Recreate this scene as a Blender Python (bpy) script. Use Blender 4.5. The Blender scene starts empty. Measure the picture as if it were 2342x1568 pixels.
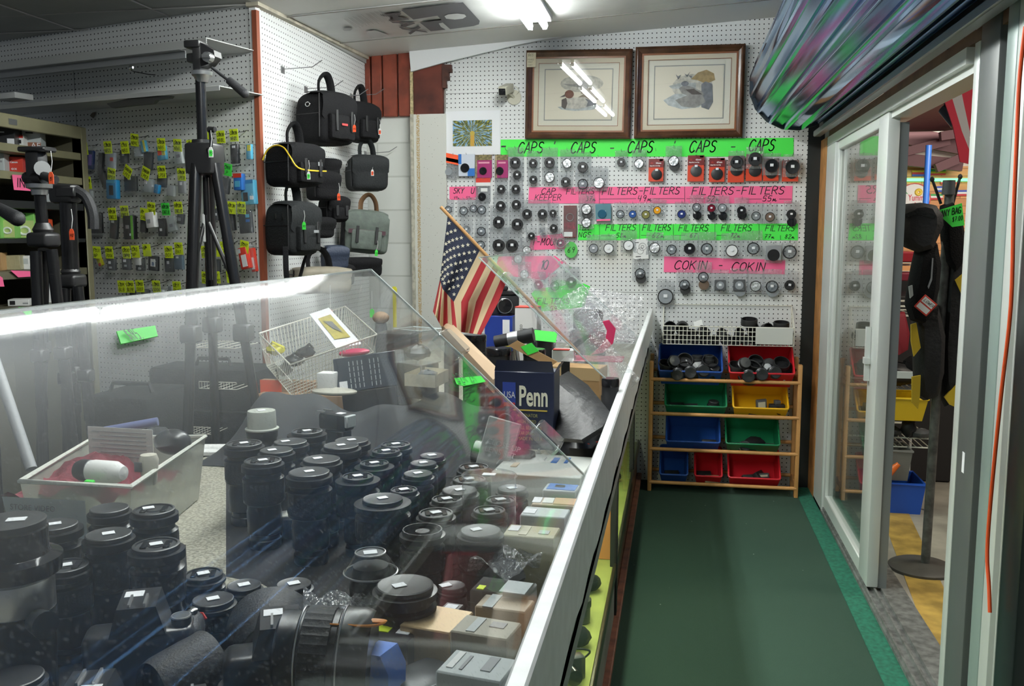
import bpy, bmesh, math, random
from mathutils import Vector, Matrix
random.seed(7)
S = bpy.context.scene
COL = S.collection
R = math.radians
# ------------------------------------------------------------------ camera
F, CX, CY = 2080.0, 1171.0, 784.0          # focal length in pixels of a 2342x1568 frame
TH = math.atan(247 / F); YAW = math.atan(379 * math.cos(TH) / F)
CZ = 1.45
FW = Vector((-math.sin(YAW) * math.cos(TH), math.cos(YAW) * math.cos(TH), -math.sin(TH)))
RT = Vector((math.cos(YAW), math.sin(YAW), 0)); UP = RT.cross(FW)
O = Vector((0, 0, CZ))
cam = bpy.data.cameras.new('camera'); camo = bpy.data.objects.new('camera', cam); COL.objects.link(camo)
camo.matrix_world = Matrix.Translation(O) @ Matrix((RT, UP, -FW)).transposed().to_4x4()
cam.sensor_width = 36; cam.lens = F / 2342 * 36; cam.clip_start = 0.02; cam.clip_end = 100
S.camera = camo
# ------------------------------------------------------------------ world, exposure
w = bpy.data.worlds.new('world'); S.world = w; w.use_nodes = True
w.node_tree.nodes['Background'].inputs[0].default_value = (.80, .90, 1, 1)
w.node_tree.nodes['Background'].inputs[1].default_value = .13
S.view_settings.view_transform = 'Standard'; S.view_settings.look = 'None'
S.view_settings.gamma = 1; S.view_settings.exposure = 0.10; S.view_settings.use_curve_mapping = False
S.cycles.transparent_max_bounces = 32
S.cycles.sample_clamp_indirect = 6
TUBE_E = 85.0                                # brightness of the fluorescent tubes
def area(name, loc, target, power, size, sy, color):
    l = bpy.data.lights.new(name, 'AREA'); l.energy = power; l.shape = 'RECTANGLE'; l.size = size; l.size_y = sy; l.color = color
    o = bpy.data.objects.new(name, l); COL.objects.link(o); o.location = loc
    o.rotation_euler = (Vector(target) - Vector(loc)).to_track_quat('-Z', 'Y').to_euler(); return o
area('hall_lamp', (3.4, 8.6, 3.1), (3.2, 12, .6), 300, 2, 2, (1, .93, .82))
area('hall_lamp', (2.4, 3.9, 2.9), (2.0, 4.2, 0), 42, 1.0, 1.0, (1, .9, .75))
area('case_lamp', (-.30, 2.2, .745), (-.33, 2.2, 0), 26, .04, 4.0, (.95, 1, .85)).rotation_euler = (0, R(-12), 0)
# ------------------------------------------------------------------ measuring helpers: where a sight line meets a plane of the room
def ray(x, y): return FW + RT * ((x - CX) / F) - UP * ((y - CY) / F)
def onY(x, y, Y): d = ray(x, y); return O + d * (Y / d.y)
def onZ(x, y, Z): d = ray(x, y); return O + d * ((Z - CZ) / d.z)
def onX(x, y, X): d = ray(x, y); return O + d * (X / d.x)
def onP(x, y, p, n): d = ray(x, y); return O + d * ((p - O).dot(n) / d.dot(n))
def depth(p): return (Vector(p) - O).dot(FW)
# ------------------------------------------------------------------ materials
MATS = {}
def mat(name, col=(.5, .5, .5), rough=.5, metal=0, emit=0, spec=.5, alpha=1, noise=0, nscale=20, col2=None, bump=0, trans=0):
    if name in MATS: return MATS[name]
    m = bpy.data.materials.new(name); m.use_nodes = True; nt = m.node_tree; b = nt.nodes['Principled BSDF']
    b.inputs['Base Color'].default_value = (*col, 1); b.inputs['Roughness'].default_value = rough
    b.inputs['Metallic'].default_value = metal; b.inputs['Specular IOR Level'].default_value = spec
    if emit: b.inputs['Emission Color'].default_value = (*col, 1); b.inputs['Emission Strength'].default_value = emit
    if noise or bump:
        tc = nt.nodes.new('ShaderNodeTexCoord'); n = nt.nodes.new('ShaderNodeTexNoise'); n.inputs['Scale'].default_value = nscale
        n.inputs['Detail'].default_value = 4; nt.links.new(tc.outputs['Object'], n.inputs['Vector'])
        if noise:
            cr = nt.nodes.new('ShaderNodeValToRGB'); c2 = col2 or tuple(c * (1 - noise) for c in col)
            cr.color_ramp.elements[0].color = (*c2, 1); cr.color_ramp.elements[1].color = (*col, 1)
            cr.color_ramp.elements[0].position = .35; cr.color_ramp.elements[1].position = .65
            nt.links.new(n.outputs['Fac'], cr.inputs['Fac']); nt.links.new(cr.outputs['Color'], b.inputs['Base Color'])
        if bump:
            bp = nt.nodes.new('ShaderNodeBump'); bp.inputs['Strength'].default_value = bump; bp.inputs['Distance'].default_value = .01
            nt.links.new(n.outputs['Fac'], bp.inputs['Height']); nt.links.new(bp.outputs['Normal'], b.inputs['Normal'])
    MATS[name] = m; return m
class NT:
    """tiny node helper"""
    def __init__(s, name):
        s.m = bpy.data.materials.new(name); s.m.use_nodes = True; s.t = s.m.node_tree
        s.b = s.t.nodes['Principled BSDF']; s.out = s.t.nodes['Material Output']; MATS[name] = s.m
    def n(s, typ, **kw):
        x = s.t.nodes.new('ShaderNode' + typ)
        for k, v in kw.items():
            if hasattr(x, k): setattr(x, k, v)
            else: x.inputs[k.replace('_', ' ')].default_value = v
        return x
    def l(s, a, b): s.t.links.new(a, b)
    def mth(s, op, a, b=None, c=None):
        x = s.t.nodes.new('ShaderNodeMath'); x.operation = op
        for i, v in enumerate((a, b, c)):
            if v is None: continue
            if isinstance(v, (int, float)): x.inputs[i].default_value = v
            else: s.l(v, x.inputs[i])
        return x.outputs[0]
    def mix(s, f, a, b):
        x = s.t.nodes.new('ShaderNodeMix'); x.data_type = 'RGBA'
        if isinstance(f, (int, float)): x.inputs[0].default_value = f
        else: s.l(f, x.inputs[0])
        for i, v in ((6, a), (7, b)):
            if isinstance(v, tuple): x.inputs[i].default_value = (*v, 1)
            else: s.l(v, x.inputs[i])
        return x.outputs[2]
    def mixs(s, f, a, b):
        x = s.t.nodes.new('ShaderNodeMixShader')
        if isinstance(f, (int, float)): x.inputs[0].default_value = f
        else: s.l(f, x.inputs[0])
        s.l(a, x.inputs[1]); s.l(b, x.inputs[2]); return x.outputs[0]
def pegmat(name, base, stain):
    k = NT(name); tc = k.n('TexCoord'); sx = k.n('SeparateXYZ'); k.l(tc.outputs['Object'], sx.inputs[0]); P = .0254
    def cell(o): return k.mth('ABSOLUTE', k.mth('SUBTRACT', k.mth('FRACT', k.mth('DIVIDE', o, P)), .5))
    a = cell(sx.outputs['X']); b = cell(sx.outputs['Z'])
    d = k.mth('SQRT', k.mth('ADD', k.mth('MULTIPLY', a, a), k.mth('MULTIPLY', b, b)))
    hole = k.mth('LESS_THAN', d, .135)
    ny = k.n('TexNoise', Scale=1.3, Detail=5.0); k.l(tc.outputs['Object'], ny.inputs['Vector'])
    cr = k.n('ValToRGB'); k.l(ny.outputs['Fac'], cr.inputs['Fac']); cr.color_ramp.elements[0].position = .60; cr.color_ramp.elements[1].position = .78
    f = k.mth('MULTIPLY', cr.outputs['Color'], .55)
    c = k.mix(hole, k.mix(f, base, stain), (.012, .012, .014))
    k.l(c, k.b.inputs['Base Color']); k.b.inputs['Roughness'].default_value = .55
    bp = k.n('Bump', Strength=.5, Distance=.002); k.l(k.mth('SUBTRACT', 1, hole), bp.inputs['Height']); k.l(bp.outputs['Normal'], k.b.inputs['Normal'])
    return k.m
PEG = pegmat('pegboard_white', (.74, .75, .74), (.55, .42, .22))
def clear(name, tint=(1, 1, 1), refl=.06, rough=.02, dust=.05, dcol=(.8, .8, .8), haze=0., hrough=.3, specks=0., sscale=200, fres=1.45, bump=0., bscale=30, fsc=1.):
    k = NT(name); t = k.n('BsdfTransparent'); t.inputs[0].default_value = (*tint, 1)
    g = k.n('BsdfAnisotropic'); g.inputs['Roughness'].default_value = rough; g.inputs[0].default_value = (1, 1, 1, 1)
    tc = k.n('TexCoord'); ge = k.n('NewGeometry'); vm = k.t.nodes.new('ShaderNodeVectorMath'); vm.operation = 'DOT_PRODUCT'; k.l(ge.outputs['Normal'], vm.inputs[0]); k.l(ge.outputs['Incoming'], vm.inputs[1])
    f0 = ((fres - 1) / (fres + 1)) ** 2; sch = k.mth('ADD', f0, k.mth('MULTIPLY', 1 - f0, k.mth('POWER', k.mth('SUBTRACT', 1, k.mth('ABSOLUTE', vm.outputs['Value'])), 5.)))
    if bump:
        nz = k.n('TexNoise', Scale=bscale, Detail=3.0); k.l(tc.outputs['Object'], nz.inputs['Vector'])
        bp = k.n('Bump', Strength=bump, Distance=.03); k.l(nz.outputs['Fac'], bp.inputs['Height']); k.l(bp.outputs['Normal'], g.inputs['Normal'])
    f = k.mth('MULTIPLY', k.mth('MAXIMUM', sch, refl * .5), fsc)
    sh = k.mixs(f, t.outputs[0], g.outputs[0])
    if haze:
        h = k.n('BsdfAnisotropic'); h.inputs['Roughness'].default_value = hrough; h.inputs[0].default_value = (.9, .93, .97, 1)
        sh = k.mixs(haze, sh, h.outputs[0])
    df = k.n('BsdfDiffuse'); df.inputs[0].default_value = (*dcol, 1)
    nz = k.n('TexNoise', Scale=6.0, Detail=6.0); k.l(tc.outputs['Object'], nz.inputs['Vector'])
    dd = k.mth('MULTIPLY', k.mth('MULTIPLY', nz.outputs['Fac'], 2.), dust)
    if specks:
        vo = k.n('TexVoronoi', Scale=float(sscale)); k.l(tc.outputs['Object'], vo.inputs['Vector'])
        sp = k.mth('MULTIPLY', k.mth('LESS_THAN', vo.outputs['Distance'], .22), specks); dd = k.mth('ADD', dd, sp)
    sh = k.mixs(dd, sh, df.outputs[0]); k.l(sh, k.out.inputs['Surface']); return k.m
ACR = clear('dusty_clear_acrylic', tint=(.97, .98, .98), refl=.05, rough=.028, dust=.008, haze=.022, hrough=.36, fsc=.75, dcol=(.7, .72, .74), specks=.07, sscale=160)
ACRB = clear('scuffed_clear_acrylic', tint=(.97, .98, .98), refl=.05, rough=.05, dust=.05, haze=.03, hrough=.3, fsc=.35, dcol=(.75, .77, .78), specks=.1, sscale=120)
EDGE = mat('acrylic_cut_edge', (.62, .70, .68), .2)
GLASS = clear('door_glass', tint=(.80, .86, .84), refl=.09, rough=.01, dust=.02, fres=1.9)
CGLASS = clear('case_glass', tint=(.9, .94, .9), refl=.06, rough=.01, dust=.008, fsc=.3)
PGLASS = clear('picture_glass', refl=.045, rough=.01, dust=.004)
BAGM = clear('clear_plastic_bag', tint=(.80, .82, .84), refl=.5, rough=.16, dust=.08, dcol=(.85, .87, .9), bump=1., bscale=75)
BAGL = clear('thin_clear_bag', tint=(.96, .97, .98), refl=.10, rough=.12, dust=.06, dcol=(.85, .87, .9), bump=.9, bscale=60)
CASEM = clear('clear_hard_plastic', tint=(.95, .97, .97), refl=.09, rough=.05, dust=.05, dcol=(.85, .87, .88))
BLK = mat('matte_black', (.011, .011, .012), .5); BLKG = mat('gloss_black', (.010, .010, .012), .18); BLKS = mat('satin_black', (.022, .023, .025), .32)
RUB = mat('black_rubber', (.020, .021, .023), .62, bump=.2, nscale=300); CAPM = mat('lens_cap_black', (.038, .039, .040), .42)
FAB = mat('black_nylon', (.007, .007, .008), .85, spec=.2, bump=.35, nscale=160, noise=.3); FAB2 = mat('charcoal_nylon', (.014, .016, .017), .75, spec=.25, bump=.3, nscale=140, noise=.3)
WHT = mat('white_sticker', (.86, .87, .90), .6); PAPW = mat('white_card', (.80, .80, .78), .6); INK = mat('black_marker', (.012, .012, .014), .5)
GREEN = mat('neon_green_card', (.075, .87, .085), .6); PINK = mat('neon_pink_card', (.98, .15, .33), .6); YEL = mat('neon_yellow_card', (.80, .98, .03), .6)
ORNG = mat('neon_orange_card', (1., .12, .035), .6); CHR = mat('chrome', (.75, .75, .75), .15, 1); WIRE = mat('hook_wire', (.30, .30, .31), .4, .8)
WWIRE = mat('white_coated_wire', (.78, .76, .66), .4); WPNT = mat('white_paint', (.78, .80, .80), .4, bump=.1, nscale=25, noise=.12); SIL = mat('silver_metal', (.55, .56, .57), .3, .9)
CARD = mat('brown_cardboard', (.50, .30, .13), .8, noise=.15, nscale=15); TAN = mat('tan_carton', (.52, .42, .30), .5, noise=.15, nscale=12); GOLD = mat('gold_carton', (.55, .40, .22), .35, .3)
DGREY = mat('dark_grey_plastic', (.08, .085, .09), .4); MGREY = mat('grey_plastic', (.28, .29, .30), .5); LGREY = mat('light_grey_carton', (.50, .54, .54), .5)
REDP = mat('red_card', (.62, .05, .03), .4); BLUEP = mat('blue_card', (.03, .16, .50), .4)
# ------------------------------------------------------------------ mesh building
class MB:
    def __init__(s): s.v = []; s.f = []; s.m = []
    def add(s, vs, fs, mi=0, M=None):
        b = len(s.v); s.v += [tuple(M @ Vector(v)) if M else tuple(v) for v in vs]
        s.f += [tuple(b + i for i in f) for f in fs]; s.m += [mi] * len(fs); return s
    def box(s, x0, x1, y0, y1, z0, z1, mi=0, M=None, tap=0, tx=0):
        vs = [(x0, y0, z0), (x1, y0, z0), (x1, y1, z0), (x0, y1, z0), (x0 + tx, y0 + tap, z1), (x1 - tx, y0 + tap, z1), (x1 - tx, y1 - tap, z1), (x0 + tx, y1 - tap, z1)]
        return s.add(vs, [(3, 2, 1, 0), (4, 5, 6, 7), (0, 1, 5, 4), (1, 2, 6, 5), (2, 3, 7, 6), (3, 0, 4, 7)], mi, M)
    def rbox(s, x0, x1, y0, y1, z0, z1, r=.01, seg=3, mi=0, M=None, sub=0, fn=None):
        bm = bmesh.new(); bmesh.ops.create_cube(bm, size=1)
        for v in bm.verts: v.co = Vector(((x0 + x1) / 2 + v.co.x * (x1 - x0), (y0 + y1) / 2 + v.co.y * (y1 - y0), (z0 + z1) / 2 + v.co.z * (z1 - z0)))
        if sub: bmesh.ops.subdivide_edges(bm, edges=bm.edges[:], cuts=sub, use_grid_fill=True)
        es = [e for e in bm.edges if len(e.link_faces) == 2 and e.calc_face_angle(0) > .5]
        bmesh.ops.bevel(bm, geom=es, offset=r, segments=seg, affect='EDGES', profile=.5)
        if fn:
            for v in bm.verts: v.co = fn(v.co)
        bm.verts.index_update()
        s.add([v.co[:] for v in bm.verts], [[v.index for v in f.verts] for f in bm.faces], mi, M); bm.free(); return s
    def lathe(s, prof, n=24, mi=0, M=None, cap=True, rib=None):
        vs = []; fs = []; k = len(prof)
        for j in range(n):
            a = 2 * math.pi * j / n
            for i, (r, z) in enumerate(prof):
                rr = r * (1 - .03 * (j % 2)) if rib and rib[0] <= i <= rib[1] else r
                vs.append((rr * math.cos(a), rr * math.sin(a), z))
        for j in range(n):
            q = (j + 1) % n
            for i in range(k - 1): fs.append((j * k + i, q * k + i, q * k + i + 1, j * k + i + 1))
        if cap:
            if prof[0][0] > 1e-6: fs.append(tuple(j * k for j in reversed(range(n))))
            if prof[-1][0] > 1e-6: fs.append(tuple(j * k + k - 1 for j in range(n)))
        return s.add(vs, fs, mi, M)
    def cyl(s, p0, p1, r0, r1=None, n=10, mi=0):
        p0 = Vector(p0); p1 = Vector(p1); L = (p1 - p0).length
        if L < 1e-7: return s
        M = Matrix.Translation(p0) @ (p1 - p0).to_track_quat('Z', 'Y').to_matrix().to_4x4()
        return s.lathe([(r0, 0), (r0 if r1 is None else r1, L)], n, mi, M)
    def tube(s, pts, r, n=6, mi=0, close=False, flat=1.):
        pts = [Vector(p) for p in pts]; N = len(pts); vs = []; fs = []; up = None
        for i, p in enumerate(pts):
            if close: t = pts[(i + 1) % N] - pts[i - 1]
            else: t = (pts[min(i + 1, N - 1)] - pts[max(i - 1, 0)])
            t.normalize()
            if up is None: up = t.orthogonal()
            up = (up - t * up.dot(t)).normalized(); b = t.cross(up); rr = r(i / (N - 1)) if callable(r) else r
            for j in range(n):
                a = 2 * math.pi * j / n; vs.append(p + (up * math.cos(a) * flat + b * math.sin(a)) * rr)
        for i in range(N if close else N - 1):
            q = (i + 1) % N
            for j in range(n): fs.append((i * n + j, i * n + (j + 1) % n, q * n + (j + 1) % n, q * n + j))
        if not close: fs.append(tuple(reversed(range(n)))); fs.append(tuple((N - 1) * n + j for j in range(n)))
        return s.add(vs, fs, mi)
    def ring(s, R_, r, c=(0, 0, 0), ax='Y', n=24, m=6, mi=0, sy=1):
        pts = []
        for i in range(n):
            a = 2 * math.pi * i / n; u, v = R_ * math.cos(a), R_ * math.sin(a) * sy
            pts.append(Vector(c) + (Vector((u, 0, v)) if ax == 'Y' else Vector((u, v, 0)) if ax == 'Z' else Vector((0, u, v))))
        return s.tube(pts, r, m, mi, True)
    def prism(s, pts, y0, y1, mi=0, M=None):
        """outline in x,z extruded from y0 to y1"""
        n = len(pts); vs = [(x, y0, z) for x, z in pts] + [(x, y1, z) for x, z in pts]
        return s.add(vs, [tuple(range(n)), tuple(reversed(range(n, 2 * n)))] + [(i, i + n, (i + 1) % n + n, (i + 1) % n) for i in range(n)], mi, M)
    def grid(s, fn, nu, nv, mi=0, M=None):
        vs = [fn(i / nu, j / nv) for i in range(nu + 1) for j in range(nv + 1)]
        return s.add(vs, [(i * (nv + 1) + j, (i + 1) * (nv + 1) + j, (i + 1) * (nv + 1) + j + 1, i * (nv + 1) + j + 1) for i in range(nu) for j in range(nv)], mi, M)
    def blob(s, c, r, n=12, mi=0, M=None, noise=0):
        vs = []; fs = []; k = n // 2
        for i in range(k + 1):
            th = math.pi * i / k
            for j in range(n):
                a = 2 * math.pi * j / n; q = 1 + random.uniform(-noise, noise)
                vs.append((c[0] + r[0] * math.sin(th) * math.cos(a) * q, c[1] + r[1] * math.sin(th) * math.sin(a) * q, c[2] + r[2] * math.cos(th) * q))
        for i in range(k):
            for j in range(n): fs.append((i * n + j, (i + 1) * n + j, (i + 1) * n + (j + 1) % n, i * n + (j + 1) % n))
        return s.add(vs, fs, mi, M)
    def mesh(s, name, mats):
        me = bpy.data.meshes.new(name); me.from_pydata(s.v, [], s.f)
        for m in (mats if isinstance(mats, (list, tuple)) else [mats]): me.materials.append(m)
        me.polygons.foreach_set('material_index', s.m); me.polygons.foreach_set('use_smooth', [True] * len(s.f))
        me.update(); me.set_sharp_from_angle(angle=R(38)); return me
def link(name, me, parent=None, label=None, M=None):
    o = bpy.data.objects.new(name, me); COL.objects.link(o)
    if parent: o.parent = parent
    if label: o['label'] = label
    if M is not None: o.matrix_basis = M
    return o
def part(name, mb, mats, parent, label=None, M=None): return link(name, mb.mesh(name, mats), parent, label, M)
SEEN = {}
def setp(o, label, cat, group=None):
    if len(label.split()) > 16: print('LONG', len(label.split()), label)
    if label in SEEN: print('DUP', label)
    SEEN[label] = 1
    o['label'] = label; o['category'] = cat
    if group: o['group'] = group
    return o
def thing(name, label, cat, loc=(0, 0, 0), rz=0, group=None, rot=None):
    o = bpy.data.objects.new(name, None); COL.objects.link(o); o.empty_display_size = .02
    o.location = loc; o.rotation_euler = rot or (0, 0, rz); return setp(o, label, cat, group)
def solo(name, label, cat, mb, mats, loc=(0, 0, 0), rz=0, group=None, rot=None):
    o = link(name, mb.mesh(name, mats)); o.location = loc; o.rotation_euler = rot or (0, 0, rz); return setp(o, label, cat, group)
def struct(name, mb, mats, loc=(0, 0, 0), rz=0, parent=None):
    o = link(name, mb.mesh(name, mats), parent); o.location = loc; o.rotation_euler = (0, 0, rz)
    if not parent: o['kind'] = 'structure'
    return o
ORD = 'first second third fourth fifth sixth seventh eighth ninth tenth eleventh twelfth thirteenth fourteenth fifteenth sixteenth seventeenth eighteenth nineteenth twentieth'.split()
# ------------------------------------------------------------------ hand lettering: marker strokes
G = {'A': [[(0, 0), (.3, 1), (.6, 0)], [(.1, .36), (.5, .36)]], 'B': [[(0, 0), (0, 1), (.4, .95), (.45, .75), (.35, .55), (0, .5)], [(.35, .55), (.52, .4), (.5, .12), (.35, 0), (0, 0)]],
 'C': [[(.58, .85), (.4, 1), (.18, .95), (.02, .65), (0, .3), (.15, .03), (.38, 0), (.56, .15)]], 'D': [[(0, 0), (0, 1), (.35, .93), (.55, .6), (.5, .25), (.3, .03), (0, 0)]],
 'E': [[(.55, 1), (0, 1), (0, 0), (.55, 0)], [(0, .52), (.45, .52)]], 'F': [[(.6, 1), (0, 1), (0, 0)], [(0, .52), (.45, .52)]],
 'G': [[(.58, .85), (.38, 1), (.15, .93), (0, .6), (.03, .2), (.2, 0), (.45, .03), (.56, .2), (.56, .42), (.32, .42)]], 'H': [[(0, 0), (0, 1)], [(.55, 0), (.55, 1)], [(0, .5), (.55, .5)]],
 'I': [[(.1, 0), (.1, 1)]], 'J': [[(.4, 1), (.4, .2), (.25, 0), (.05, .1)]], 'K': [[(0, 0), (0, 1)], [(.5, 1), (0, .42)], [(.15, .58), (.55, 0)]], 'L': [[(0, 1), (0, 0), (.5, 0)]],
 'M': [[(0, 0), (.06, 1), (.33, .35), (.6, 1), (.68, 0)]], 'N': [[(0, 0), (0, 1), (.5, 0), (.5, 1)]], 'O': [[(.3, 1), (.08, .85), (0, .5), (.08, .13), (.3, 0), (.5, .13), (.58, .5), (.5, .87), (.3, 1)]],
 'P': [[(0, 0), (0, 1), (.4, .96), (.52, .78), (.42, .55), (0, .48)]], 'R': [[(0, 0), (0, 1), (.4, .96), (.5, .78), (.4, .56), (0, .5)], [(.2, .5), (.58, 0)]],
 'S': [[(.52, .88), (.35, 1), (.12, .95), (.04, .75), (.15, .57), (.42, .45), (.52, .25), (.4, .03), (.15, 0), (0, .12)]], 'T': [[(0, 1), (.6, 1)], [(.3, 1), (.3, 0)]],
 'U': [[(0, 1), (0, .25), (.15, 0), (.4, 0), (.52, .25), (.52, 1)]], 'V': [[(0, 1), (.28, 0), (.55, 1)]], 'W': [[(0, 1), (.15, 0), (.35, .7), (.55, 0), (.7, 1)]], 'X': [[(0, 0), (.55, 1)], [(0, 1), (.55, 0)]],
 'Y': [[(0, 1), (.28, .5), (.55, 1)], [(.28, .5), (.25, 0)]], 'Z': [[(0, 1), (.5, 1), (0, 0), (.5, 0)]], '-': [[(.1, .5), (.5, .5)]], "'": [[(.1, 1), (.08, .8)]], ',': [[(.1, .1), (.03, -.15)]], '.': [[(.05, 0), (.09, .05)]],
 '0': [[(.25, 1), (.05, .8), (0, .4), (.15, 0), (.35, .05), (.47, .5), (.4, .9), (.25, 1)]], '1': [[(.1, .8), (.25, 1), (.22, 0)]], '2': [[(0, .8), (.15, 1), (.4, .95), (.45, .7), (0, 0), (.5, 0)]],
 '3': [[(0, .9), (.25, 1), (.42, .8), (.2, .53), (.45, .3), (.3, 0), (0, .08)]], '4': [[(.05, 1), (0, .45), (.45, .45)], [(.42, 1), (.38, 0)]], '5': [[(.5, 1), (.08, 1), (.03, .55), (.35, .6), (.46, .3), (.3, 0), (0, .05)]],
 '6': [[(.4, 1), (.1, .65), (0, .25), (.15, 0), (.38, .05), (.42, .35), (.2, .5), (.03, .35)]], '7': [[(0, 1), (.48, 1), (.15, 0)], [(.1, .5), (.42, .5)]], '8': [[(.25, .52), (.05, .75), (.22, 1), (.42, .8), (.25, .52), (0, .22), (.2, 0), (.45, .2), (.25, .52)]],
 '9': [[(.42, .75), (.25, .5), (.03, .7), (.15, 1), (.38, .95), (.42, .6), (.3, 0)]], '$': [[(.5, .8), (.1, .9), (.08, .6), (.45, .4), (.4, .1), (0, .15)], [(.28, 1.1), (.22, -.1)]],
 'm': [[(0, 0), (.05, .45), (.2, .1), (.32, .45), (.42, 0), (.6, .1)]]}
def write(mb, text, x, z, h, y=0, w=.09, shear=.22, adv=.78, mi=0, M=None, kx=1.0):
    """marker ribbons in the x,z plane at depth y; returns the pen x at the end"""
    t = w * h / 2
    for ch in text:
        if ch in G:
            for st in G[ch]:
                if ch in 'CGOSPRBDUJ0235689$m' and len(st) > 3:
                    q = []
                    for i in range(len(st) - 1):
                        a, b, c, d = st[max(i - 1, 0)], st[i], st[i + 1], st[min(i + 2, len(st) - 1)]
                        for j in range(3):
                            u = j / 3; q.append(tuple(.5 * (2 * b[k] + (c[k] - a[k]) * u + (2 * a[k] - 5 * b[k] + 4 * c[k] - d[k]) * u * u + (3 * b[k] - a[k] - 3 * c[k] + d[k]) * u ** 3) for k in (0, 1)))
                    st = q + [st[-1]]
                P = [(x + (px_ * kx + pz_ * shear) * h, z + pz_ * h) for px_, pz_ in st]
                for (ax, az), (bx, bz) in zip(P, P[1:]):
                    dx, dz = bx - ax, bz - az; L = math.hypot(dx, dz) or 1; dx /= L; dz /= L; nx, nz = -dz * t, dx * t
                    ex, ez = dx * t * .7, dz * t * .7
                    mb.add([(ax - nx - ex, y, az - nz - ez), (bx - nx + ex, y, bz - nz + ez), (bx + nx + ex, y, bz + nz + ez), (ax + nx - ex, y, az + nz - ez)], [(0, 1, 2, 3)], mi, M)
            x += h * adv * kx * (.45 if ch in "I',.1" else 1.15 if ch in 'MW' else .85 if ch == 'm' else 1)
        else: x += h * .45 * kx
    return x
def twidth(text, h, adv=.78, kx=1.0): return sum(h * adv * kx * (.45 if c in "I',.1" else 1.15 if c in 'MW' else .85 if c == 'm' else 1) if c in G else h * .45 * kx for c in text)
def print_text(text, size, m, parent, M, name='lettering', bold=0, center=False, fit=None):
    """printed letters; M maps the text plane (x right, y up, z toward the reader)"""
    c = bpy.data.curves.new(name, 'FONT'); c.body = text; c.size = size; c.offset = bold; c.align_x = 'CENTER' if center else 'LEFT'; c.resolution_u = 3
    o = bpy.data.objects.new('tmp', c); COL.objects.link(o); bpy.context.view_layer.update()
    me = bpy.data.meshes.new_from_object(o.evaluated_get(bpy.context.evaluated_depsgraph_get())); bpy.data.objects.remove(o); bpy.data.curves.remove(c)
    if fit: f_ = fit / max(1e-6, max(v.co.x for v in me.vertices) - min(v.co.x for v in me.vertices)); me.transform(Matrix.Diagonal((f_, 1, 1, 1)))
    me.name = name; me.materials.clear(); me.materials.append(m); return link(name, me, parent, M=M)
# text plane standing on a front that faces local -y
def FR(x, y, z): return Matrix.Translation((x, y, z)) @ Matrix.Rotation(R(90), 4, 'X')
# ================================================================== THE SHOP'S SHELL
YB = 5.35; XS = -1.86; YC = 3.90; XD = .79
def zc(x, y): return 2.503 + .057 * (x - XS) + .026 * (y - YB)
ANG = R(15); LD = Vector((math.cos(ANG), -math.sin(ANG), 0)); LN = Vector((-math.sin(ANG), -math.cos(ANG), 0)); LP0 = Vector((XS, YC, 0))
def onL(x, y, off=0): return onP(x, y, LP0 + LN * off, LN)
carpet = NT('green_carpet'); tc = carpet.n('TexCoord'); nz = carpet.n('TexNoise', Scale=2.2, Detail=8.0); carpet.l(tc.outputs['Object'], nz.inputs['Vector'])
n2 = carpet.n('TexNoise', Scale=420.0, Detail=2.0); carpet.l(tc.outputs['Object'], n2.inputs['Vector'])
c = carpet.mix(nz.outputs['Fac'], (.014, .048, .030), (.030, .070, .044)); c = carpet.mix(carpet.mth('MULTIPLY', n2.outputs['Fac'], .7), c, (.012, .035, .022))
vo = carpet.n('TexVoronoi', Scale=11.0); carpet.l(tc.outputs['Object'], vo.inputs['Vector'])
c = carpet.mix(carpet.mth('LESS_THAN', vo.outputs['Distance'], .028), c, (.35, .38, .30)); carpet.l(c, carpet.b.inputs['Base Color']); carpet.b.inputs['Roughness'].default_value = .95
bp = carpet.n('Bump', Strength=.6, Distance=.004); carpet.l(n2.outputs['Fac'], bp.inputs['Height']); carpet.l(bp.outputs['Normal'], carpet.b.inputs['Normal'])
struct('floor', MB().box(-4.2, XD - .02, -1, 5.6, -.05, 0), carpet.m)
struct('trim_1', MB().box(XD - .10, XD - .02, -1, 5.33, 0, .004), mat('bright_green_carpet_edge', (.012, .14, .085), .9, noise=.4, nscale=60))
# block wall at the back with its painted column, seen left of the pegboard
blk = NT('painted_block'); tc = blk.n('TexCoord'); mp = blk.n('Mapping'); blk.l(tc.outputs['Object'], mp.inputs['Vector']); mp.inputs['Rotation'].default_value = (R(90), 0, 0)
br = blk.n('TexBrick', Scale=1.0); blk.l(mp.outputs[0], br.inputs['Vector']); br.inputs['Brick Width'].default_value = .40; br.inputs['Row Height'].default_value = .20
br.inputs['Mortar Size'].default_value = .006; br.inputs['Mortar Smooth'].default_value = .3
br.inputs['Color1'].default_value = (.66, .67, .63, 1); br.inputs['Color2'].default_value = (.62, .63, .59, 1); br.inputs['Mortar'].default_value = (.50, .51, .47, 1)
blk.l(br.outputs['Color'], blk.b.inputs['Base Color']); blk.b.inputs['Roughness'].default_value = .5
bp = blk.n('Bump', Strength=.25, Distance=.003); blk.l(br.outputs['Fac'], bp.inputs['Height']); bp.invert = True; blk.l(bp.outputs['Normal'], blk.b.inputs['Normal'])
struct('wall_back', MB().box(XS - .1, XD + .3, YB + .02, YB + .2, 0, 2.9), blk.m)
colm = NT('spotted_column_paint'); tc = colm.n('TexCoord'); vo = colm.n('TexVoronoi', Scale=55.0); colm.l(tc.outputs['Object'], vo.inputs['Vector'])
nz = colm.n('TexNoise', Scale=150.0, Detail=4.0); colm.l(tc.outputs['Object'], nz.inputs['Vector']); sx = colm.n('SeparateXYZ'); colm.l(tc.outputs['Object'], sx.inputs[0])
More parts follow.
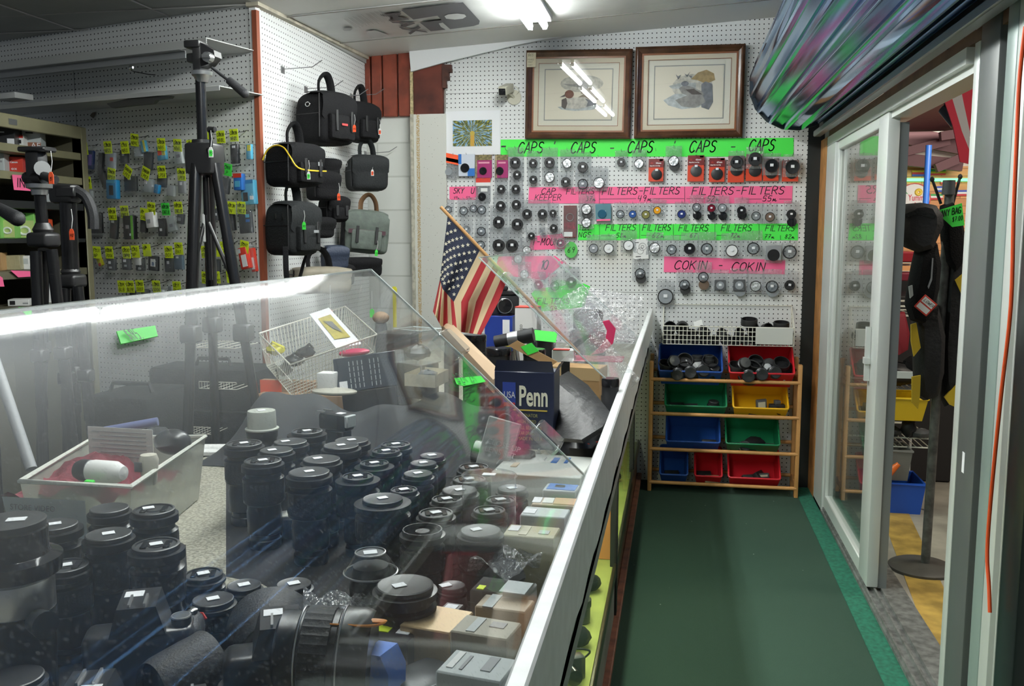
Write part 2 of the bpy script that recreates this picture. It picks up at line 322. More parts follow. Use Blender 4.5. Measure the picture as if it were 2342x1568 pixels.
band = colm.mth('LESS_THAN', colm.mth('ABSOLUTE', colm.mth('SUBTRACT', sx.outputs['X'], -1.53)), .010)
rust = colm.mth('MULTIPLY', band, colm.mth('GREATER_THAN', nz.outputs['Fac'], .47))
c = colm.mix(colm.mth('LESS_THAN', vo.outputs['Distance'], .09), (.62, .62, .57), (.10, .09, .07)); c = colm.mix(rust, c, (.46, .33, .16))
colm.l(c, colm.b.inputs['Base Color']); colm.b.inputs['Roughness'].default_value = .5
xl = onY(947, 262, YB).x; xr = onY(1022, 262, YB).x; zt = onY(945, 263, YB).z
struct('trim_2', MB().box(xl, xr, YB - .03, YB + .03, 0, zt), colm.m)
struct('trim_3', MB().box(xl - .012, xl + .006, YB - .045, YB + .02, 0, zt), mat('old_cream_edge', (.55, .52, .42), .6, noise=.4, nscale=40))
# red-brown tongue and groove boards above the blocks
red = mat('red_brown_boards', (.27, .055, .028), .45, noise=.45, nscale=9); mb = MB()
z0 = onY(845, 268, YB).z
for a, b in ((835, 849), (850, 875), (876, 910), (911, 943)):
    x0, x1 = onY(a, 200, YB).x + .003, onY(b, 200, YB).x - .003; mb.rbox(x0, x1, YB - .012, YB + .02, z0, 2.56, .004, 1)
struct('trim_4', mb, red)
struct('trim_5', MB().box(onY(948, 200, YB).x, onY(1014, 200, YB).x, YB - .02, YB + .02, zt, onY(980, 150, YB).z + .05), mat('dark_red_brown_board', (.15, .035, .022), .4, noise=.6, nscale=6))
struct('trim_6', MB().box(onY(941, 200, YB).x, onY(947, 200, YB).x, YB - .03, YB, zt - .01, onY(942, 160, YB).z), mat('raw_foam_edge', (.62, .50, .27), .8, noise=.5, nscale=70))
mb = MB(); x0 = onY(1014, 160, YB).x
for k in range(6): mb.box(x0, x0 + .055 - .008 * k + .01 * (k % 2), YB - .03, YB + .01, onY(1015, 150, YB).z - .022 * (k + 1), onY(1015, 150, YB).z - .022 * k)
struct('trim_7', mb, mat('broken_brown_edge', (.085, .03, .02), .7, noise=.5, nscale=40))
# pegboard of the back wall
x0, x1 = onY(1020, 300, YB).x, onY(1851, 300, YB).x
struct('wall_back_pegboard', MB().box(x0, x1, YB, YB + .015, .0, 2.75), PEG)
zs1 = onY(1100, 212, YB).z; zs2 = onY(1470, 668, YB).z
struct('trim_8', MB().box(x0, x1, YB - .0012, YB, zs1 - .0018, zs1).box(x0, x1, YB - .0012, YB, zs2 - .0018, zs2), mat('pegboard_joint', (.12, .12, .12), .8))
# white fascia board under the ceiling
def wp(x, y, off=0): p = onY(x, y, YB - off); return (p.x, p.z)
struct('trim_9', MB().prism([wp(941, 118), wp(1130, 96), wp(1355, 67), wp(1352, 75), wp(1186, 106), wp(1024, 145), wp(945, 167)], YB - .05, YB - .03), mat('white_fascia', (.78, .79, .80), .5))
# left side wall, parallel to the aisle, with pegboard sheets; then the slanted wall
struct('wall_left', MB().box(0, YB - YC, 0, .03, 0, 2.75), PEG, (XS, YC, 0), R(90))
struct('trim_10', MB().box(-.012, .012, -.012, .012, 0, zc(XS, YC) - .03), mat('red_brown_corner_strip', (.28, .075, .035), .6), (XS, YC, 0), R(-8))
pw = 2.9
struct('wall_left_front', MB().box(-pw, 0, 0, .03, 0, 2.75), PEG, tuple(LP0), -ANG)
zj = onL(560, 112).z; xj = (onL(171, 200) - LP0).dot(LD)
struct('trim_11', MB().box(-pw, 0, -.001, 0, zj - .0018, zj).box(xj - .001, xj + .001, -.001, 0, 0, zj), mat('pegboard_joint'), tuple(LP0), -ANG)
# ceilings
cm = NT('ceiling_board'); tc = cm.n('TexCoord'); nz = cm.n('TexNoise', Scale=3.0, Detail=6.0); cm.l(tc.outputs['Object'], nz.inputs['Vector'])
cm.l(cm.mix(nz.outputs['Fac'], (.60, .60, .57), (.68, .68, .66)), cm.b.inputs['Base Color']); cm.b.inputs['Roughness'].default_value = .45
def sheet(x0, x1, y0, y1, zf, t=.03, drop=0, n=1):
    mb = MB(); P = [(x0, y0), (x1, y0), (x1, y1), (x0, y1)]
    vs = [(x, y, zf(x, y) - drop) for x, y in P] + [(x, y, zf(x, y) - drop + t) for x, y in P]
    return mb.add(vs, [(0, 1, 2, 3), (7, 6, 5, 4), (0, 4, 5, 1), (1, 5, 6, 2), (2, 6, 7, 3), (3, 7, 4, 0)])
zl = lambda x, y: zc(XS, YC) + .008 * (x - XS) + .03 * (y - YC) * 0
struct('ceiling', sheet(XS, XD + .4, -1, YB + .05, zc), cm.m)
cd = mat('ceiling_board_grey', (.36, .37, .35), .6, noise=.12, nscale=4)
struct('ceiling_left', sheet(-5.2, XS + .012, -1, YB + .6, zl), cd)
# foil insulation board with its printing, between two ceiling joints
def onC(x, y):
    d = ray(x, y); n = Vector((-.057, -.026, 1)); p0 = Vector((XS, YB, 2.503)); return O + d * ((p0 - O).dot(n) / d.dot(n))
ya = onC(676, 34).y; yb = onC(788, 95).y
foil = mat('foil_faced_board', (.60, .61, .60), .32, .15, noise=.12, nscale=7)
struct('ceiling_foil_board', sheet(XS + .05, .75, ya, yb, zc, .004, .005), foil)
jm = mat('ceiling_joint', (.20, .19, .17), .7); mb = MB()
for y in (ya, yb, ya - 1.22, ya - 2.44):
    q = sheet(XS, .79, y - .004, y + .004, zc, .003, .008); mb.add(q.v, q.f)
struct('trim_12', mb, jm); mb = MB()
for k, (a, b) in enumerate((((0, 110), (140, 8)), )): pass
for x, y in ((330, 10), (60, 60)):
    d = ray(x, y); zz = zl(0, 0); p = O + d * ((zz - CZ) / d.z)
    mb.box(-5.1, XS, p.y - .003, p.y + .003, zl(p.x, 0) - .006, zl(p.x, 0) - .001)
for xx in (-2.35, -2.95, -3.55): mb.box(xx - .003, xx + .003, 1.5, 4.6, zl(xx, 0) - .006, zl(xx, 0) - .001)
struct('trim_13', mb, mat('ceiling_joint_pale', (.45, .44, .42), .7))
struct('trim_14', sheet(XS - .03, XS + .028, YC - .03, YB, zc, .02, .016), mat('cream_edge_moulding', (.50, .46, .36), .6, noise=.4, nscale=15))
# printing on the foil board: letters run away from the camera, their tops toward the right
n = Vector((-.057, -.026, 1)).normalized()
pc = onC(880, 40); yv = Vector((0, 1, .026)).normalized(); xv = yv.cross(-n)       # text right = +y, text up = +x, normal = down
ry = Vector((0, 1, .026)).normalized(); nz_ = -n; uy = nz_.cross(ry)
def CM(p, off=.012):
    q = p + nz_ * off; M = Matrix((ry, uy, nz_)).transposed().to_4x4(); M.translation = q; return M
ink = mat('printed_foil_ink', (.055, .055, .065), .45); ink2 = mat('faded_print', (.36, .36, .36), .5)
pr = struct('trim_15', MB(), ink)
m0 = onC(885, 74); sz = .205
ym = onC(868, 25); yx = onC(955, 72); fs = (yx.y - ym.y)
print_text('MAX', .135, ink, pr, CM(onC(868, 26)), 'board_lettering', .003, fit=onC(925, 74).y - onC(868, 26).y)
# the large reversed initial: dark block with a pale bowl and notch
def cpoly(pts, m, off, name='board_print'):
    vs = [onC(*p) + nz_ * off for p in pts]; o = part(name, MB().add(vs, [tuple(range(len(vs)))]), m, pr); return o
cpoly([(917, 17), (1058, -1), (1097, 42), (1095, 50), (1083, 54), (1040, 60), (985, 66), (960, 46), (1010, 40), (1000, 30), (945, 39)], ink, .012)
cpoly([(1016, 30), (1025, 26), (1045, 24), (1062, 26), (1066, 31), (1058, 36), (1040, 38), (1020, 36)], foil, .014, 'pale_bowl')
cpoly([(1003, 47), (1012, 45), (1022, 54), (1030, 61), (1020, 62), (1008, 55)], foil, .014, 'pale_notch')
cpoly([(783, 62), (790, 58), (802, 58), (806, 61), (800, 65), (787, 65)], ink2, .012)
cpoly([(838, 66), (858, 64), (890, 76), (868, 82), (848, 83)], mat('faint_print', (.47, .47, .47), .5), .011)
mb = MB()
for k in range(26):
    a = onC(786 + k * 3.3, 36 - k * .8 + (k % 3)); b = onC(822 + k * 3.1, 62 - k * .8)
    if k < 13 or k > 14:
        d = (b - a) * (.7 + .3 * random.random()); s_ = Vector((.0014, 0, 0)); mb.add([a + nz_ * .013 - s_, a + d + nz_ * .013 - s_, a + d + nz_ * .013 + s_, a + nz_ * .013 + s_], [(0, 1, 2, 3)])
part('small_print', mb, ink2, pr)
# ------------------------------------------------------------------ fluorescent fixtures, two tubes each, in a row parallel to the aisle
def tube_mat():
    k = NT('lit_fluorescent_tube'); e = k.n('Emission'); e.inputs[0].default_value = (.96, 1, .97, 1); e.inputs[1].default_value = TUBE_E; k.l(e.outputs[0], k.out.inputs['Surface']); return k.m
TM = tube_mat(); FX = -.72; FZ = 2.485; FEND = 4.72
def fixture(y1, x, z, label):
    t = thing('fluorescent_fixture', label, 'ceiling light', (x, y1 - .61, z), 0, 'fluorescent ceiling fixtures')
    part('housing', MB().rbox(-.075, .075, -.61, .61, .035, .075, .006, 1), mat('white_enamel', (.8, .8, .8), .4), t)
    for s in (-1, 1):
        b = part('tube', MB().cyl((s * .038, -.585, .012), (s * .038, .585, .012), .016, n=12), TM, t)
        for e in (-1, 1): part('tube_socket', MB().rbox(s * .038 - .012, s * .038 + .012, e * .60 - .013, e * .60 + .008, -.006, .036, .003, 1), mat('white_enamel'), b)
    return t
fixture(FEND, FX, FZ, 'far fluorescent fixture with two lit tubes hanging under the ceiling')
fixture(FEND - 1.225, FX, FZ - .03, 'second two-tube fluorescent fixture nearer the viewer, above the counter')
fixture(FEND - 2.45, FX, FZ - .065, 'third two-tube fluorescent fixture nearest the viewer, above the counter')
# ------------------------------------------------------------------ glass door in the right wall
ALU = mat('white_aluminium', (.66, .69, .67), .35, .2); ALU2 = mat('grey_aluminium', (.26, .28, .28), .35, .5); DKM = mat('dark_steel', (.03, .034, .034), .4, .5); WOOD = mat('orange_pine', (.52, .24, .07), .5, noise=.35, nscale=14)
def yD(px, py=700, X=XD): return onX(px, py, X).y
zh = onX(1889, 330, XD).z; zh2 = onX(2222, 121, XD).z; zh = (zh + zh2) / 2
y0, y1 = 5.35, yD(1868)
struct('wall_right', MB().box(XD, XD + .10, yD(1885, 800), YB + .02, 0, 2.75).box(XD + .02, XD + .12, -1, YB, zh + .26, 2.8), mat('grey_wall_paint', (.30, .30, .28), .6))
struct('trim_16', MB().box(XD - .09, XD - .002, y1, YB - .002, 0, zh + .3).box(XD - .11, XD - .09, y1 + .03, y1 + .05, 0, zh + .2), DKM)
struct('trim_17', MB().box(XD - .02, XD, yD(1885), y1 - .002, 0, zh + .02), WOOD)
struct('trim_18', MB().box(XD - .015, XD + .06, -1, yD(1887), zh + .016, zh + .048), mat('dark_brown_wood', (.13, .065, .03), .6, noise=.4, nscale=12))
yj = yD(2184, 880); d1 = struct('door_1', MB().box(XD - .02, XD + .09, yj, yD(1886) - .002, zh - .03, zh + .015).box(XD + .002, XD + .085, yj, yD(1886) - .002, zh - .055, zh - .03).rbox(XD - .02, XD + .012, yD(1905), yD(1886) - .002, .0, zh - .03, .004, 1), ALU)
yf0, yf1 = 3.80, yD(1905) - .002; ys0 = yD(2037, 295); ys1 = yD(2016, 290)
pan = struct('door_2', MB().rbox(XD - .01, XD + .035, ys0, ys1, .035, zh - .03, .005, 2).rbox(XD - .008, XD + .012, yf1 - .03, yf1, .035, zh - .03, .005, 2)
    .rbox(XD - .009, XD + .034, ys1, yf1 - .03, .035, .10, .004, 1).rbox(XD - .009, XD + .034, ys1, yf1 - .03, zh - .075, zh - .03, .004, 1), ALU)
struct('door_pane', MB().box(XD + .010, XD + .016, ys1, yf1 - .03, .10, zh - .075), GLASS, parent=pan)
struct('inner_stile', MB().box(XD + .036, XD + .07, onX(2058, 300, XD + .036).y, ys0 + .05, .03, zh - .07), ALU2, parent=pan)
struct('door_handle', MB().box(XD - .03, XD - .011, ys0 + .12, ys0 + .14, .86, 1.08).box(XD - .034, XD - .011, ys0 + .11, ys0 + .15, .93, .955), ALU, parent=pan)
struct('trim_19', MB().box(XD - .02, XD + .05, 1.2, yD(1886), 0, .018).box(XD + .05, XD + .14, 1.2, yD(1886), 0, .03).box(XD - .012, XD - .004, 1.2, yD(1886), .018, .03).box(XD + .02, XD + .028, 1.2, yD(1886), .018, .032), mat('worn_track_metal', (.30, .31, .30), .45, .5, noise=.5, nscale=30))
# the near jamb: a stack of upright profiles
def up(a, b, x0, x1, m, name, z1=2.6): 
    ya_, yb_ = yD(b, 880, x0), yD(a, 880, x0)
    return struct(name, MB().rbox(x0, x1, ya_, yb_, 0, z1, .006, 2), m)
up(2184, 2196, XD - .01, XD + .05, ALU, 'trim_20'); up(2197, 2238, XD - .02, XD + .05, mat('grey_jamb_paint', (.11, .12, .118), .4), 'trim_21'); up(2240, 2252, XD + .01, XD + .05, DKM, 'trim_22')
up(2253, 2276, XD - .03, XD + .05, mat('pale_green_jamb', (.26, .33, .31), .35), 'trim_23'); up(2277, 2298, XD - .028, XD + .05, ALU, 'trim_24'); up(2299, 2309, XD - .0, XD + .04, mat('olive_gap', (.09, .09, .05), .7), 'trim_25')
up(2310, 2314, XD - .03, XD + .05, ALU, 'trim_26'); up(2315, 2360, XD - .04, XD + .06, mat('dark_door_edge', (.022, .028, .030), .3, .3), 'trim_27')
struct('wall_right_front', MB().box(XD, XD + .10, -1, yD(2361, 880, XD - .04), 0, 2.75), mat('grey_wall_paint'))
p = onX(2204, 1057, XD - .02); solo('paper_sticker', 'small white paper sticker on the grey door jamb', 'sticker', MB().box(-.001, 0, -.010, .010, -.028, .028), WHT, (XD - .0205, p.y, p.z))
pts = [onX(x, y, XD - .06) for x, y in ((2345, 60), (2332, 180), (2325, 330), (2318, 500), (2312, 700), (2290, 900), (2268, 1120), (2258, 1260), (2262, 1340), (2264, 1400))]
def smooth(P, k=4):
    P = [Vector(p) for p in P]
    out = []
    for i in range(len(P) - 1):
        a, b, c, d = P[max(i - 1, 0)], P[i], P[i + 1], P[min(i + 2, len(P) - 1)]
        for j in range(k):
            t = j / k; out.append(.5 * ((2 * b) + (c - a) * t + (2 * a - 5 * b + 4 * c - d) * t * t + (3 * b - a - 3 * c + d) * t ** 3))
    return out + [P[-1]]
solo('extension_cord', 'orange cord hanging down the door jamb at the right edge', 'cord', MB().tube(smooth(pts), .0045, 8), mat('orange_cord', (.75, .09, .02), .4))
# ------------------------------------------------------------------ rolled steel shutter over the door
SH = mat('shutter_steel', (.10, .26, .54), .12, .95)  # blue reflected from outdoors is put into the steel's base colour
yS = 5.1; c0 = onY(1715, 255, yS); c1 = onY(1765, 300, yS); rr = .235; cx = c0.x + rr; czr = c1.z + rr + .01
t = thing('roller_shutter', 'rolled up steel shutter with ribbed slats above the door', 'roller shutter', (cx, 0, czr))
mb = MB(); nf = 17; prof = []
for i in range(nf):
    a0 = 2 * math.pi * i / nf; a1 = 2 * math.pi * (i + 1) / nf; P0 = Vector((math.cos(a0), 0, math.sin(a0))) * rr; P1 = Vector((math.cos(a1), 0, math.sin(a1))) * rr
    for q, bulge in ((0, -.006), (.06, .004), (.16, .012), (.28, .012), (.38, .002), (.46, -.002), (.9, -.002), (.95, -.010)):
        P = P0.lerp(P1, q); P = P * (1 + bulge / rr); prof.append((P.x, P.z))
mb.prism(list(reversed(prof)), .9, yS); part('slat_roll', mb, SH, t)
mb = MB(); mb.prism([(rr * 1.04 * math.cos(2 * math.pi * k / nf), rr * 1.04 * math.sin(2 * math.pi * k / nf)) for k in reversed(range(nf))], yS, yS + .012); part('end_plate', mb, DKM, t)
mb = MB(); z = zh + .05 - czr; xk = XD - .05 - cx
while z < -.0 - .02:
    mb.add([(xk, .9, z), (xk, YB - .12, z), (xk - .012, YB - .12, z + .018), (xk - .012, .9, z + .018), (xk, YB - .12, z + .034), (xk, .9, z + .034), (xk, YB - .12, z + .072), (xk, .9, z + .072)], [(0, 1, 2, 3), (3, 2, 4, 5), (5, 4, 6, 7)]); z += .072
part('hanging_slats', mb, mat('dull_shutter_steel', (.20, .205, .19), .35, .7, noise=.3, nscale=10), t)
part('bottom_bar', MB().rbox(xk - .03, xk + .012, .9, YB - .12, zh + .030 - czr, zh + .062 - czr, .005, 1), ALU2, t)
# ================================================================== BEYOND THE DOOR
conc = mat('hall_concrete', (.46, .43, .36), .6, noise=.45, nscale=3.5)
struct('floor_hall', MB().box(XD + .14, 9, -1, 14, -.05, 0), conc)
a, b = onZ(2070, 1230, 0), onZ(2150, 1420, 0); dr = (b - a).normalized(); nn = Vector((-dr.y, dr.x, 0)) * .07
struct('trim_28', MB().add([a - dr * 1 - nn, b + dr * 2 - nn, b + dr * 2 + nn, a - dr * 1 + nn], [(0, 1, 2, 3)]), mat('yellow_floor_line', (.55, .36, .08), .6, noise=.5, nscale=9), (0, 0, .002))
YH = 12.0
wd = NT('orange_stone_wood'); tc = wd.n('TexCoord'); mp = wd.n('Mapping'); wd.l(tc.outputs['Object'], mp.inputs['Vector']); mp.inputs['Rotation'].default_value = (R(90), 0, 0)
br = wd.n('TexBrick'); wd.l(mp.outputs[0], br.inputs['Vector']); br.inputs['Scale'].default_value = 1; br.inputs['Brick Width'].default_value = .45; br.inputs['Row Height'].default_value = .09; br.inputs['Mortar Size'].default_value = .004
br.inputs['Color1'].default_value = (.78, .36, .12, 1); br.inputs['Color2'].default_value = (.58, .24, .07, 1); br.inputs['Mortar'].default_value = (.30, .11, .03, 1)
wd.l(br.outputs['Color'], wd.b.inputs['Base Color']); zw = onY(2120, 381, YH).z
struct('wall_far', MB().box(2, 9, YH, YH + .1, 0, zw), wd.m)
struct('wall_gable', MB().box(2, 9, YH + .1, YH + .15, zw, 5.2), mat('cream_gable', (.72, .68, .60), .6))
mar = mat('maroon_paint', (.10, .028, .035), .6)
def beam(name, a, b, wd_, Y): 
    p, q = onY(*a, Y), onY(*b, Y); d = (q - p).normalized(); s = Vector((-d.z, 0, d.x)) * wd_
    struct(name, MB().prism([((p - s).x, (p - s).z), ((p + s).x, (p + s).z), ((q + s).x, (q + s).z), ((q - s).x, (q - s).z)][::-1], Y - .05, Y + .05), mar)
for i, (a, b, wv) in enumerate((((2040, 305), (2260, 345), .10), ((2040, 362), (2200, 378), .07), ((2060, 350), (2170, 322), .05), ((2140, 385), (2200, 360), .05), ((2150, 312), (2230, 300), .05))): beam('trim_%d' % (29 + i), a, b, wv, YH - .2 - .12 * i)
p0, p1 = onY(2040, 180, 9.5), onY(2040, 300, 11.6)
struct('ceiling_hall', MB().add([(.9, 3.0, 3.3), (9, 3.0, 3.3), (9, 11.6, onY(2040, 302, 11.6).z), (.9, 11.6, onY(2040, 302, 11.6).z)], [(0, 1, 2, 3)]), mar)
struct('wall_hall_side', MB().box(8.9, 9, 2, YH, 0, 5), mat('hall_side_paint', (.25, .2, .18), .7))
solo('light_strip', 'green string of small lights along the orange wall', 'light strip', MB().cyl(onY(2050, 411, YH - .05), onY(2300, 411, YH - .05), .02), mat('green_leds', (.15, .9, .3), .4, emit=2.))
q = onY(2126, 300, 10.5); solo('support_pole', 'blue painted pole standing in the hall beyond the door', 'pole', MB().cyl((0, 0, 0), (0, 0, onY(2126, 332, 10.5).z), .032, n=14), mat('blue_paint', (.04, .17, .62), .4), (q.x, 10.5, 0))
q = onY(2089, 455, YH - .04); t = thing('round_sign', 'round white hall sign with red lettering and a yellow sun', 'sign', (q.x, YH - .04, q.z))
rs = 36 / 2080 * depth(q); part('panel', MB().lathe([(rs, 0), (rs, .03)], 40, 0, Matrix.Rotation(R(90), 4, 'X')), PAPW, t)
part('rim', MB().ring(rs * .97, rs * .035, (0, -.035, 0)), mat('sign_rim_red', (.65, .08, .08), .5), t); part('sun', MB().ring(rs * .14, rs * .1, (rs * .25, -.035, rs * .42)), mat('sign_yellow', (.85, .6, .05), .5), t)
part('palm_leaves', MB().add([(-rs * .9, -.032, rs * .5), (-rs * .5, -.032, rs * .9), (-rs * .55, -.032, rs * .5), (-rs * .35, -.032, rs * .3), (-rs * .65, -.032, rs * .4), (-rs * .8, -.032, rs * .1)], [(0, 1, 2, 3, 4, 5)]), mat('sign_green', (.05, .4, .12), .5), t)
print_text('Yummy', rs * .55, mat('sign_red', (.65, .03, .08), .5), t, FR(-rs * .35, -.036, -rs * .1), 'lettering', .001, fit=rs * 1.1)
print_text('Latino', rs * .6, mat('sign_red'), t, FR(-rs * .6, -.036, -rs * .6), 'lettering', .001, fit=rs * 1.2)
fcols = [(.75, .6, .05), (.05, .1, .5), (.6, .04, .05), (.8, .8, .8), (.05, .4, .1)]
for i, (x, y, c1, c2, c3, wrd) in enumerate(((2104, 396, 0, 2, 1, 'yellow, red and blue'), (2145, 394, 4, 0, 2, 'green, yellow and red'), (2170, 414, 1, 3, 2, 'blue, white and red'), (2160, 432, 1, 3, 1, 'blue and white'), (2196, 441, 1, 3, 2, 'blue, white and red lower'), (2138, 450, 4, 3, 2, 'green, white and red'))):
    q = onY(x, y, YH - .03); ms = [mat('flag_tone_%d' % k, fcols[k], .6) for k in (c1, c2, c3)]; hh = .035
    solo('small_flag', 'small %s flag on the orange wall %s' % (wrd, ('near the light strip' if i < 3 else 'below the light strip')), 'flag', MB().box(-.09, .09, -.004, 0, hh / 3, hh, 0).box(-.09, .09, -.004, 0, -hh / 3, hh / 3, 1).box(-.09, .09, -.004, 0, -hh, -hh / 3, 2), ms, tuple(q), 0, 'small flags on the orange wall')
# large flag hanging in the hall
rw = mat('flag_red', (.55, .02, .05), .7); ww = mat('flag_grey_white', (.50, .49, .50), .7); Yf = 6.0; t = thing('hanging_flag', 'large red and white striped flag hanging in the hall', 'flag', (0, 0, 0))
for poly, m_, nm in (([(2155, 215), (2172, 205), (2200, 300), (2218, 345), (2218, 375), (2196, 370), (2180, 290)], rw, 'red_stripe'), ([(2172, 205), (2195, 190), (2205, 240), (2218, 300), (2218, 345), (2200, 300)], ww, 'white_stripe'), ([(2195, 190), (2230, 175), (2232, 300), (2218, 300), (2205, 240)], rw, 'red_stripe')):
    vs = [onY(x, y, Yf) for x, y in poly]; n_ = len(vs); vs = vs + [v + Vector((0, .012, 0)) for v in vs]
    part(nm, MB().add(vs, [tuple(range(n_)), tuple(reversed(range(n_, 2 * n_)))] + [(i, (i + 1) % n_, (i + 1) % n_ + n_, i + n_) for i in range(n_)]), m_, t)
zh_ = lambda y: 3.3 + (onY(2040, 302, 11.6).z - 3.3) * (y - 3) / 8.6
part('hanging_cord', MB().cyl((2.32, Yf, onY(2190, 200, Yf).z - .05), (2.32, Yf, zh_(Yf)), .004).cyl(onY(2200, 190, Yf), (onY(2200, 190, Yf).x, Yf, zh_(Yf)), .004), BLK, t)
q = onY(2160, 262, 7); solo('spot_light', 'small black spot lamp under the dark hall ceiling', 'lamp', MB().cyl((0, 0, .05), (.08, -.06, -.06), .05, .06, 14).cyl((0, 0, .05), (0, 0, zh_(7) - q.z), .008), BLKG, tuple(q))
# ================================================================== BACK WALL GOODS
def bp_(x, y, off=0): return onY(x, y, YB - off)
def banner(name, label, px, mats, texts, divs=(), Y=YB - .003, group=None, cat='sign'):
    """flat card strip: px = four picture corners; texts = (string, x, base y, height px) measured on the photo"""
    P = [onY(x, y, Y) for x, y in px]; c = sum(P, Vector()) / len(P); t = thing(name, label, cat, tuple(c), 0, group)
    n = len(P); vs = [p - c for p in P] + [p - c + Vector((0, .0012, 0)) for p in P]
    part('card', MB().add(vs, [tuple(range(n)), tuple(reversed(range(n, 2 * n)))] + [(i, (i + 1) % n, (i + 1) % n + n, i + n) for i in range(n)]), mats, t)
    mb = MB()
    for tx in texts:
        s, x, y, h = tx[:4]; xe = tx[4] if len(tx) > 4 else None; p = onY(x, y, Y); hh = (onY(x, y - h, Y) - p).length; kx = 1
        if xe: kx = (onY(xe, y, Y) - p).length / (twidth(s, hh) + .1 * hh)
        wm = MB(); write(wm, s, (p - c).x, (p - c).z, hh, -.0008, .11 if h > 12 else .13, kx=kx); part('lettering', wm, INK, t)
    for (ax, ay), (bx, by) in divs:
        a, b = onY(ax, ay, Y) - c, onY(bx, by, Y) - c; d = (b - a).normalized(); s_ = Vector((-d.z, 0, d.x)) * .0012
        mb.add([tuple(q + Vector((0, -.0008, 0))) for q in (a - s_, b - s_, b + s_, a + s_)], [(0, 1, 2, 3)])
    if mb.f: part('ruled_lines', mb, INK, t)
    return t
banner('caps_banner', 'long green card strip lettered CAPS under the two duck prints', [(1145, 358), (1815, 358), (1815, 315), (1145, 319)], GREEN,
       [('-', 1142, 352, 34, 1160), ('CAPS', 1184, 350, 24, 1246), ("'", 1262, 348, 24), ('CAPS', 1305, 350, 24, 1366), ('-', 1392, 350, 22, 1408), ('CAPS', 1435, 349, 25, 1497), ("'", 1537, 345, 22), ('CAPS', 1576, 348, 25, 1641), ('-', 1668, 347, 22, 1686), ('CAPS', 1712, 345, 25, 1775)])
banner('filter_size_banner', 'small pink card strip lettered SKY at the left end of the pegboard', [(1028, 457), (1093, 457), (1093, 426), (1028, 427)], PINK, [('SKY', 1037, 442, 12, 1063), ('U', 1077, 442, 12), ('49m', 1038, 455, 6), ('52m', 1066, 455, 6)])
banner('filter_size_banner', 'long pink card strip lettered CAP KEEPER and FILTERS', [(1208, 465), (1811, 465), (1813, 425), (1210, 428)], PINK,
       [('CAP', 1238, 443, 12, 1274), ('KEEPER', 1223, 458, 13, 1286), ('FILTERS', 1295, 444, 13, 1362), ('37m', 1340, 459, 10), ('FILTERS-FILTERS', 1377, 445, 16, 1558), ('49m', 1458, 460, 13, 1492), ('FILTERS-FILTERS', 1582, 445, 17, 1798), ('52m', 1617, 460, 12), ('55m', 1744, 460, 12, 1778)],
       [((1371, 430), (1371, 465)), ((1566, 427), (1566, 464)), ((1371, 455), (1455, 454)), ((1495, 454), (1565, 454)), ((1570, 454), (1612, 454)), ((1706, 455), (1742, 455)), ((1782, 455), (1810, 455))])
banner('filter_size_banner', 'long green card strip lettered FILTERS with sizes 58 to 82', [(1322, 549), (1825, 549), (1825, 511), (1322, 513)], GREEN,
       [('TER', 1323, 526, 11), ('NGS', 1323, 542, 11, 1354), ('FILTERS', 1385, 527, 14, 1457), ('58m', 1409, 543, 10, 1434), ('FILTERS', 1469, 527, 14, 1537), ('62m', 1491, 543, 10, 1521), ('FILTERS', 1552, 528, 14, 1623), ('67', 1578, 543, 10), ('FILTERS', 1649, 528, 14, 1722), ('72m', 1670, 543, 10), ('FILTERS', 1750, 528, 13, 1820), ('77m', 1748, 545, 9, 1772), ('82m', 1795, 545, 9, 1818)],
       [((1371, 512), (1371, 549)), ((1463, 512), (1463, 549)), ((1540, 512), (1540, 549)), ((1635, 512), (1635, 549)), ((1736, 512), (1736, 549)), ((1374, 539), (1405, 539)), ((1466, 538), (1488, 538)), ((1542, 538), (1570, 538)), ((1638, 538), (1665, 538)), ((1785, 538), (1785, 548))])
banner('brand_banner', 'pink card strip hand-lettered twice with the same word, lowest sign on the right', [(1518, 622), (1795, 627), (1796, 594), (1519, 586)], PINK, [('COKIN', 1542, 615, 19, 1622), ('-', 1641, 617, 20, 1655), ('COKIN', 1673, 619, 19, 1755)])
banner('mount_banner', 'pink card strip partly hidden behind packets above the flag', [(1210, 572), (1300, 568), (1285, 534), (1215, 540)], PINK, [('T-MOUNT', 1216, 560, 15, 1290)])
banner('pink_note', 'crumpled pink card low on the pegboard seen through the scuffed sheet', [(1130, 627), (1245, 640), (1290, 600), (1270, 585), (1140, 586)], PINK, [('10', 1235, 615, 20)])
banner('filter_size_banner', 'low green card lettered FILTERS seen through the scuffed sheet', [(1215, 672), (1240, 712), (1335, 702), (1350, 655), (1335, 648), (1225, 660)], GREEN, [('FILTERS', 1228, 694, 13, 1306), ('59', 1258, 711, 11)])
# ------------------------------------------------------------------ packets
DISC = {'cap': CAPM, 'blackdisc': mat('black_glass_filter', (.012, .012, .014), .12), 'silver': mat('bright_foil_disc', (.78, .80, .82), .25, .7, bump=.6, nscale=60), 'white': mat('white_disc', (.85, .86, .86), .4),  # silver: glints of crinkled plastic over black caps, put into the disc colour
        'blue': mat('blue_filter', (.04, .10, .32), .12), 'navy': mat('navy_filter', (.025, .04, .16), .12), 'olive': mat('olive_filter', (.22, .21, .07), .15), 'orange': mat('orange_filter', (.80, .36, .02), .15), 'red': mat('dark_red_filter', (.16, .008, .02), .12),
        'brown': mat('brown_filter', (.17, .12, .09), .15), 'grey': mat('grey_filter', (.30, .32, .34), .15), 'teal': mat('teal_filter', (.02, .09, .15), .12)}
LENSG = clear('clear_filter_glass', tint=(.86, .88, .9), refl=.1, rough=.02, dust=.03)
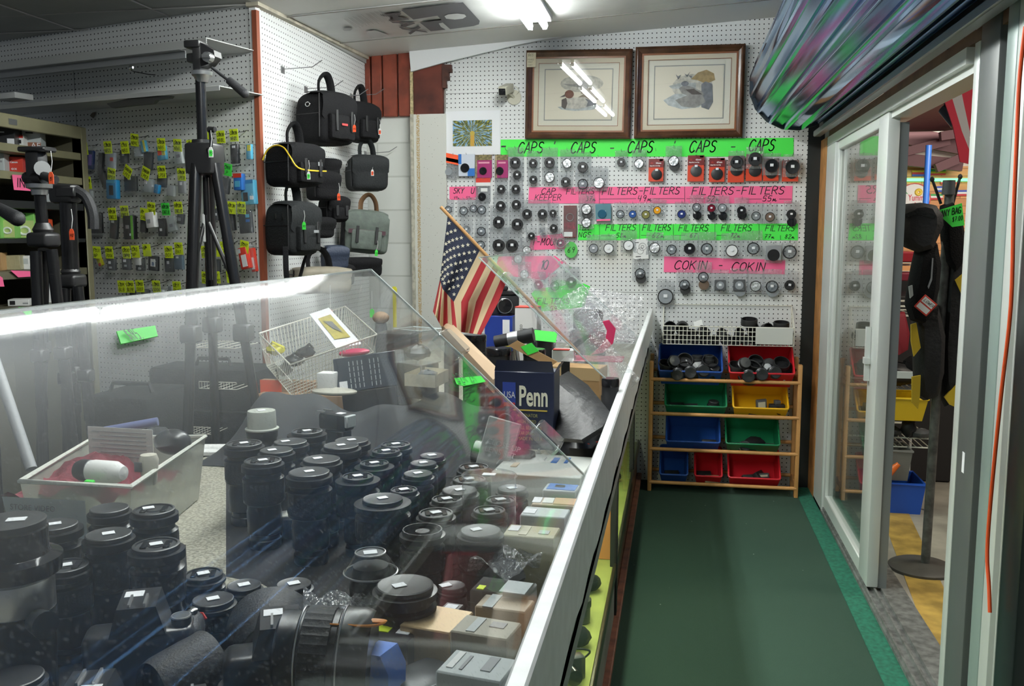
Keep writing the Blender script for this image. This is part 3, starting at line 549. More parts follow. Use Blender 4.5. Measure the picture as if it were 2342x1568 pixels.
RIMM = mat('filter_rim', (.03, .03, .032), .3, .4); RIMS = mat('silver_filter_rim', (.5, .5, .5), .3, .8)
def bagmesh(w_, h_, amp=.0034, nm='bag'):
    mb = MB(); a, b = random.random() * 9, random.random() * 9
    def fn(u, v, s):
        x = (u - .5) * w_; z = (v - .5) * h_; e = min(u, 1 - u, v, 1 - v); return (x + random.uniform(-1, 1) * .0008, s * (.0015 + .006 * min(e * 5, 1) * (1 - .5 * v)) + amp * math.sin(x * 160 + a + z * 60) * math.cos(z * 130 + b) + random.uniform(-.0009, .0009), z)
    mb.grid(lambda u, v: fn(u, v, -1), 8, 9); 
    return mb
def hookmb(L=.05): return MB().tube([(0, .0, .006), (0, -.004, 0), (0, -L, .003), (0, -L - .012, .012)], .0013, 5)
CLS = {}
def packet(x, y, d, kind, label, group, bw=1.55, bh=2.1, tilt=0, hook=True, sticker=True, rim=None, deep=1, under=None, cat='filter packet', name='filter_packet', yoff=.03):
    """x, y = centre of the round item on the photo, d = its diameter there"""
    Y = YB - yoff; p = onY(x, y, Y); D = d / F * depth(p); t = thing(name, label, cat, tuple(p), 0, group); t.rotation_euler = (0, R(tilt), 0)
    bwm, bhm = D * bw, D * bh; zc_ = bhm * .5 - D * .68
    b = part('plastic_bag', bagmesh(bwm, bhm), BAGM, t); b.location = (0, .009, zc_)
    if hook: h_ = part('hook', hookmb(yoff + .012), WIRE, t); h_.location = (0, yoff, zc_ + bhm * .44)
    if under: 
        u = part('spare_item', MB().lathe([(D * .46, 0), (D * .5, .002), (D * .5, .007), (D * .44, .008)], 20, 0, Matrix.Rotation(R(90), 4, 'X')), DISC[under] if under in DISC else CAPM, t); u.location = (D * .08, .010, -D * .45 * deep)
    r = D / 2
    if kind == 'cap': 
        mb = MB().lathe([(r * .98, 0), (r, .001), (r, .005), (r * .93, .0065), (r * .90, .0055), (r * .45, .0055), (r * .42, .0045), (0, .0045)], 26, 0, Matrix.Rotation(R(90), 4, 'X')); part('lens_cap', mb, mat('wall_cap_black', (.020, .020, .021), .35), t)
        part('pinch_grip', MB().rbox(-r * .62, -r * .38, -.0068, -.005, -r * .3, r * .3, .0008, 1).rbox(r * .38, r * .62, -.0068, -.005, -r * .3, r * .3, .0008, 1), BLKG, t)
    elif kind == 'ring': part('filter_ring', MB().ring(r * .92, r * .09, (0, -.003, 0), n=26), RIMM if rim is None else rim, t); part('filter_glass', MB().lathe([(r * .86, 0), (r * .86, .001)], 24, 0, Matrix.Translation((0, -.002, 0)) @ Matrix.Rotation(R(90), 4, 'X')), LENSG, t)
    elif kind == 'square': part('filter_holder', MB().rbox(-r, r, -.006, 0, -r, r, .003, 1), DGREY, t); part('filter_disc', MB().lathe([(r * .7, 0), (r * .7, .002)], 24, 0, Matrix.Translation((0, -.006, 0)) @ Matrix.Rotation(R(90), 4, 'X')), DISC['grey'], t)
    elif kind == 'case': part('slim_case', MB().rbox(-r, r, -.008, 0, -r, r, .002, 1), MGREY, t); part('filter_disc', MB().lathe([(r * .8, 0), (r * .8, .002)], 24, 0, Matrix.Translation((0, -.008, -r * .3)) @ Matrix.Rotation(R(90), 4, 'X')), DISC['blackdisc'], t)
    else:
        part('filter_disc', MB().lathe([(r * .88, 0), (r * .88, .003)], 26, 0, Matrix.Rotation(R(90), 4, 'X')), DISC[kind], t); part('filter_ring', MB().ring(r * .93, r * .07, (0, -.003, 0), n=26), RIMM, t)
    if sticker: part('price_sticker', MB().rbox(-r * .24, r * .24, -.0085, -.0078, -r * .2 + r * .1, r * .2 + r * .1, .0003, 1), WHT, t)
    return t
KN = {'cap': 'black lens cap', 'ring': 'clear ring filter', 'silver': 'crinkled bright foil disc', 'white': 'plain white disc', 'blue': 'blue filter', 'navy': 'navy blue filter', 'olive': 'olive filter', 'orange': 'orange filter', 'red': 'dark red filter',
      'brown': 'brown filter', 'grey': 'grey filter', 'teal': 'teal filter', 'blackdisc': 'black filter', 'square': 'square filter holder', 'case': 'slim filter case'}
def prow(rowname, group, items):
    for i, it in enumerate(items):
        x, y, d, k = it[:4]; kw = it[4] if len(it) > 4 else {}
        packet(x, y, d, k, 'bagged %s, %s from left in %s' % (KN[k], ORD[i], rowname), group, **kw)
prow('the row below the CAPS banner', 'cap packets in the top row', [(1178.6, 372, 25, 'cap'), (1219.6, 373.6, 20, 'cap'), (1257, 372, 24, 'cap'), (1297, 373, 22, 'silver'), (1333, 382, 24, 'cap'), (1421, 371, 19, 'cap'), (1461.6, 373.7, 22, 'silver'), (1540.6, 368, 24, 'silver', dict(under='cap'))])
prow('the second row below the CAPS banner', 'cap packets in the second row', [(1183, 400, 20, 'cap', dict(hook=False)), (1220, 411, 19, 'cap'), (1257, 405, 24, 'silver', dict(bh=1.7)), (1294, 416, 22, 'cap', dict(bh=1.8)), (1333, 421, 24, 'ring', dict(bh=1.8)), (1369.6, 418, 26, 'silver')])
prow('the upper pair left of CAP KEEPER', 'cap packets left of the keeper sign', [(1146.5, 432.6, 20, 'cap'), (1180, 432.6, 21, 'cap')])
prow('the pair below SKY sign level', 'cap packets left of the keeper sign', [(1145.4, 471, 23, 'cap'), (1181, 468, 22, 'cap')])
prow('the cluster below CAP KEEPER', 'cap packets below the keeper sign', [(1205.7, 489.6, 23, 'cap'), (1241, 489.6, 23, 'cap'), (1265, 487.5, 17, 'cap'), (1266.5, 522, 19, 'cap'), (1215.6, 539.7, 17, 'cap'), (1238, 529, 11, 'ring', dict(rim=RIMS, sticker=False)), (1243.7, 537, 12, 'ring', dict(rim=RIMS, sticker=False, hook=False))])
prow('the large caps above the flag', 'large cap packets above the flag', [(1141, 508, 27, 'cap'), (1183.5, 513, 27, 'cap'), (1141, 561, 29, 'cap'), (1171.4, 561, 29, 'cap'), (1205, 572, 20, 'silver')])
prow('the packets below the SKY sign', 'ring filters at the left edge', [(1025.4, 479.4, 17, 'ring'), (1060.8, 482, 20, 'ring'), (1083, 477, 18, 'ring', dict(hook=False)), (1101.8, 480, 21, 'ring'), (1067, 525, 19, 'ring', dict(rim=RIMS)), (1101, 529, 21, 'ring'), (1099.6, 560, 20, 'ring')])
prow('the row below the pink sizes strip', 'filter packets in the 49 and 52 row', [(1341, 478, 24, 'silver', dict(under='cap')), (1341, 509, 22, 'silver'), (1418.8, 489.7, 19, 'ring'), (1446.9, 489.7, 18, 'blue'), (1476.9, 490.7, 20, 'olive'), (1503, 480.8, 18, 'orange', dict(bw=2, tilt=8)), (1558.9, 489.7, 20, 'navy'), (1593.4, 474, 20, 'ring', dict(under='blackdisc', deep=2)), (1627, 476, 19, 'red', dict(under='blackdisc', deep=2)), (1652, 475.5, 20, 'grey', dict(under='blackdisc', deep=2)), (1696, 481.6, 21, 'blackdisc', dict(under='blackdisc')), (1729, 494, 21, 'ring'), (1760.8, 496, 22, 'brown'), (1809.9, 490, 22, 'blackdisc', dict(under='blackdisc', deep=1.7))])
prow('the row below the green strip', 'filter packets below the green strip', [(1282.5, 556, 22, 'ring', dict(tilt=-25, rim=RIMS)), (1357.5, 568, 22, 'grey'), (1392, 568, 23, 'white'), (1437.5, 561, 24, 'white'), (1497, 566.5, 25, 'silver'), (1536, 570.6, 23, 'ring'), (1577.3, 568.7, 26, 'blackdisc'), (1616.5, 569, 27, 'ring'), (1673.8, 573, 28, 'white', dict(bw=1.75)), (1722.8, 567.9, 28, 'ring', dict(bw=1.6, tilt=-4)), (1769, 578, 34, 'case', dict(bw=1.15, bh=1.4)), (1805.8, 576, 31, 'ring', dict(bw=1.15, bh=1.5))])
packet(1464, 625.5, 24, 'ring', 'bagged clear ring filter hanging alone left of the lowest pink strip', 'lone ring filters', under='ring')
prow('the lowest packet row', 'filter packets in the lowest row', [(1521.9, 678, 36, 'grey', dict(bw=1.12, bh=1.8, sticker=True)), (1565.5, 651, 24, 'ring', dict(under='ring')), (1608.4, 633.5, 24, 'ring', dict(under='brown', deep=1.6)), (1647, 652, 25, 'square'), (1690.6, 652, 27, 'square', dict(under='grey')), (1728, 654, 25, 'silver'), (1765.6, 655, 28, 'ring', dict(under='grey', deep=.8)), (1805.8, 652, 24, 'cap', dict(tilt=8))])
prow('the row behind the scuffed sheet', 'packets behind the scuffed sheet', [(1185, 592, 20, 'silver'), (1199.5, 627, 20, 'silver'), (1231.6, 651, 21, 'cap'), (1269, 653.5, 21, 'ring'), (1306.6, 645.5, 25, 'cap')])
# carded and boxed goods
def card(x0, x1, y0, y1, col, label, group=None, dep=.012, tilt=0, name='carded_cap', cat='carded lens cap', extras=(), cap=None, Y=YB - .022):
    a, b = onY(x0, y1, Y), onY(x1, y0, Y); c = (a + b) / 2; W, H = (b.x - a.x) / 2, (b.z - a.z) / 2
    t = thing(name, label, cat, tuple(c), 0, group); t.rotation_euler = (0, R(tilt), 0)
    part('backing_card', MB().rbox(-W, W, -dep / 2, dep / 2, -H, H, .001, 1), col, t)
    sx_, sz_ = 2 * W / (x1 - x0), 2 * H / (y1 - y0)
    for e in extras:
        ex0, ex1, ey0, ey1, m_, nm = e; X0 = -W + (ex0 - x0) * sx_; X1 = -W + (ex1 - x0) * sx_; Z0 = H - (ey1 - y0) * sz_; Z1 = H - (ey0 - y0) * sz_
        part(nm, MB().box(X0, X1, -dep / 2 - .0012, -dep / 2, Z0, Z1), m_, t)
    if cap:
        cx_, cy_, cd, m_ = cap; r = cd / 2 * sx_; part('lens_cap', MB().lathe([(r, 0), (r, .005), (r * .9, .007), (0, .006)], 24, 0, Matrix.Translation((-W + (cx_ - x0) * sx_, -dep / 2, H - (cy_ - y0) * sz_)) @ Matrix.Rotation(R(90), 4, 'X')), m_, t)
    part('hook', hookmb(.03), WIRE, t).location = (0, YB - Y - .0, H * .9)
    return t, (lambda xx, zz: FR(-W + (xx - x0) * sx_, -dep / 2 - .0016, H - (zz - y0) * sz_))
MAGE = mat('magenta_card', (.33, .02, .13), .4); STRP = mat('tan_black_strip', (.42, .33, .2), .5, noise=.9, nscale=60); RED2 = mat('orange_red_card', (.66, .06, .02), .35); DRED = mat('dark_red_card', (.16, .01, .01), .4)
card(1014, 1050, 352, 408, BAGM, 'clear bag with orange header hanging left of the blue and white card', None, .004, 12, 'filter_packet', 'filter packet', [(1014, 1050, 352, 374, ORNG, 'header'), (1016, 1048, 362, 370, PAPW, 'header_print')], (1029, 394, 16, DISC['grey']))
t, f_ = card(1049, 1086, 352, 403, mat('pale_blue_card', (.62, .66, .74), .4), 'blue and white card with black round cap left of the magenta cards', None, .010, 0, 'carded_cap', 'carded lens cap', [(1049, 1056, 352, 375, BLUEP, 'blue_corner'), (1070, 1086, 385, 403, BLUEP, 'blue_block')], (1064, 384, 20, BLKG))
for i, (a, b) in enumerate(((1088, 1125), (1133, 1162))):
    card(a, b, 354, 407, MAGE, 'magenta card with striped edge and black cap, %s one below the palm photo' % ('left' if i == 0 else 'right'), 'magenta cap cards', .012, 0, 'carded_cap', 'carded lens cap', [(a, a + 4, 354, 407, STRP, 'striped_edge'), (a + 4, b, 354, 366, mat('olive_print', (.25, .20, .08), .5, noise=.7, nscale=90), 'top_print'), (a + 7, b - 5, 370, 374, mat('pink_print', (.7, .3, .4), .5), 'print')], ((a + b) / 2 + (-1 if i == 0 else -4), 391, 17 if i == 0 else 18, BLKG))
card(1089, 1122, 407, 461, BAGM, 'clear blister with red and white header and a black filter, under the left magenta card', None, .006, 0, 'filter_packet', 'filter packet', [(1089, 1122, 407, 417, REDP, 'header'), (1089, 1122, 417, 425, PAPW, 'header_print'), (1100, 1115, 430, 438, PAPW, 'insert')], (1103, 450, 18, BLKG))
def redcard(x0, x1, y0, y1, sz_, cap, label):
    t, f_ = card(x0, x1, y0, y1, RED2, label, 'red cap cards', .012, 0, 'carded_cap', 'carded lens cap', [(x0, x1, y0, y0 + (y1 - y0) * .38, DRED, 'dark_top'), (x0 + (x1 - x0) * .72, x1 - 2, y0 + 1, y0 + 5, PAPW, 'sticker')], cap)
    k = (x1 - x0); print_text('dlc', .014, REDP, t, f_(x0 + 4, y0 + 11.5)); 
    if sz_: print_text(sz_, .012, PAPW, t, f_(x0 + k * .48, y0 + 11.5), 'lettering', .0004); print_text('Snap-On Lens Cap', .0075, PAPW, t, f_(x0 + 3, y0 + 17), 'small_lettering', .0004)
    part('white_sticker', MB().box(-.008, .008, -.0165, -.0155, -.006, .006), WHT, t).location = ((cap[0] - (x0 + x1) / 2) * .00245, 0, ((y0 + y1) / 2 - cap[1] + cap[2] * .42) * .00245)
    return t
redcard(1483, 1518, 363, 415, '55mm', (1502, 399, 25, BLK), 'short red and black card with black cap, leftmost red card')
redcard(1572, 1611, 355, 415, '62mm', (1592, 391, 27, CAPM), 'tall red and black card with grey cap below the fourth CAPS word')
redcard(1621, 1658, 361, 416, '67mm', (1640, 398, 28, BLK), 'red and black card with large black cap, right of the tall red card')
for i, (x0, x1, y0, y1, cx_, cy_, cd) in enumerate(((1664, 1703, 356, 417, 1684.5, 388, 30), (1705, 1744, 352, 414, 1727, 390, 30), (1745, 1782, 362, 414, 1764, 394, 30), (1788, 1827, 366, 415, 1811, 395, 30))):
    redcard(x0, x1, y0, y1, '', (cx_, cy_, cd, BLK), 'orange-red card behind a bagged cap, %s of the four at the right end' % ORD[i])
for i, (x, y, d) in enumerate(((1684.5, 371, 28), (1726.8, 364, 31), (1764.9, 379, 31), (1812.5, 382, 32))):
    packet(x, y, d, 'cap' if i < 2 else 'blackdisc', 'large bagged black cap, %s of the four in front of orange-red cards' % ORD[i], 'large caps at the right end', bw=1.3, bh=1.6, yoff=.052)
t, f_ = card(1289, 1319, 470, 543, DRED, 'tall dark plastic case with a ring filter right of the line of caps', None, .014, 0, 'filter_case', 'filter case', [(1291, 1317, 508, 524, mat('maroon_print', (.3, .02, .04), .4, noise=.6, nscale=60), 'print'), (1290, 1310, 530, 541, PAPW, 'insert')])
part('filter_ring', MB().ring(.021, .002, (0, -.012, .025)), RIMS, t); part('clear_cover', MB().rbox(-.038, .038, -.011, -.008, -.088, .088, .001, 1), CASEM, t)
t, f_ = card(1362, 1398, 466, 505, mat('teal_case', (.10, .22, .27), .25), 'teal square case with pink edge and a dark blue filter, left in the 49 row', None, .02, -2, 'filter_case', 'filter case', [(1364, 1396, 501, 505, PINK, 'pink_edge'), (1376, 1386, 482, 488, WHT, 'sticker')], (1377.5, 489, 20, DISC['teal']))
t, f_ = card(1447, 1483, 546, 592, PAPW, 'white instruction card with line drawings of lens rings', None, .002, -4, 'instruction_card', 'card', [])
part('line_drawing', MB().ring(.018, .0008, (-.002, -.002, -.012)).ring(.021, .0008, (.012, -.002, .012)).ring(.008, .001, (.012, -.002, .012)).box(-.03, -.008, -.002, -.0015, .036, .040).box(-.03, .0, -.002, -.0015, -.045, -.041), INK, t)
p = onY(1306, 571, YB - .02); t = thing('green_note', 'round green paper with handwriting left of the grey filter', 'sign', tuple(p)); part('paper_disc', MB().lathe([(.045, 0), (.045, .002)], 24, 0, Matrix.Rotation(R(90), 4, 'X') @ Matrix.Diagonal((.85, 1.05, 1, 1))), mat('muted_green_paper', (.10, .50, .10), .6), t); mb = MB(); write(mb, '69', -.02, -.015, .03, -.0035, .1); part('lettering', mb, INK, t)
# ------------------------------------------------------------------ duck prints
FRM = mat('walnut_frame', (.085, .035, .016), .25, noise=.5, nscale=12); FRI = mat('reddish_frame_lip', (.26, .09, .03), .3); MATC = mat('cream_mount', (.62, .56, .43), .7); MATL = mat('ivory_mount', (.70, .68, .58), .7); MATG = mat('grey_mount_line', (.30, .30, .28), .6); PRT = mat('print_paper', (.72, .67, .55), .7)
def picture(label, corners, inner, art):
    """corners: outer tl,tr,br,bl; inner offsets px"""
    Y = YB - .03; P = [onY(*q, Y) for q in corners]; c = sum(P, Vector()) / 4; ang = math.atan2((P[1] - P[0]).z, (P[1] - P[0]).x) * .5 + math.atan2((P[2] - P[3]).z, (P[2] - P[3]).x) * .5
    t = thing('framed_print', label, 'picture', tuple(c), 0, 'framed duck prints'); t.rotation_euler = (R(1.6), -ang, 0)
    W = ((P[1] - P[0]).length + (P[2] - P[3]).length) / 4; H = ((P[0] - P[3]).length + (P[1] - P[2]).length) / 4
    fw_ = .038; prof = [(0, .025), (0, -.012), (.006, -.018), (.014, -.020), (.020, -.014), (.028, -.012), (fw_, -.003), (fw_, .0)]
    mb = MB()
    for k, (L, D) in enumerate(((W, H), (H, W), (W, H), (H, W))):
        a = k * math.pi / 2; M = Matrix.Rotation(a, 4, 'Y'); n = len(prof); vs = []
        for s in (-1, 1):
            for o, y in prof: vs.append((s * (L - o), y, D - o))
        mb.add(vs, [(i, i + 1, n + i + 1, n + i) for i in range(n - 1)], 0, M)
    part('frame', mb, FRM, t)
    mb = MB(); 
    def fr(w0, h0, b, y, mi=0): return [((-w0, w0, h0 - b, h0)), ((-w0, w0, -h0, -h0 + b)), ((-w0, -w0 + b, -h0 + b, h0 - b)), ((w0 - b, w0, -h0 + b, h0 - b))]
    def frame(nm, w0, h0, b, y, m_, th=.002):
        q = MB()
        for x0, x1, z0, z1 in fr(w0, h0, b, y): q.box(x0, x1, y, y + th, z0, z1)
        part(nm, q, m_, t)
    w1, h1 = W - fw_, H - fw_
    frame('frame_lip', w1 + .003, h1 + .003, .011, -.004, FRI, .006); frame('outer_mount', w1 - .006, h1 - .006, .028, .0, MATC); frame('mount_line', w1 - .033, h1 - .033, .003, -.001, FRI)
    part('backing_mount', MB().box(-w1, w1, .006, .009, -h1, h1), MATL, t)
    pw_, ph_ = w1 - .075, h1 - .072; frame('inner_line', pw_ + .007, ph_ + .007, .005, .0045, MATG); part('print_sheet', MB().box(-pw_, pw_, .0045, .006, -ph_, ph_), PRT, t)
    part('picture_glass', MB().box(-w1, w1, -.0045, -.003, -h1, h1), PGLASS, t)
    for i, (nm, colr, pts) in enumerate(art):
        m_ = mat('paint_' + colr, dict(sky=(.50, .53, .52), water=(.52, .56, .56), white=(.62, .59, .52), grey=(.32, .31, .29), dark=(.10, .08, .07), rust=(.20, .07, .04), brown=(.28, .22, .15), reed=(.42, .30, .13), slate=(.20, .21, .23), mist=(.60, .58, .50))[colr], .7, noise=.35, nscale=45)
        y = .0042 - i * .0003; q = MB()
        q.add([(x * pw_, y, z * ph_) for x, z in pts], [tuple(range(len(pts)))]); part(nm, q, m_, t)
    return t, W, H
def ell(cx_, cz_, a, b, n=20, rot=0): return [(cx_ + a * math.cos(2 * math.pi * i / n) * math.cos(rot) - b * math.sin(2 * math.pi * i / n) * math.sin(rot), cz_ + a * math.cos(2 * math.pi * i / n) * math.sin(rot) + b * math.sin(2 * math.pi * i / n) * math.cos(rot)) for i in range(n)]
t, W, H = picture('framed print of two ducks with a paper note on its corner, left picture', [(1203, 117), (1445, 112), (1443, 318), (1203, 316)], 0, [
    ('painted_sky', 'mist', ell(.1, .45, .65, .35)), ('painted_water', 'water', [(-.62, -.5), (-.2, -.4), (.6, -.42), (.75, -.5), (.4, -.62), (-.1, -.66), (-.5, -.6)]), ('far_bank', 'grey', [(-.5, .45), (-.1, .42), (.15, .5), (.3, .38), (.1, .28), (-.3, .36)]),
    ('reed_bank', 'brown', [(0, -.1), (.2, .05), (.5, .12), (.68, .0), (.66, -.2), (.3, -.24), (.05, -.2)]), ('back_duck', 'brown', [(.08, .05), (.1, .25), (.3, .33), (.52, .1), (.5, .05), (.3, 0)]), ('back_duck_head', 'grey', ell(.2, .5, .09, .1)), ('back_duck_neck', 'grey', [(.12, .42), (.1, .25), (.28, .25), (.28, .45)]),
    ('duck_body', 'white', [(-.35, -.55), (-.48, -.3), (-.3, -.12), (.2, -.1), (.5, -.3), (.58, -.4), (.3, -.5), (0, -.58)]), ('duck_breast', 'dark', [(-.5, -.5), (-.5, -.2), (-.36, -.12), (-.32, -.35), (-.38, -.6)]), ('duck_tail', 'slate', [(.2, -.15), (.5, -.3), (.58, -.4), (.25, -.5), (.3, -.3)]),
    ('duck_head', 'rust', ell(-.27, .02, .14, .17)), ('duck_bill', 'dark', [(-.4, .02), (-.56, -.1), (-.4, -.08)])])
part('paper_note', MB().box(-.026, .026, -.0235, -.0225, -.04, .04), mat('aged_note', (.62, .56, .40), .7), t, M=Matrix.Translation((-W + .032, 0, H - .055)))
mb = MB(); write(mb, '$65', -W + .012, H - .035, .014, -.0245, .12); write(mb, 'FRAMED', -W + .009, H - .058, .008, -.0245, .12); write(mb, 'PRINT', -W + .012, H - .072, .008, -.0245, .12); write(mb, 'SIGNED', -W + .009, H - .087, .007, -.0245, .12); part('note_writing', mb, mat('note_ink', (.15, .15, .1), .6), t)
picture('framed print of a duck beside a stump with flying ducks, right picture', [(1452, 110), (1703, 100), (1700, 314), (1452, 315)], 0, [
    ('painted_mist', 'mist', ell(.1, .2, .6, .5)), ('painted_water', 'water', [(-.75, -.3), (-.4, -.05), (.1, -.1), (.5, -.4), (.3, -.6), (-.2, -.66), (-.6, -.5)]), ('far_bank', 'sky', [(-.6, .25), (-.2, .38), (.2, .35), (.2, .1), (-.5, .15)]),
    ('reeds', 'reed', [(.05, .5), (.25, .75), (.5, .85), (.72, .7), (.76, .45), (.5, .3), (.25, .45)]), ('stump', 'slate', [(.38, -.6), (.36, .3), (.48, .4), (.68, .3), (.72, -.4), (.6, -.7)]), ('driftwood', 'grey', [(-.4, -.3), (0, -.1), (.4, -.1), (.5, -.4), (.2, -.62), (-.2, -.55)]),
    ('duck_body', 'grey', [(-.3, .15), (-.2, -.05), (.1, -.2), (.45, -.12), (.4, 0), (.1, .2), (-.15, .28)]), ('duck_head', 'slate', ell(-.12, .33, .11, .1)), ('wing', 'dark', [(-.1, .1), (.15, .12), (.4, -.1), (.1, -.1)]),
    ('flying_duck', 'slate', [(-.4, .7), (-.33, .62), (-.24, .68), (-.33, .5)]), ('flying_duck', 'slate', [(-.15, .72), (-.06, .66), (.03, .8), (-.06, .58)]), ('flying_duck', 'slate', [(-.02, .64), (.08, .62), (.06, .52)])])
# palm photograph in a white mount
Pm = [onY(x, y, YB - .012) for x, y in ((1020, 355), (1144, 356), (1145, 252), (1022, 254))]; c = sum(Pm, Vector()) / 4
t = thing('palm_photo', 'matted colour photo of a palm crown at the left of the caps banner', 'photograph', tuple(c))
part('white_mount', MB().box(Pm[0].x - c.x, Pm[1].x - c.x, -.002, .002, Pm[0].z - c.z, Pm[2].z - c.z), mat('white_mount_board', (.80, .81, .83), .6), t)
k = NT('palm_picture'); tc = k.n('TexCoord'); sx = k.n('SeparateXYZ'); k.l(tc.outputs['Object'], sx.inputs[0]); an = k.mth('ARCTAN2', sx.outputs['Z'], sx.outputs['X'])
rd = k.mth('SQRT', k.mth('ADD', k.mth('MULTIPLY', sx.outputs['X'], sx.outputs['X']), k.mth('MULTIPLY', sx.outputs['Z'], sx.outputs['Z'])))
cb = k.n('CombineXYZ'); k.l(k.mth('MULTIPLY', an, 7.), cb.inputs[0]); k.l(k.mth('MULTIPLY', rd, 14.), cb.inputs[1]); nz = k.n('TexNoise', Scale=1.6, Detail=5.0); k.l(cb.outputs[0], nz.inputs['Vector'])
c1 = k.mix(k.mth('GREATER_THAN', nz.outputs['Fac'], .47), (.20, .42, .72), (.05, .07, .015)); n3 = k.n('TexNoise', Scale=4.0, Detail=4.0); k.l(cb.outputs[0], n3.inputs['Vector'])
c1 = k.mix(k.mth('GREATER_THAN', n3.outputs['Fac'], .56), c1, (.42, .38, .06)); tr = k.mth('MULTIPLY', k.mth('LESS_THAN', k.mth('ABSOLUTE', sx.outputs['X']), .012), k.mth('LESS_THAN', sx.outputs['Z'], 0.0))
c1 = k.mix(tr, c1, (.55, .32, .05)); c1 = k.mix(k.mth('LESS_THAN', rd, .014), c1, (.5, .36, .06)); k.l(c1, k.b.inputs['Base Color']); k.b.inputs['Roughness'].default_value = .4
a_, b_ = onY(1036, 335, YB - .0145) - c, onY(1125, 274, YB - .0145) - c; hw, hh = (b_.x - a_.x) / 2, (b_.z - a_.z) / 2
ph = part('palm_print', MB().box(-hw, hw, -.0006, .0006, -hh, hh), k.m, t); ph.location = ((a_.x + b_.x) / 2, -.0027, (a_.z + b_.z) / 2)
# security camera
p = onY(1160, 205, YB - .07); t = thing('security_camera', 'beige security camera on a round bracket above the palm photo', 'security camera', tuple(p))
BEI = mat('beige_plastic', (.52, .50, .40), .4); M = Matrix.Rotation(R(18), 4, 'X') @ Matrix.Rotation(R(-12), 4, 'Z')
part('camera_body', MB().rbox(-.026, .022, -.07, .05, -.02, .028, .003, 1, 0, M), BEI, t); part('camera_lens', MB().box(-.021, .018, -.074, -.068, -.018, .018, 0, M).cyl(M @ Vector((0, -.073, 0)), M @ Vector((0, -.080, 0)), .012, .011, 16), BLKG, t)
part('bracket', MB().cyl((0, .02, -.01), (.03, .066, -.035), .008).cyl((.03, .06, -.035), (.03, .069, -.035), .042, n=22), BEI, t); part('cable', MB().tube(smooth([Vector(q) for q in ((.02, .03, .015), (.045, .03, .02), (.062, .045, .0), (.045, .062, -.02))]), .002, 5), BEI, t)
# bare wire hooks left on the pegboard
for x, y in ((1369, 360), (1160, 345), (1500, 345), (1585, 345)):
    p = onY(x, y, YB); solo('peg_hook', 'bare wire hook on the pegboard, %s' % {1369: 'in the gap of the caps row', 1160: 'by the right magenta card', 1500: 'above the short red card', 1585: 'above the tall red card'}[x], 'hook', hookmb(.05), WIRE, tuple(p), 0, 'bare hooks by the caps banner')
# ------------------------------------------------------------------ wire basket of hoods
def tori(mb, R_, h, M): return mb.lathe([(R_ * .92, 0), (R_, .0), (R_, h), (R_ * .92, h), (R_ * .88, h * .5)], 20, 0, M, cap=False).lathe([(R_ * .92, h), (R_ * .9, 0)], 20, 0, M, cap=False)
def junk(loc, R_, h, rot, label, cat='lens hood', name='lens_hood', group=None, m_=None):
    o = solo(name, label, cat, MB().lathe([(0, 0), (R_, 0), (R_, h * .9), (R_ * .96, h), (R_ * .88, h), (R_ * .86, h * .2), (0, h * .2)], 22), m_ or BLK, tuple(loc), 0, group); o.rotation_euler = rot; return o
yb0 = YB - .17; a, b = onY(1516, 786, yb0), onY(1817, 750, yb0); zb, zt_ = a.z, b.z
t = thing('wire_basket', 'white wire basket of lens hoods hung on the pegboard', 'basket', ((a.x + b.x) / 2, YB - .09, zb)); W = (b.x - a.x) / 2; H = zt_ - zb
mb = MB(); n = 32
for i in range(n + 1): x = -W + 2 * W * i / n; mb.tube([(x, -.08, 0), (x, -.08, H)], .0020, 5).tube([(x, -.08, 0), (x, .075, 0)], .0016, 4)
for j in range(5): mb.tube([(-W, -.08, H * j / 4), (W, -.08, H * j / 4)], .0032 if j == 4 else .0020, 5)
part('front_grid', mb, WWIRE, t); zt2 = onY(1520, 695, YB - .01).z - zb; mb = MB()
for s in (-1, 1):
    mb.tube([(s * W, -.08, 0), (s * W, -.08, H), (s * W, .08, zt2), (s * W, .08, 0)], .0022, 5)
    for j in range(4): mb.tube([(s * W, -.08, H * j / 4), (s * W, .08, zt2 * j / 4)], .0013, 4)
    for j in range(1, 4): mb.tube([(s * W, -.08 + .04 * j, 0), (s * W, -.08 + .04 * j, H + (zt2 - H) * j / 4)], .0013, 4)
mb.tube([(-W, .08, zt2), (W, .08, zt2)], .0025, 5); part('side_wires', mb, WWIRE, t)
part('clear_label_holder', MB().rbox(W * .42, W * .98, -.088, -.084, .01, H, .001, 1), mat('frosted_strip', (.62, .62, .58), .35), t)
xx = lambda px: onY(px, 760, YB - .08).x
for i, (px, pz, r_, h_, rx, ry) in enumerate(((1530, .075, .036, .045, 60, 20), (1560, .09, .037, .05, 100, 0), (1582, .04, .03, .03, 20, 10), (1605, .05, .036, .04, 15, 30), (1650, .06, .028, .02, 80, 0), (1690, .05, .028, .03, 40, 10), (1712, .11, .046, .035, 12, 0), (1722, .075, .036, .055, 60, -20), (1750, .085, .03, .05, 70, 50), (1785, .085, .044, .045, 10, 0), (1800, .06, .028, .05, 80, 20), (1770, .05, .028, .04, 80, 0))):
    junk((xx(px), YB - .09 + .012 * (i % 3 - 1), zb + pz), r_, h_, (R(rx), R(ry), 0), 'black lens hood, %s from the left in the white wire basket' % ORD[i], group='hoods in the white wire basket')
for i, px in enumerate((1526, 1546, 1566, 1588, 1612, 1634, 1660, 1682, 1704, 1728)):
    junk((xx(px), YB - .12, zb + .022), .031, .040, (R(75 + 10 * (i % 2)), R(i * 17 % 40), 0), 'black hood low behind the basket grid, %s from the left' % ORD[i], group='hoods low in the white wire basket')
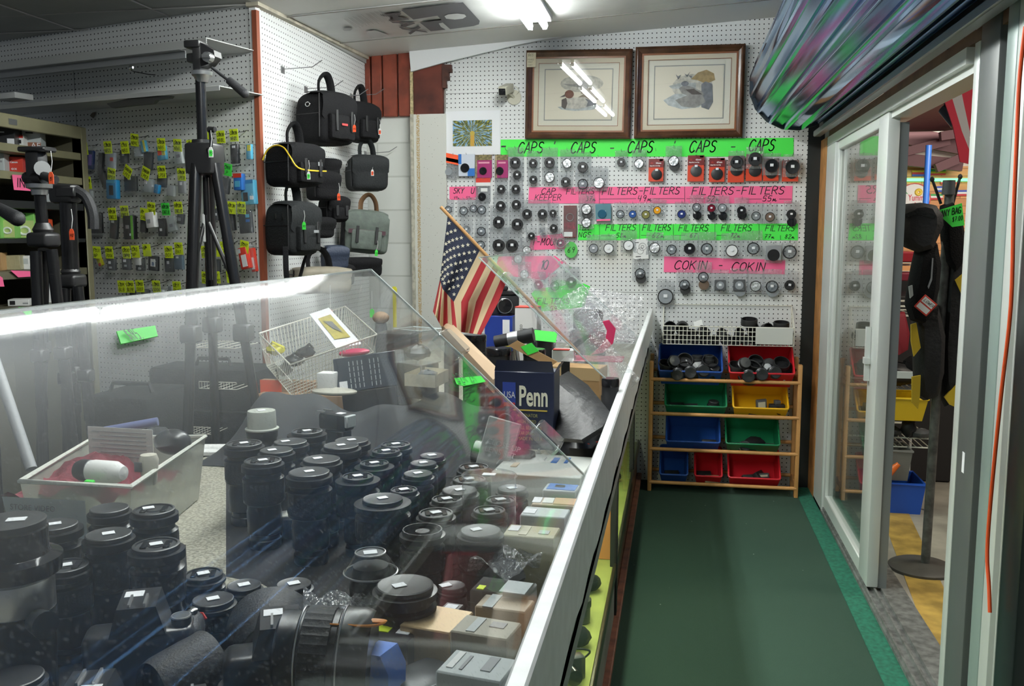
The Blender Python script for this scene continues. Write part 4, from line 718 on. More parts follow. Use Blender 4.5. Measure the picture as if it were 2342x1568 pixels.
solo('boxed_filter', 'white-fronted packet leaning up at the left in the wire basket', 'packet', MB().rbox(-.025, .025, -.003, .003, -.02, .02, .001, 1).box(-.016, .012, -.004, -.003, -.013, .013), PAPW, (xx(1597), YB - .06, zb + .105), 0, None, (R(-20), R(-18), 0))
# ------------------------------------------------------------------ bin organizer
LW = mat('honey_pine', (.60, .30, .10), .45, noise=.22, nscale=9); yo = 5.12; xo0, xo1 = onY(1487, 1000, yo).x, onY(1825, 1000, yo).x
zr = [onY(1650, y, yo).z for y in (871, 950, 1032, 1109)]; ztp = onY(1487, 826, yo).z
t = thing('bin_rack', 'honey pine storage rack with four tiers of colored bins', 'rack', ((xo0 + xo1) / 2, yo, 0)); W = (xo1 - xo0) / 2
for s in (-1, 1): part('side_panel', MB().rbox(s * W - .011, s * W + .011, -.008, .035, 0, ztp, .004, 2).rbox(s * W - .011, s * W + .011, .17, .205, 0, ztp + .02, .004, 2).rbox(s * W - .009, s * W + .009, .03, .175, .05, .09, .003, 1).rbox(s * W - .009, s * W + .009, .03, .175, ztp - .12, ztp - .08, .003, 1), LW, t)
for z in zr:
    part('dowel', MB().cyl((-W, 0, z), (W, 0, z), .0105, n=12), LW, t); part('dowel', MB().cyl((-W, .185, z + .028), (W, .185, z + .028), .0105, n=12), LW, t)
BINC = {'blue': (.015, .07, .32), 'red': (.55, .012, .022), 'green': (.01, .17, .07), 'yellow': (.82, .44, .01)}
BT = 38
def bin_(x0, x1, zd, col, label, hgt=.115):
    m_ = mat('bin_' + col, BINC[col], .35); a, b = onY(x0, 900, yo), onY(x1, 900, yo); W = (b.x - a.x) / 2; dd = .215
    t = thing('storage_bin', label, 'storage bin', ((a.x + b.x) / 2, yo + .002, zd + .012), 0, 'colored bins in the pine rack', (R(BT), 0, 0)); t.location = Vector(((a.x + b.x) / 2, yo - .012, zd + .05)) - Matrix.Rotation(R(BT), 3, 'X') @ Vector((0, -.03, hgt - .04))
    mb = MB(); w2 = W - .016; h = hgt; f0, f1 = -.03, dd - .03; k = .014
    o = [(-w2 + k, f0 + k, -.04), (w2 - k, f0 + k, -.04), (w2 - k, f1 - k, -.04), (-w2 + k, f1 - k, -.04), (-w2, f0, h - .04), (w2, f0, h - .04), (w2, f1, h - .04), (-w2, f1, h - .04)]
    e = .003; i_ = [(x - math.copysign(e, x), y + (e if y < .05 else -e), z + (e if z < 0 else 0)) for x, y, z in o]
    mb.add(o, [(3, 2, 1, 0), (0, 1, 5, 4), (1, 2, 6, 5), (2, 3, 7, 6), (3, 0, 4, 7)]); mb.add(i_, [(0, 1, 2, 3), (4, 5, 1, 0), (5, 6, 2, 1), (6, 7, 3, 2), (7, 4, 0, 3)]); part('bin_body', mb, m_, t)
    P = [(-w2, f0, h - .04), (w2, f0, h - .04), (w2, f1, h - .04), (-w2, f1, h - .04)]; q = []
    for i, p in enumerate(P):
        c = Vector(p); pr_, nx_ = Vector(P[i - 1]) - c, Vector(P[(i + 1) % 4]) - c; q += [c + pr_.normalized() * .012, c + (pr_.normalized() + nx_.normalized()) * .0035, c + nx_.normalized() * .012]
    part('bin_rim', MB().tube(q, .0055, 7, 0, True), m_, t); return t
NTH = {}
tiers = ((0, ((1499, 1657, 'blue'), (1660, 1822, 'red'))), (1, ((1515, 1669, 'green'), (1671, 1811, 'yellow'))), (2, ((1519, 1656, 'blue'), (1657, 1794, 'green'))), (3, ((1506, 1583, 'blue'), (1587, 1663, 'red'), (1665, 1798, 'red'))))
TN = ['top', 'second', 'third', 'bottom']; TB = []
for k, row in tiers:
    for i, (x0, x1, c_) in enumerate(row):
        side = ('left', 'right')[i] if len(row) == 2 else ('left', 'middle', 'right')[i]
        TB.append((k, x0, x1, bin_(x0, x1, zr[k], c_, '%s plastic bin at the %s of the %s tier of the pine rack' % (c_, side, TN[k]), .12 if k == 0 else .105), '%s %s-tier %s bin' % (side, TN[k], c_)))
random.seed(11)
def small_box(loc, s, m_, label, name='small_box', cat='box', rot=(0, 0, 0), group=None): return solo(name, label, cat, MB().rbox(-s[0] / 2, s[0] / 2, -s[1] / 2, s[1] / 2, 0, s[2], min(s) * .08, 2), m_, tuple(loc), 0, group, rot)
def binpos(tb, u, v, up_=0.0):
    t = tb[3]; a, b = onY(tb[1] + 14, 900, yo), onY(tb[2] - 14, 900, yo); M = Matrix.Translation(t.location) @ Matrix.Rotation(R(BT), 4, 'X'); x = (a.x + (b.x - a.x) * u) - t.location.x
    return M @ Vector((x, -.01 + .12 * v, -.034 + up_ * .75))
def bigger(n0, k):
    for o in COL.objects:
        if o.name not in n0 and not o.parent: o.scale = (k, k, k)
for n_, items in ((0, ((.05, .3, .06, 'h', 90), (.22, .5, .085, 'c', 5), (.22, .1, .07, 'c', 10), (.40, .35, .07, 'h', 60), (.52, .1, .065, 'h', 30), (.62, .6, .085, 'c', 0), (.68, .2, .06, 'k', 20), (.82, .55, .095, 'c', 3), (.88, .15, .065, 'c', 30), (.45, .7, .09, 's', 45), (.8, .3, .07, 's', 20))),
                  (1, ((.12, .2, .06, 's', 10), (.3, .25, .085, 'H', 75), (.42, .6, .07, 'c', 20), (.55, .2, .075, 's', 60), (.7, .4, .08, 'p', 10), (.9, .5, .08, 'p', 40), (.6, .7, .08, 'c', 60), (.93, .1, .05, 's', 20))),
                  (2, ((.15, .3, .02, 'k', 10), (.4, .3, .02, 'k', 15), (.55, .12, .025, 's', 20), (.82, .2, .03, 'c', 10))), (3, ((.38, .08, .02, 'k', 20), (.55, .15, .03, 'm', 10), (.85, .15, .03, 'C', 15))),
                  (4, ((.45, .12, .02, 's', 30), (.85, .3, .02, 'k', 0))), (5, ((.15, .15, .02, 'k', 15), (.3, .15, .03, 'c', 60), (.55, .3, .04, 'p', 20), (.85, .2, .02, 'k', -15))), (6, ((.4, .3, .02, 'k', 10), (.75, .2, .02, 's', 15))), (7, ((.3, .4, .01, 'k', 10), (.65, .12, .02, 'T', 10))), (8, ((.2, .08, .03, 'w', 0), (.4, .3, .02, 'k', 20), (.75, .4, .03, 'm', 0), (.6, .5, .02, 'k', 60)))):
    tb = TB[n_]; n0 = set(o.name for o in COL.objects)
    if n_ < 2: items = items + tuple((.06 + .11 * q, .25 + .3 * (q % 2) - .1 * (q % 3), .10 + .02 * (q % 2), 'hcchcsch'[q], 20 + 37 * q % 80) for q in range(8))
    for i, (u, v, z, k, a) in enumerate(items):
        p = binpos(tb, u, v, z if n_ < 2 else z - .008); ra = (R(BT + (i * 37) % 20), 0, R(a)); g = 'loose items in the pine rack bins'; wh = '%s from left in the %s' % (ORD[i], tb[4])
        if k in 'hH': junk(p, .05 if k == 'H' else .032, .03, (R(a), R(10), 0), 'black ring-shaped hood, ' + wh, group=g)
        elif k == 'c': solo('lens_tube', 'black lens tube, ' + wh, 'lens', MB().lathe([(.024, 0), (.026, .003), (.026, .028), (.022, .03), (.022, .042), (.02, .044), (0, .042)], 20, 0, None, True, (2, 3)), BLKS, tuple(p), 0, g, (R(a), R(a * .5), 0))
        elif k == 'k': small_box(p, (.06, .035, .022), BLKS, 'small black gadget, ' + wh, 'black_gadget', 'gadget', ra, g)
        elif k == 's': small_box(p, (.035, .022, .018), mat('pale_plastic_wrap', (.55, .56, .57), .25, bump=.5, nscale=50), 'small pale wrapped item, ' + wh, 'wrapped_item', 'packet', ra, g)
        elif k == 'p': solo('soft_pouch', 'soft black pouch, ' + wh, 'pouch', MB().blob((0, 0, .01), (.05, .035, .025), 14, noise=.06), FAB, tuple(p), 0, g, ra)
        elif k == 'm': 
            t = thing('light_meter', 'grey handheld meter standing, ' + wh, 'meter', tuple(p), 0, g, (R(5), R(-6), R(a))); part('meter_body', MB().rbox(-.022, .022, -.008, .008, 0, .06 if n_ == 3 else .022, .004, 2), DGREY, t); part('meter_screen', MB().box(-.015, .015, -.0095, -.0082, .01, .05 if n_ == 3 else .018), mat('pale_screen', (.55, .55, .42), .3), t)
        elif k == 'C':
            t = thing('compact_camera', 'small black camera, ' + wh, 'camera', tuple(p), 0, g, (R(8), 0, R(a))); part('camera_body', MB().rbox(-.032, .032, -.014, .014, 0, .042, .005, 2), BLKS, t); part('camera_lens', MB().cyl((0, -.014, .02), (0, -.034, .02), .015, .014, 18), BLKG, t); part('flash_unit', MB().rbox(-.012, .012, -.012, .012, .042, .058, .003, 2), DGREY, t)
        elif k == 'T': t = small_box(p, (.06, .035, .03), mat('bronze_carton', (.30, .22, .12), .4), 'small bronze film carton, ' + wh, 'film_carton', 'box', ra, g)
        elif k == 'w': small_box(p, (.08, .02, .006), WHT, 'flat white strip, ' + wh, 'white_strip', 'strip', (R(17), 0, 0), g)
    bigger(n0, 1.45 if n_ < 2 else 1.35)
# ================================================================== SLANTED LEFT WALL
def lw(x, y, off): return onL(x, y, off)
TXT = {}
def tagmb(h, w_): return MB().rbox(-w_ / 2, w_ / 2, -.0012, 0, -h / 2, h / 2, .0004, 1)
def peg_tag(x, y, s1, s2, label, col=YEL, tilt=0, wd_=25, off=.085, grp='lettered tags on the slanted wall'):
    """a wire hook with its lettered tag clipped to the outer end"""
    p = lw(x, y, off); sc = depth(p) / F; W = wd_ * sc; H = 28 * sc; t = thing('hook_tag', label, 'price tag', tuple(p), -ANG, grp)
    c = part('tag_card', tagmb(H, W), col, t); c.rotation_euler = (R(6), R(tilt), 0)
    mb = MB(); hh = H * .26
    for s, z in ((s1, .05), (s2, -.38)):
        if not s: continue
        kx = min(1.1, W * .86 / (twidth(s, hh) + .001)); write(mb, s, -W * .42, H * z, hh, -.0018, .13, kx=kx)
    if mb.f: part('lettering', mb, INK, c)
    part('wire_hook', MB().tube([(0, off, .030), (0, off - .02, .022), (0, .01, .012), (0, -.006, .014), (0, -.012, .022)], .0016, 5), DKM, t)
    return t
ROWT = ['top', 'second', 'third', 'fourth', 'bottom']
TAGS = [[(192, 340, 'CANON', 'NB1L'), (247, 337, 'CANON', 'NB2L'), (286, 337, 'CAN', 'NB3'), (308, 320, 'CANON', 'NB4L', 8), (369, 330, 'CANON', 'NB5', 3), (406, 332, 'CANON', 'NB6L', 5), (437, 334, 'CAN', 'NB7'), (472, 315, 'CA', 'NB8'), (505, 313, 'CANON', 'NB10L'), (535, 309, 'CANON', 'NB12L')],
        [(200, 418, 'CANON', 'NB1'), (255, 398, 'CANON', 'BP511', 12), (292, 393, 'CANON', 'LPE5', 35), (333, 396, 'CANON', 'LPE8', 25), (370, 393, 'CANON', 'LPE6'), (415, 399, 'CANON', 'LPE8', 4), (481, 404, 'CAN', 'LP17'), (521, 388, 'CAN', 'LP', 12)],
        [(200, 480, 'NIKON', 'EL', 12), (257, 489, 'NIKON', 'ENEL3'), (285, 484, 'NIKON', 'ENEL5'), (330, 490, 'NI', 'ENE', 10), (346, 476, 'NIKON', 'ENEL9', 8), (379, 478, 'NIKON', 'ENEL8'), (408, 475, 'NIKON', 'ENEL10'), (482, 463, 'NIKON', 'EL15'), (530, 475, 'NIKON', 'EN', 6), (552, 475, 'NIKON', 'ENEL12', 5)],
        [(222, 577, 'FUJI', 'NP', 3), (250, 577, 'KODAK', '7006'), (289, 577, 'CASIO', 'CNP40'), (310, 575, 'CAS', 'NP'), (336, 572, 'NP', ''), (386, 576, 'SONY', 'BG1'), (409, 568, 'SONY', 'BN1'), (470, 576, 'SONY', 'FH'), (500, 573, 'SO', ''), (514, 566, 'SONY', 'FW'), (559, 564, 'SONY', '', 10)],
        [(279, 655, 'LUM', 'BLB'), (298, 655, 'LUMIX', 'BLE9E'), (320, 654, 'LUMIX', 'S007'), (358, 655, 'LUMIX', 'S006'), (405, 657, 'OLY', 'BLN1'), (471, 635, 'OLY', 'BLS', 5), (494, 634, 'OLY', 'BLM1'), (528, 633, 'OLY', '')]]
for r_, row in enumerate(TAGS):
    for i, it in enumerate(row):
        col = GREEN if (r_, i) in ((1, 6), (1, 7), (2, 5)) else YEL
        peg_tag(it[0], it[1], it[2], it[3], '%s tag, %s from left in the %s tag row on the slanted wall' % ('neon green' if col is GREEN else 'neon yellow', ORD[i], ROWT[r_]), col, it[4] if len(it) > 4 else 0)
BLB = mat('bright_blue_carton', (.02, .25, .52), .35); CYB = mat('cyan_carton', (.10, .42, .62), .35); NVY = mat('navy_carton', (.02, .04, .14), .35); GRB = mat('charcoal_battery', (.05, .055, .06), .35); LIM = mat('lime_carton', (.16, .55, .03), .35); YLP = mat('yellow_pouch', (.72, .66, .02), .35)
def battery(x, y, w_, h_, col, label, tilt=0, dep=.022, bag=True, off=.045, extras=(), cat='battery pack'):
    """hanging pack: coloured box or battery in a clear bag; x, y, w_, h_ as on the photo"""
    p = lw(x, y, off); sc = depth(p) / F; W, H = w_ * sc / 2, h_ * sc / 2
    t = thing('battery_pack', label, cat, tuple(p), -ANG, 'hanging battery packs'); t.rotation_euler = (0, R(tilt), -ANG)
    part('pack_body', MB().rbox(-W, W, -dep / 2, dep / 2, -H, H, min(W, dep) * .2, 2), col, t)
    for e in extras:
        u0, u1, v0, v1, m_ = e; part('printed_patch', MB().box(-W + 2 * W * u0, -W + 2 * W * u1, -dep / 2 - .0012, -dep / 2 + .0005, -H + 2 * H * v0, -H + 2 * H * v1), m_, t)
    if bag:
        b = part('plastic_bag', bagmesh(2 * W * 1.35, 2 * H * 1.45), BAGL, t); b.location = (0, -dep / 2 - .004, H * .25)
    part('hook_loop', MB().tube([(0, off, H * 1.05), (0, 0, H * 1.02)], .0012, 4), DKM, t)
ST = (.35, .65, .55, .75, WHT)
PK = [[(206, 365, 24, 42, NVY, 'purple-blue', 8, [(.5, .9, .2, .8, mat('violet_print', (.2, .12, .45), .4))]), (232, 372, 14, 44, BLKS, 'narrow black', 8, []), (255, 368, 24, 40, mat('grey_blue_card', (.36, .40, .44), .4), 'grey-blue', 6, [(.5, .9, .5, .7, REDP)]), (285, 358, 22, 30, GRB, 'black', 0, [ST]), (318, 345, 24, 26, mat('silver_wrap', (.5, .55, .58), .3), 'silver', 0, []), (330, 335, 14, 26, CYB, 'small blue and yellow', -12, [(.6, 1, 0, 1, YLP)]), (340, 368, 24, 40, GRB, 'black', 8, []), (371, 350, 26, 32, CYB, 'cyan and orange', -6, [(.15, .6, .35, .7, ORNG), (.65, .98, .3, .98, YLP)]), (411, 357, 20, 36, LGREY, 'pale grey', -6, [(.2, .8, .4, .6, MGREY)]), (432, 350, 18, 30, GRB, 'black and red', 4, [(.2, .8, .6, .9, REDP)]), (504, 350, 18, 42, DGREY, 'dark grey', -8, [(.2, .6, .8, .95, WHT), (.75, 1, .1, .9, mat('maroon_print'))]), (538, 352, 22, 44, BLKS, 'black', 0, [(.3, .7, .8, .92, WHT)]), (571, 347, 14, 34, CYB, 'light blue and yellow', 0, [(.3, 1, .55, .95, YLP)])],
      [(206, 445, 16, 18, LGREY, 'small pale', 0, []), (238, 408, 20, 46, BLKS, 'slanting black', -25, []), (259, 433, 32, 44, BLB, 'bright blue boxed', 2, [(.35, .75, .2, .7, BLK), (.1, .9, .82, .95, CYB)]), (300, 420, 36, 34, GRB, 'wide charcoal', 0, [(.35, .6, .75, .95, WHT)]), (341, 424, 26, 30, mat('silver_wrap'), 'silver', 8, [(.1, .4, .6, .85, WHT)]), (360, 432, 14, 20, BLB, 'small blue', 12, []), (371, 414, 26, 28, GRB, 'black', 6, []), (392, 436, 22, 24, LGREY, 'pale grey', 8, []), (417, 425, 20, 34, MGREY, 'grey', 0, [ST]), (486, 425, 20, 36, PAPW, 'white', 0, [(.2, .8, .2, .5, MGREY)]), (517, 425, 20, 36, DGREY, 'dark grey', 10, []), (548, 416, 24, 38, BLUEP, 'red and blue boxed', 0, [(0, 1, .75, 1, REDP), (.2, .8, .2, .55, CYB)]), (570, 440, 38, 56, CYB, 'light blue boxed', -3, [(.2, .55, .15, .5, BLKS), (.7, .95, .2, .35, WHT), (0, 1, .85, 1, BLB)])],
      [(222, 510, 34, 46, BLKS, 'wide shiny black', 0, []), (262, 520, 22, 52, GRB, 'black', 8, [(.2, .6, .7, .85, WHT)]), (298, 520, 32, 54, BLK, 'black and green boxed', 0, [(.8, 1, .0, 1, LIM), (.3, .6, .45, .6, MGREY), (.65, .78, .15, .25, WHT)]), (288, 500, 18, 20, LGREY, 'grey', 0, []), (330, 512, 18, 38, BLK, 'black', 6, []), (347, 503, 26, 36, PAPW, 'white boxed', -6, [(.2, .6, .3, .55, MGREY)]), (372, 520, 22, 40, BLK, 'black', 0, [(.3, .6, .3, .45, WHT)]), (394, 512, 24, 34, LGREY, 'pale', -12, [(.3, .7, .3, .5, MGREY)]), (414, 500, 18, 24, GRB, 'small charcoal', 10, [(.2, .7, .3, .6, MGREY)]), (497, 490, 14, 28, GRB, 'small dark', 4, [(.2, .7, .4, .6, WHT)]), (532, 505, 14, 44, BLKS, 'narrow black', -6, []), (563, 508, 36, 50, GRB, 'wide charcoal with blue print', -4, [(.6, .9, .7, .85, CYB), (.6, .9, .5, .62, BLUEP)])],
      [(227, 592, 12, 34, YLP, 'narrow yellow', -25, [(.2, .8, .0, .2, REDP)]), (256, 603, 24, 30, DGREY, 'dark grey', 0, [(.25, .55, .5, .7, WHT), (.3, .65, .15, .3, LGREY)]), (290, 602, 24, 30, DGREY, 'dark grey', 0, [(.25, .6, .6, .8, WHT), (.35, .65, .25, .4, LGREY)]), (322, 605, 24, 28, DGREY, 'dark grey', 0, [(.35, .65, .1, .3, LGREY)]), (317, 596, 14, 20, PAPW, 'small white', 0, []), (352, 602, 28, 34, BLKS, 'black', 4, [(.3, .8, .3, .8, PAPW), (.45, .7, .35, .6, BLUEP)]), (388, 605, 24, 34, DGREY, 'dark grey', -2, [ST]), (410, 600, 26, 32, mat('slate_blue_box', (.10, .15, .19), .35), 'slate blue', 0, [(.3, .6, .8, .95, WHT)]), (478, 592, 14, 26, BLB, 'small bright blue', 0, [(.2, .8, .5, .7, YLP)]), (495, 608, 22, 30, GRB, 'black', 0, []), (522, 600, 20, 30, DGREY, 'charcoal', 6, []), (561, 590, 24, 50, REDP, 'red and white boxed', -12, [(.3, .9, .1, .65, PAPW), (.05, .35, .75, .95, LGREY)]), (580, 594, 14, 54, REDP, 'narrow red and white', -8, [(.2, .8, .1, .6, PAPW)])],
      [(300, 676, 26, 22, GRB, 'black', 0, [(.2, .5, .6, .9, WHT)]), (333, 678, 22, 34, GRB, 'black', 8, []), (365, 680, 28, 36, LGREY, 'white-grey', -2, []), (392, 672, 12, 36, MGREY, 'narrow grey', 0, []), (462, 655, 18, 24, LGREY, 'pale', 20, []), (487, 660, 26, 28, GRB, 'black', 0, [(.3, .6, .7, .9, WHT)]), (512, 664, 22, 26, GRB, 'charcoal', 6, []), (530, 672, 22, 24, BLKS, 'shiny black', 0, [])]]
for r_, row in enumerate(PK):
    for i, (x, y, w_, h_, col, cn, tl, ex) in enumerate(row):
        battery(x, y, w_, h_, col, '%s pack, %s from left in the %s battery row' % (cn, ORD[i], ROWT[r_]), tl, .03 if 'boxed' in cn else .018, 'boxed' not in cn or i % 2 == 0, .05 + .012 * (i % 3), ex)
# metal shelves and angle on the slanted wall
WM = mat('grey_white_shelf', (.48, .49, .48), .45)
def wshelf(name, label, px0, px1, off, lip, mats=WM, th=.02, open_=False):
    a = lw(*px0, off); b = lw(*px1, off); sa = (a - LP0).dot(LD); sb = (b - LP0).dot(LD); z = (a.z + b.z) / 2
    t = thing(name, label, 'wall shelf', (LP0.x + LD.x * sa, LP0.y + LD.y * sa, z), -ANG); w_ = sb - sa; f = -off
    part('shelf_lip', MB().rbox(0, w_, f - .002, f + .002, -lip, 0, .001, 1), mats, t); part('shelf_plate', MB().box(0, w_, f, -.002, -.004, 0), mats, t)
    if open_: part('front_angle', MB().box(0, w_ - .15, f + .03, f + .034, -lip - .03, -lip).box(0, w_ - .15, f - .002, f + .03, -lip - .002, -lip), MGREY, t)
    return t
wshelf('wall_shelf', 'upper pale metal shelf with a dark front angle, high on the slanted wall', (-150, 145), (473, 104), .30, .035, open_=True)
wshelf('wall_shelf', 'lower pale metal shelf on the slanted wall', (-150, 232), (503, 222), .28, .02)
p = lw(300, 155, .31); t = thing('shelf_clip', 'small shiny clip with black wire on the upper shelf front', 'clip', tuple(p), -ANG); part('clip_head', MB().blob((0, 0, 0), (.016, .01, .012), 10), CHR, t); part('clip_wire', MB().tube([(0, 0, -.01), (.03, -.01, -.02), (.10, .0, -.035), (.14, .0, -.04)], .002, 5), BLK, t)
p = lw(315, 232, .26); solo('dark_bracket', 'dark flat bracket hanging under the lower wall shelf', 'bracket', MB().prism([(-.18, .0), (.0, .02), (.09, .03), (.12, .015), (.21, .01), (.20, .0), (.12, -.002), (.1, -.015), (-.15, -.02)], -.01, .01), mat('dull_dark_metal', (.06, .06, .055), .5), tuple(p), -ANG)
p = lw(213, 264, .004); solo('paper_scrap', 'dark torn paper scrap stuck on the pegboard below the wall shelf', 'scrap', MB().prism([(-.02, .0), (.0, .014), (.022, .016), (.012, -.002), (.002, -.014)], -.003, -.001), mat('scrap_brown', (.16, .13, .10), .7), tuple(p), -ANG)
p = lw(30, 222, .2); small_box(p + Vector((0, 0, -.014)), (.16, .10, .028), PAPW, 'flat white and brown box on the lower wall shelf', 'flat_box', 'box', (0, 0, -ANG))
# ================================================================== STEEL SHELVING UNIT AT THE LEFT EDGE
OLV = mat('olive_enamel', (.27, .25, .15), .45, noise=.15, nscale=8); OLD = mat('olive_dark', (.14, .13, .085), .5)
pe = onL(187, 300, .12); XU = pe.x; yu1 = pe.y; yu0 = 2.75
t = thing('shelving_unit', 'olive steel shelving unit at the left edge filled with boxed goods', 'shelving unit', (XU - .22, (yu0 + yu1) / 2, 0))
def lo(x, y, z): return (x - (XU - .22), y - (yu0 + yu1) / 2, z)
zt = onX(187, 290, XU).z; hy = (yu1 - yu0) / 2
part('top_beam', MB().rbox(.2, .22, -hy, hy, zt - .06, zt, .003, 1).box(-.22, .2, -hy, hy, zt - .012, zt), OLV, t)
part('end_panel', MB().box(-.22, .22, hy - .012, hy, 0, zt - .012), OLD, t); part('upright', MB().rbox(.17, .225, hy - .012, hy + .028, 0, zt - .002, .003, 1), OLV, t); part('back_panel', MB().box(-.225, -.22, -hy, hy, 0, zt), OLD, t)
SHZ = []
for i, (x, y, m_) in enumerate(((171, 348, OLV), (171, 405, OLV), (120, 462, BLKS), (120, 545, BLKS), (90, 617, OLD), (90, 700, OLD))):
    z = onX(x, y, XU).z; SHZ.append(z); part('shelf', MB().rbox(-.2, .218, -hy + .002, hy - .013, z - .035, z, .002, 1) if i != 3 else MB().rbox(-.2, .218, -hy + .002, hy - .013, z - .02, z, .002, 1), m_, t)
part('name_plate', MB().box(.2205, .222, 0, .05, zt - .045, zt - .02), SIL, t, M=Matrix.Translation((0, onX(18, 256, XU).y - (yu0 + yu1) / 2, 0)))
def sbox(x0, x1, y0, shelf, col, label, extras=(), rz=-40, name='camera_box', dep=.10, cat='box'):
    """boxes standing on a shelf of the unit: x0..x1 and top y as seen; the front is turned to the aisle"""
    Xf = XU - .05; a = onX((x0 + x1) / 2, y0, Xf); z = SHZ[shelf] + .001; sc = depth(a) / F; W = (x1 - x0) * sc / 2; H = max(a.z - z, .03)
    t = thing(name, label, cat, (Xf - .04, a.y + .02, z), R(25), 'boxes on the steel shelving unit')
    part('carton', MB().rbox(-W, W, -.0, dep, 0, H, .002, 1), col, t)
    for e in extras: part('printed_patch', MB().box(-W + 2 * W * e[0], -W + 2 * W * e[1], -.0012, 0.0002, H * e[2], H * e[3]), e[4], t)
    return t, W, H
t, W, H = sbox(-2, 40, 278, 0, BLKS, 'black camera box with white barcode label on the top olive shelf', [(.62, .98, .05, .3, WHT), (.05, .5, .55, .6, LGREY), (.0, .35, .84, .88, REDP)])
t, W, H = sbox(41, 62, 307, 0, PAPW, 'small white and red box beside the black camera box', [(0, 1, .75, 1, REDP), (.3, .8, .3, .6, BLK)])
t, W, H = sbox(62, 101, 296, 0, LGREY, 'pale box with brown printed base, right end of the top olive shelf', [(0, 1, 0, .35, mat('brown_print', (.3, .12, .07), .5)), (.2, .6, .82, .9, BLK)])
print_text('AE', H * .42, WHT, t, FR(W * -.1, -.0018, H * .04))
sbox(-2, 18, 348, 1, LGREY, 'pale grey upright box at the left of the second olive shelf', [(.2, .8, .5, .6, MGREY)])
t, W, H = sbox(24, 60, 357, 1, REDP, 'red camera box on the second olive shelf'); print_text('Canon', H * .16, WHT, t, FR(-W * .45, -.0018, H * .62), 'lettering', .0004); print_text('G1X', H * .16, WHT, t, FR(-W * .35, -.0018, H * .2), 'lettering', .0004)
sbox(60, 84, 362, 1, mat('mauve_carton', (.42, .28, .36), .4), 'small mauve box right of the red camera box', [(.1, .9, .1, .3, mat('greenish_print', (.3, .4, .3), .5)), (.25, .75, .45, .8, mat('rose_print', (.45, .12, .25), .5))])
sbox(104, 178, 425, 2, mat('grey_white_carton', (.50, .49, .45), .5), 'long pale carton lying on the first black shelf', [(0, .95, .1, .9, LGREY)], dep=.12)
GB = mat('green_carton', (.22, .55, .12), .45); GBY = mat('pale_green_print', (.50, .60, .22), .5)
for i, (a, b, nm) in enumerate(((-4, 8, 'cut off by the left edge'), (9, 41, 'in the middle'), (42, 86, 'largest, on the right'))):
    t, W, H = sbox(a, b, 485 if i < 2 else 486, 3, GB, 'green and yellow lamp box, %s of the three' % nm, [(.03, .97, .03, .7, GBY), (.3, .6, .9, .96, INK)] if i else [])
    if i: part('lamp_drawing', MB().ring(W * .5, W * .13, (0, -.002, H * .3), n=20, sy=.8), PAPW, t)
sbox(102, 119, 500, 3, ORNG, 'small orange and yellow box behind the tripod', [(.0, .4, .5, 1, ORNG), (.4, 1, 0, .5, YLP)])
sbox(-3, 12, 578, 4, CARD, 'brown carton at the left edge on the fifth shelf', [(0, .6, .05, .3, WHT)])
sbox(22, 54, 584, 4, mat('yellowed_wrap', (.40, .37, .22), .4, bump=.6, nscale=30), 'yellowed wrapped item on the fifth shelf', name='wrapped_item')
sbox(48, 76, 585, 4, PAPW, 'white box with purple edge on the fifth shelf', [(0, .18, .2, 1, mat('purple_print', (.12, .05, .3), .4)), (.3, .9, .4, .8, LGREY)])
sbox(105, 133, 640, 5, PAPW, 'white carton with a red corner standing low behind the tripods', [(.4, .75, .85, 1, REDP)])
sbox(150, 167, 660, 5, LGREY, 'narrow pale carton low behind the tripods')
t, W, H = sbox(30, 75, 687, 5, PAPW, 'long white label strip box on the lowest visible shelf', [(.1, .35, .2, .8, INK), (.7, .95, .3, .5, MGREY)])
def note(px, col, label, txt=None, X=None, name='paper_sign', curl=.02):
    X = X or XU + .01; P = [onX(*q, X) for q in px]; c = sum(P, Vector()) / len(P); t = thing(name, label, 'sign', tuple(c), 0, 'paper signs on the steel shelving')
    n = len(P); vs = [p - c for p in P] + [p - c - Vector((.0015, 0, 0)) for p in P]
    part('card', MB().add(vs, [tuple(range(n)), tuple(reversed(range(n, 2 * n)))] + [(i, (i + 1) % n, (i + 1) % n + n, i + n) for i in range(n)]), col, t)
    if txt:
        mb = MB(); s, x, y, h, xe = txt; p = onX(x, y, X) - c; q = onX(xe, y, X) - c; hh = (onX(x, y - h, X) - c - p).length; L = (q - p).length
        M = Matrix.Translation(p + Vector((.002, 0, 0))) @ Matrix.Rotation(math.atan2((q - p).y, (q - p).x), 4, 'Z'); write(mb, s, 0, 0, hh, 0, .12, .1, kx=L / (twidth(s, hh) + .01), M=M); part('lettering', mb, INK, t)
note([(28, 399), (73, 402), (76, 437), (32, 434)], PINK, 'pink paper sign lettered IN behind the nearest small tripod', ('IN', 38, 427, 20, 66))
note([(24, 618), (74, 620), (75, 632), (42, 634)], PINK, 'pink folded paper sign on the fifth shelf edge, left of the tripods')
note([(106, 614), (118, 617), (128, 632), (127, 642), (107, 641)], PINK, 'pink curled paper sign between the two small tripods')
note([(-4, 628), (6, 635), (10, 655), (-4, 655)], PINK, 'pink paper corner at the left edge above the long clear cover')
note([(164, 688), (178, 686), (186, 712), (168, 712)], PINK, 'pink paper sign low behind the middle tripod')
note([(42, 702), (75, 701), (75, 722), (60, 720)], GREEN, 'green paper sign at the bottom shelf edge', ('CLR', 47, 712, 7, 72))
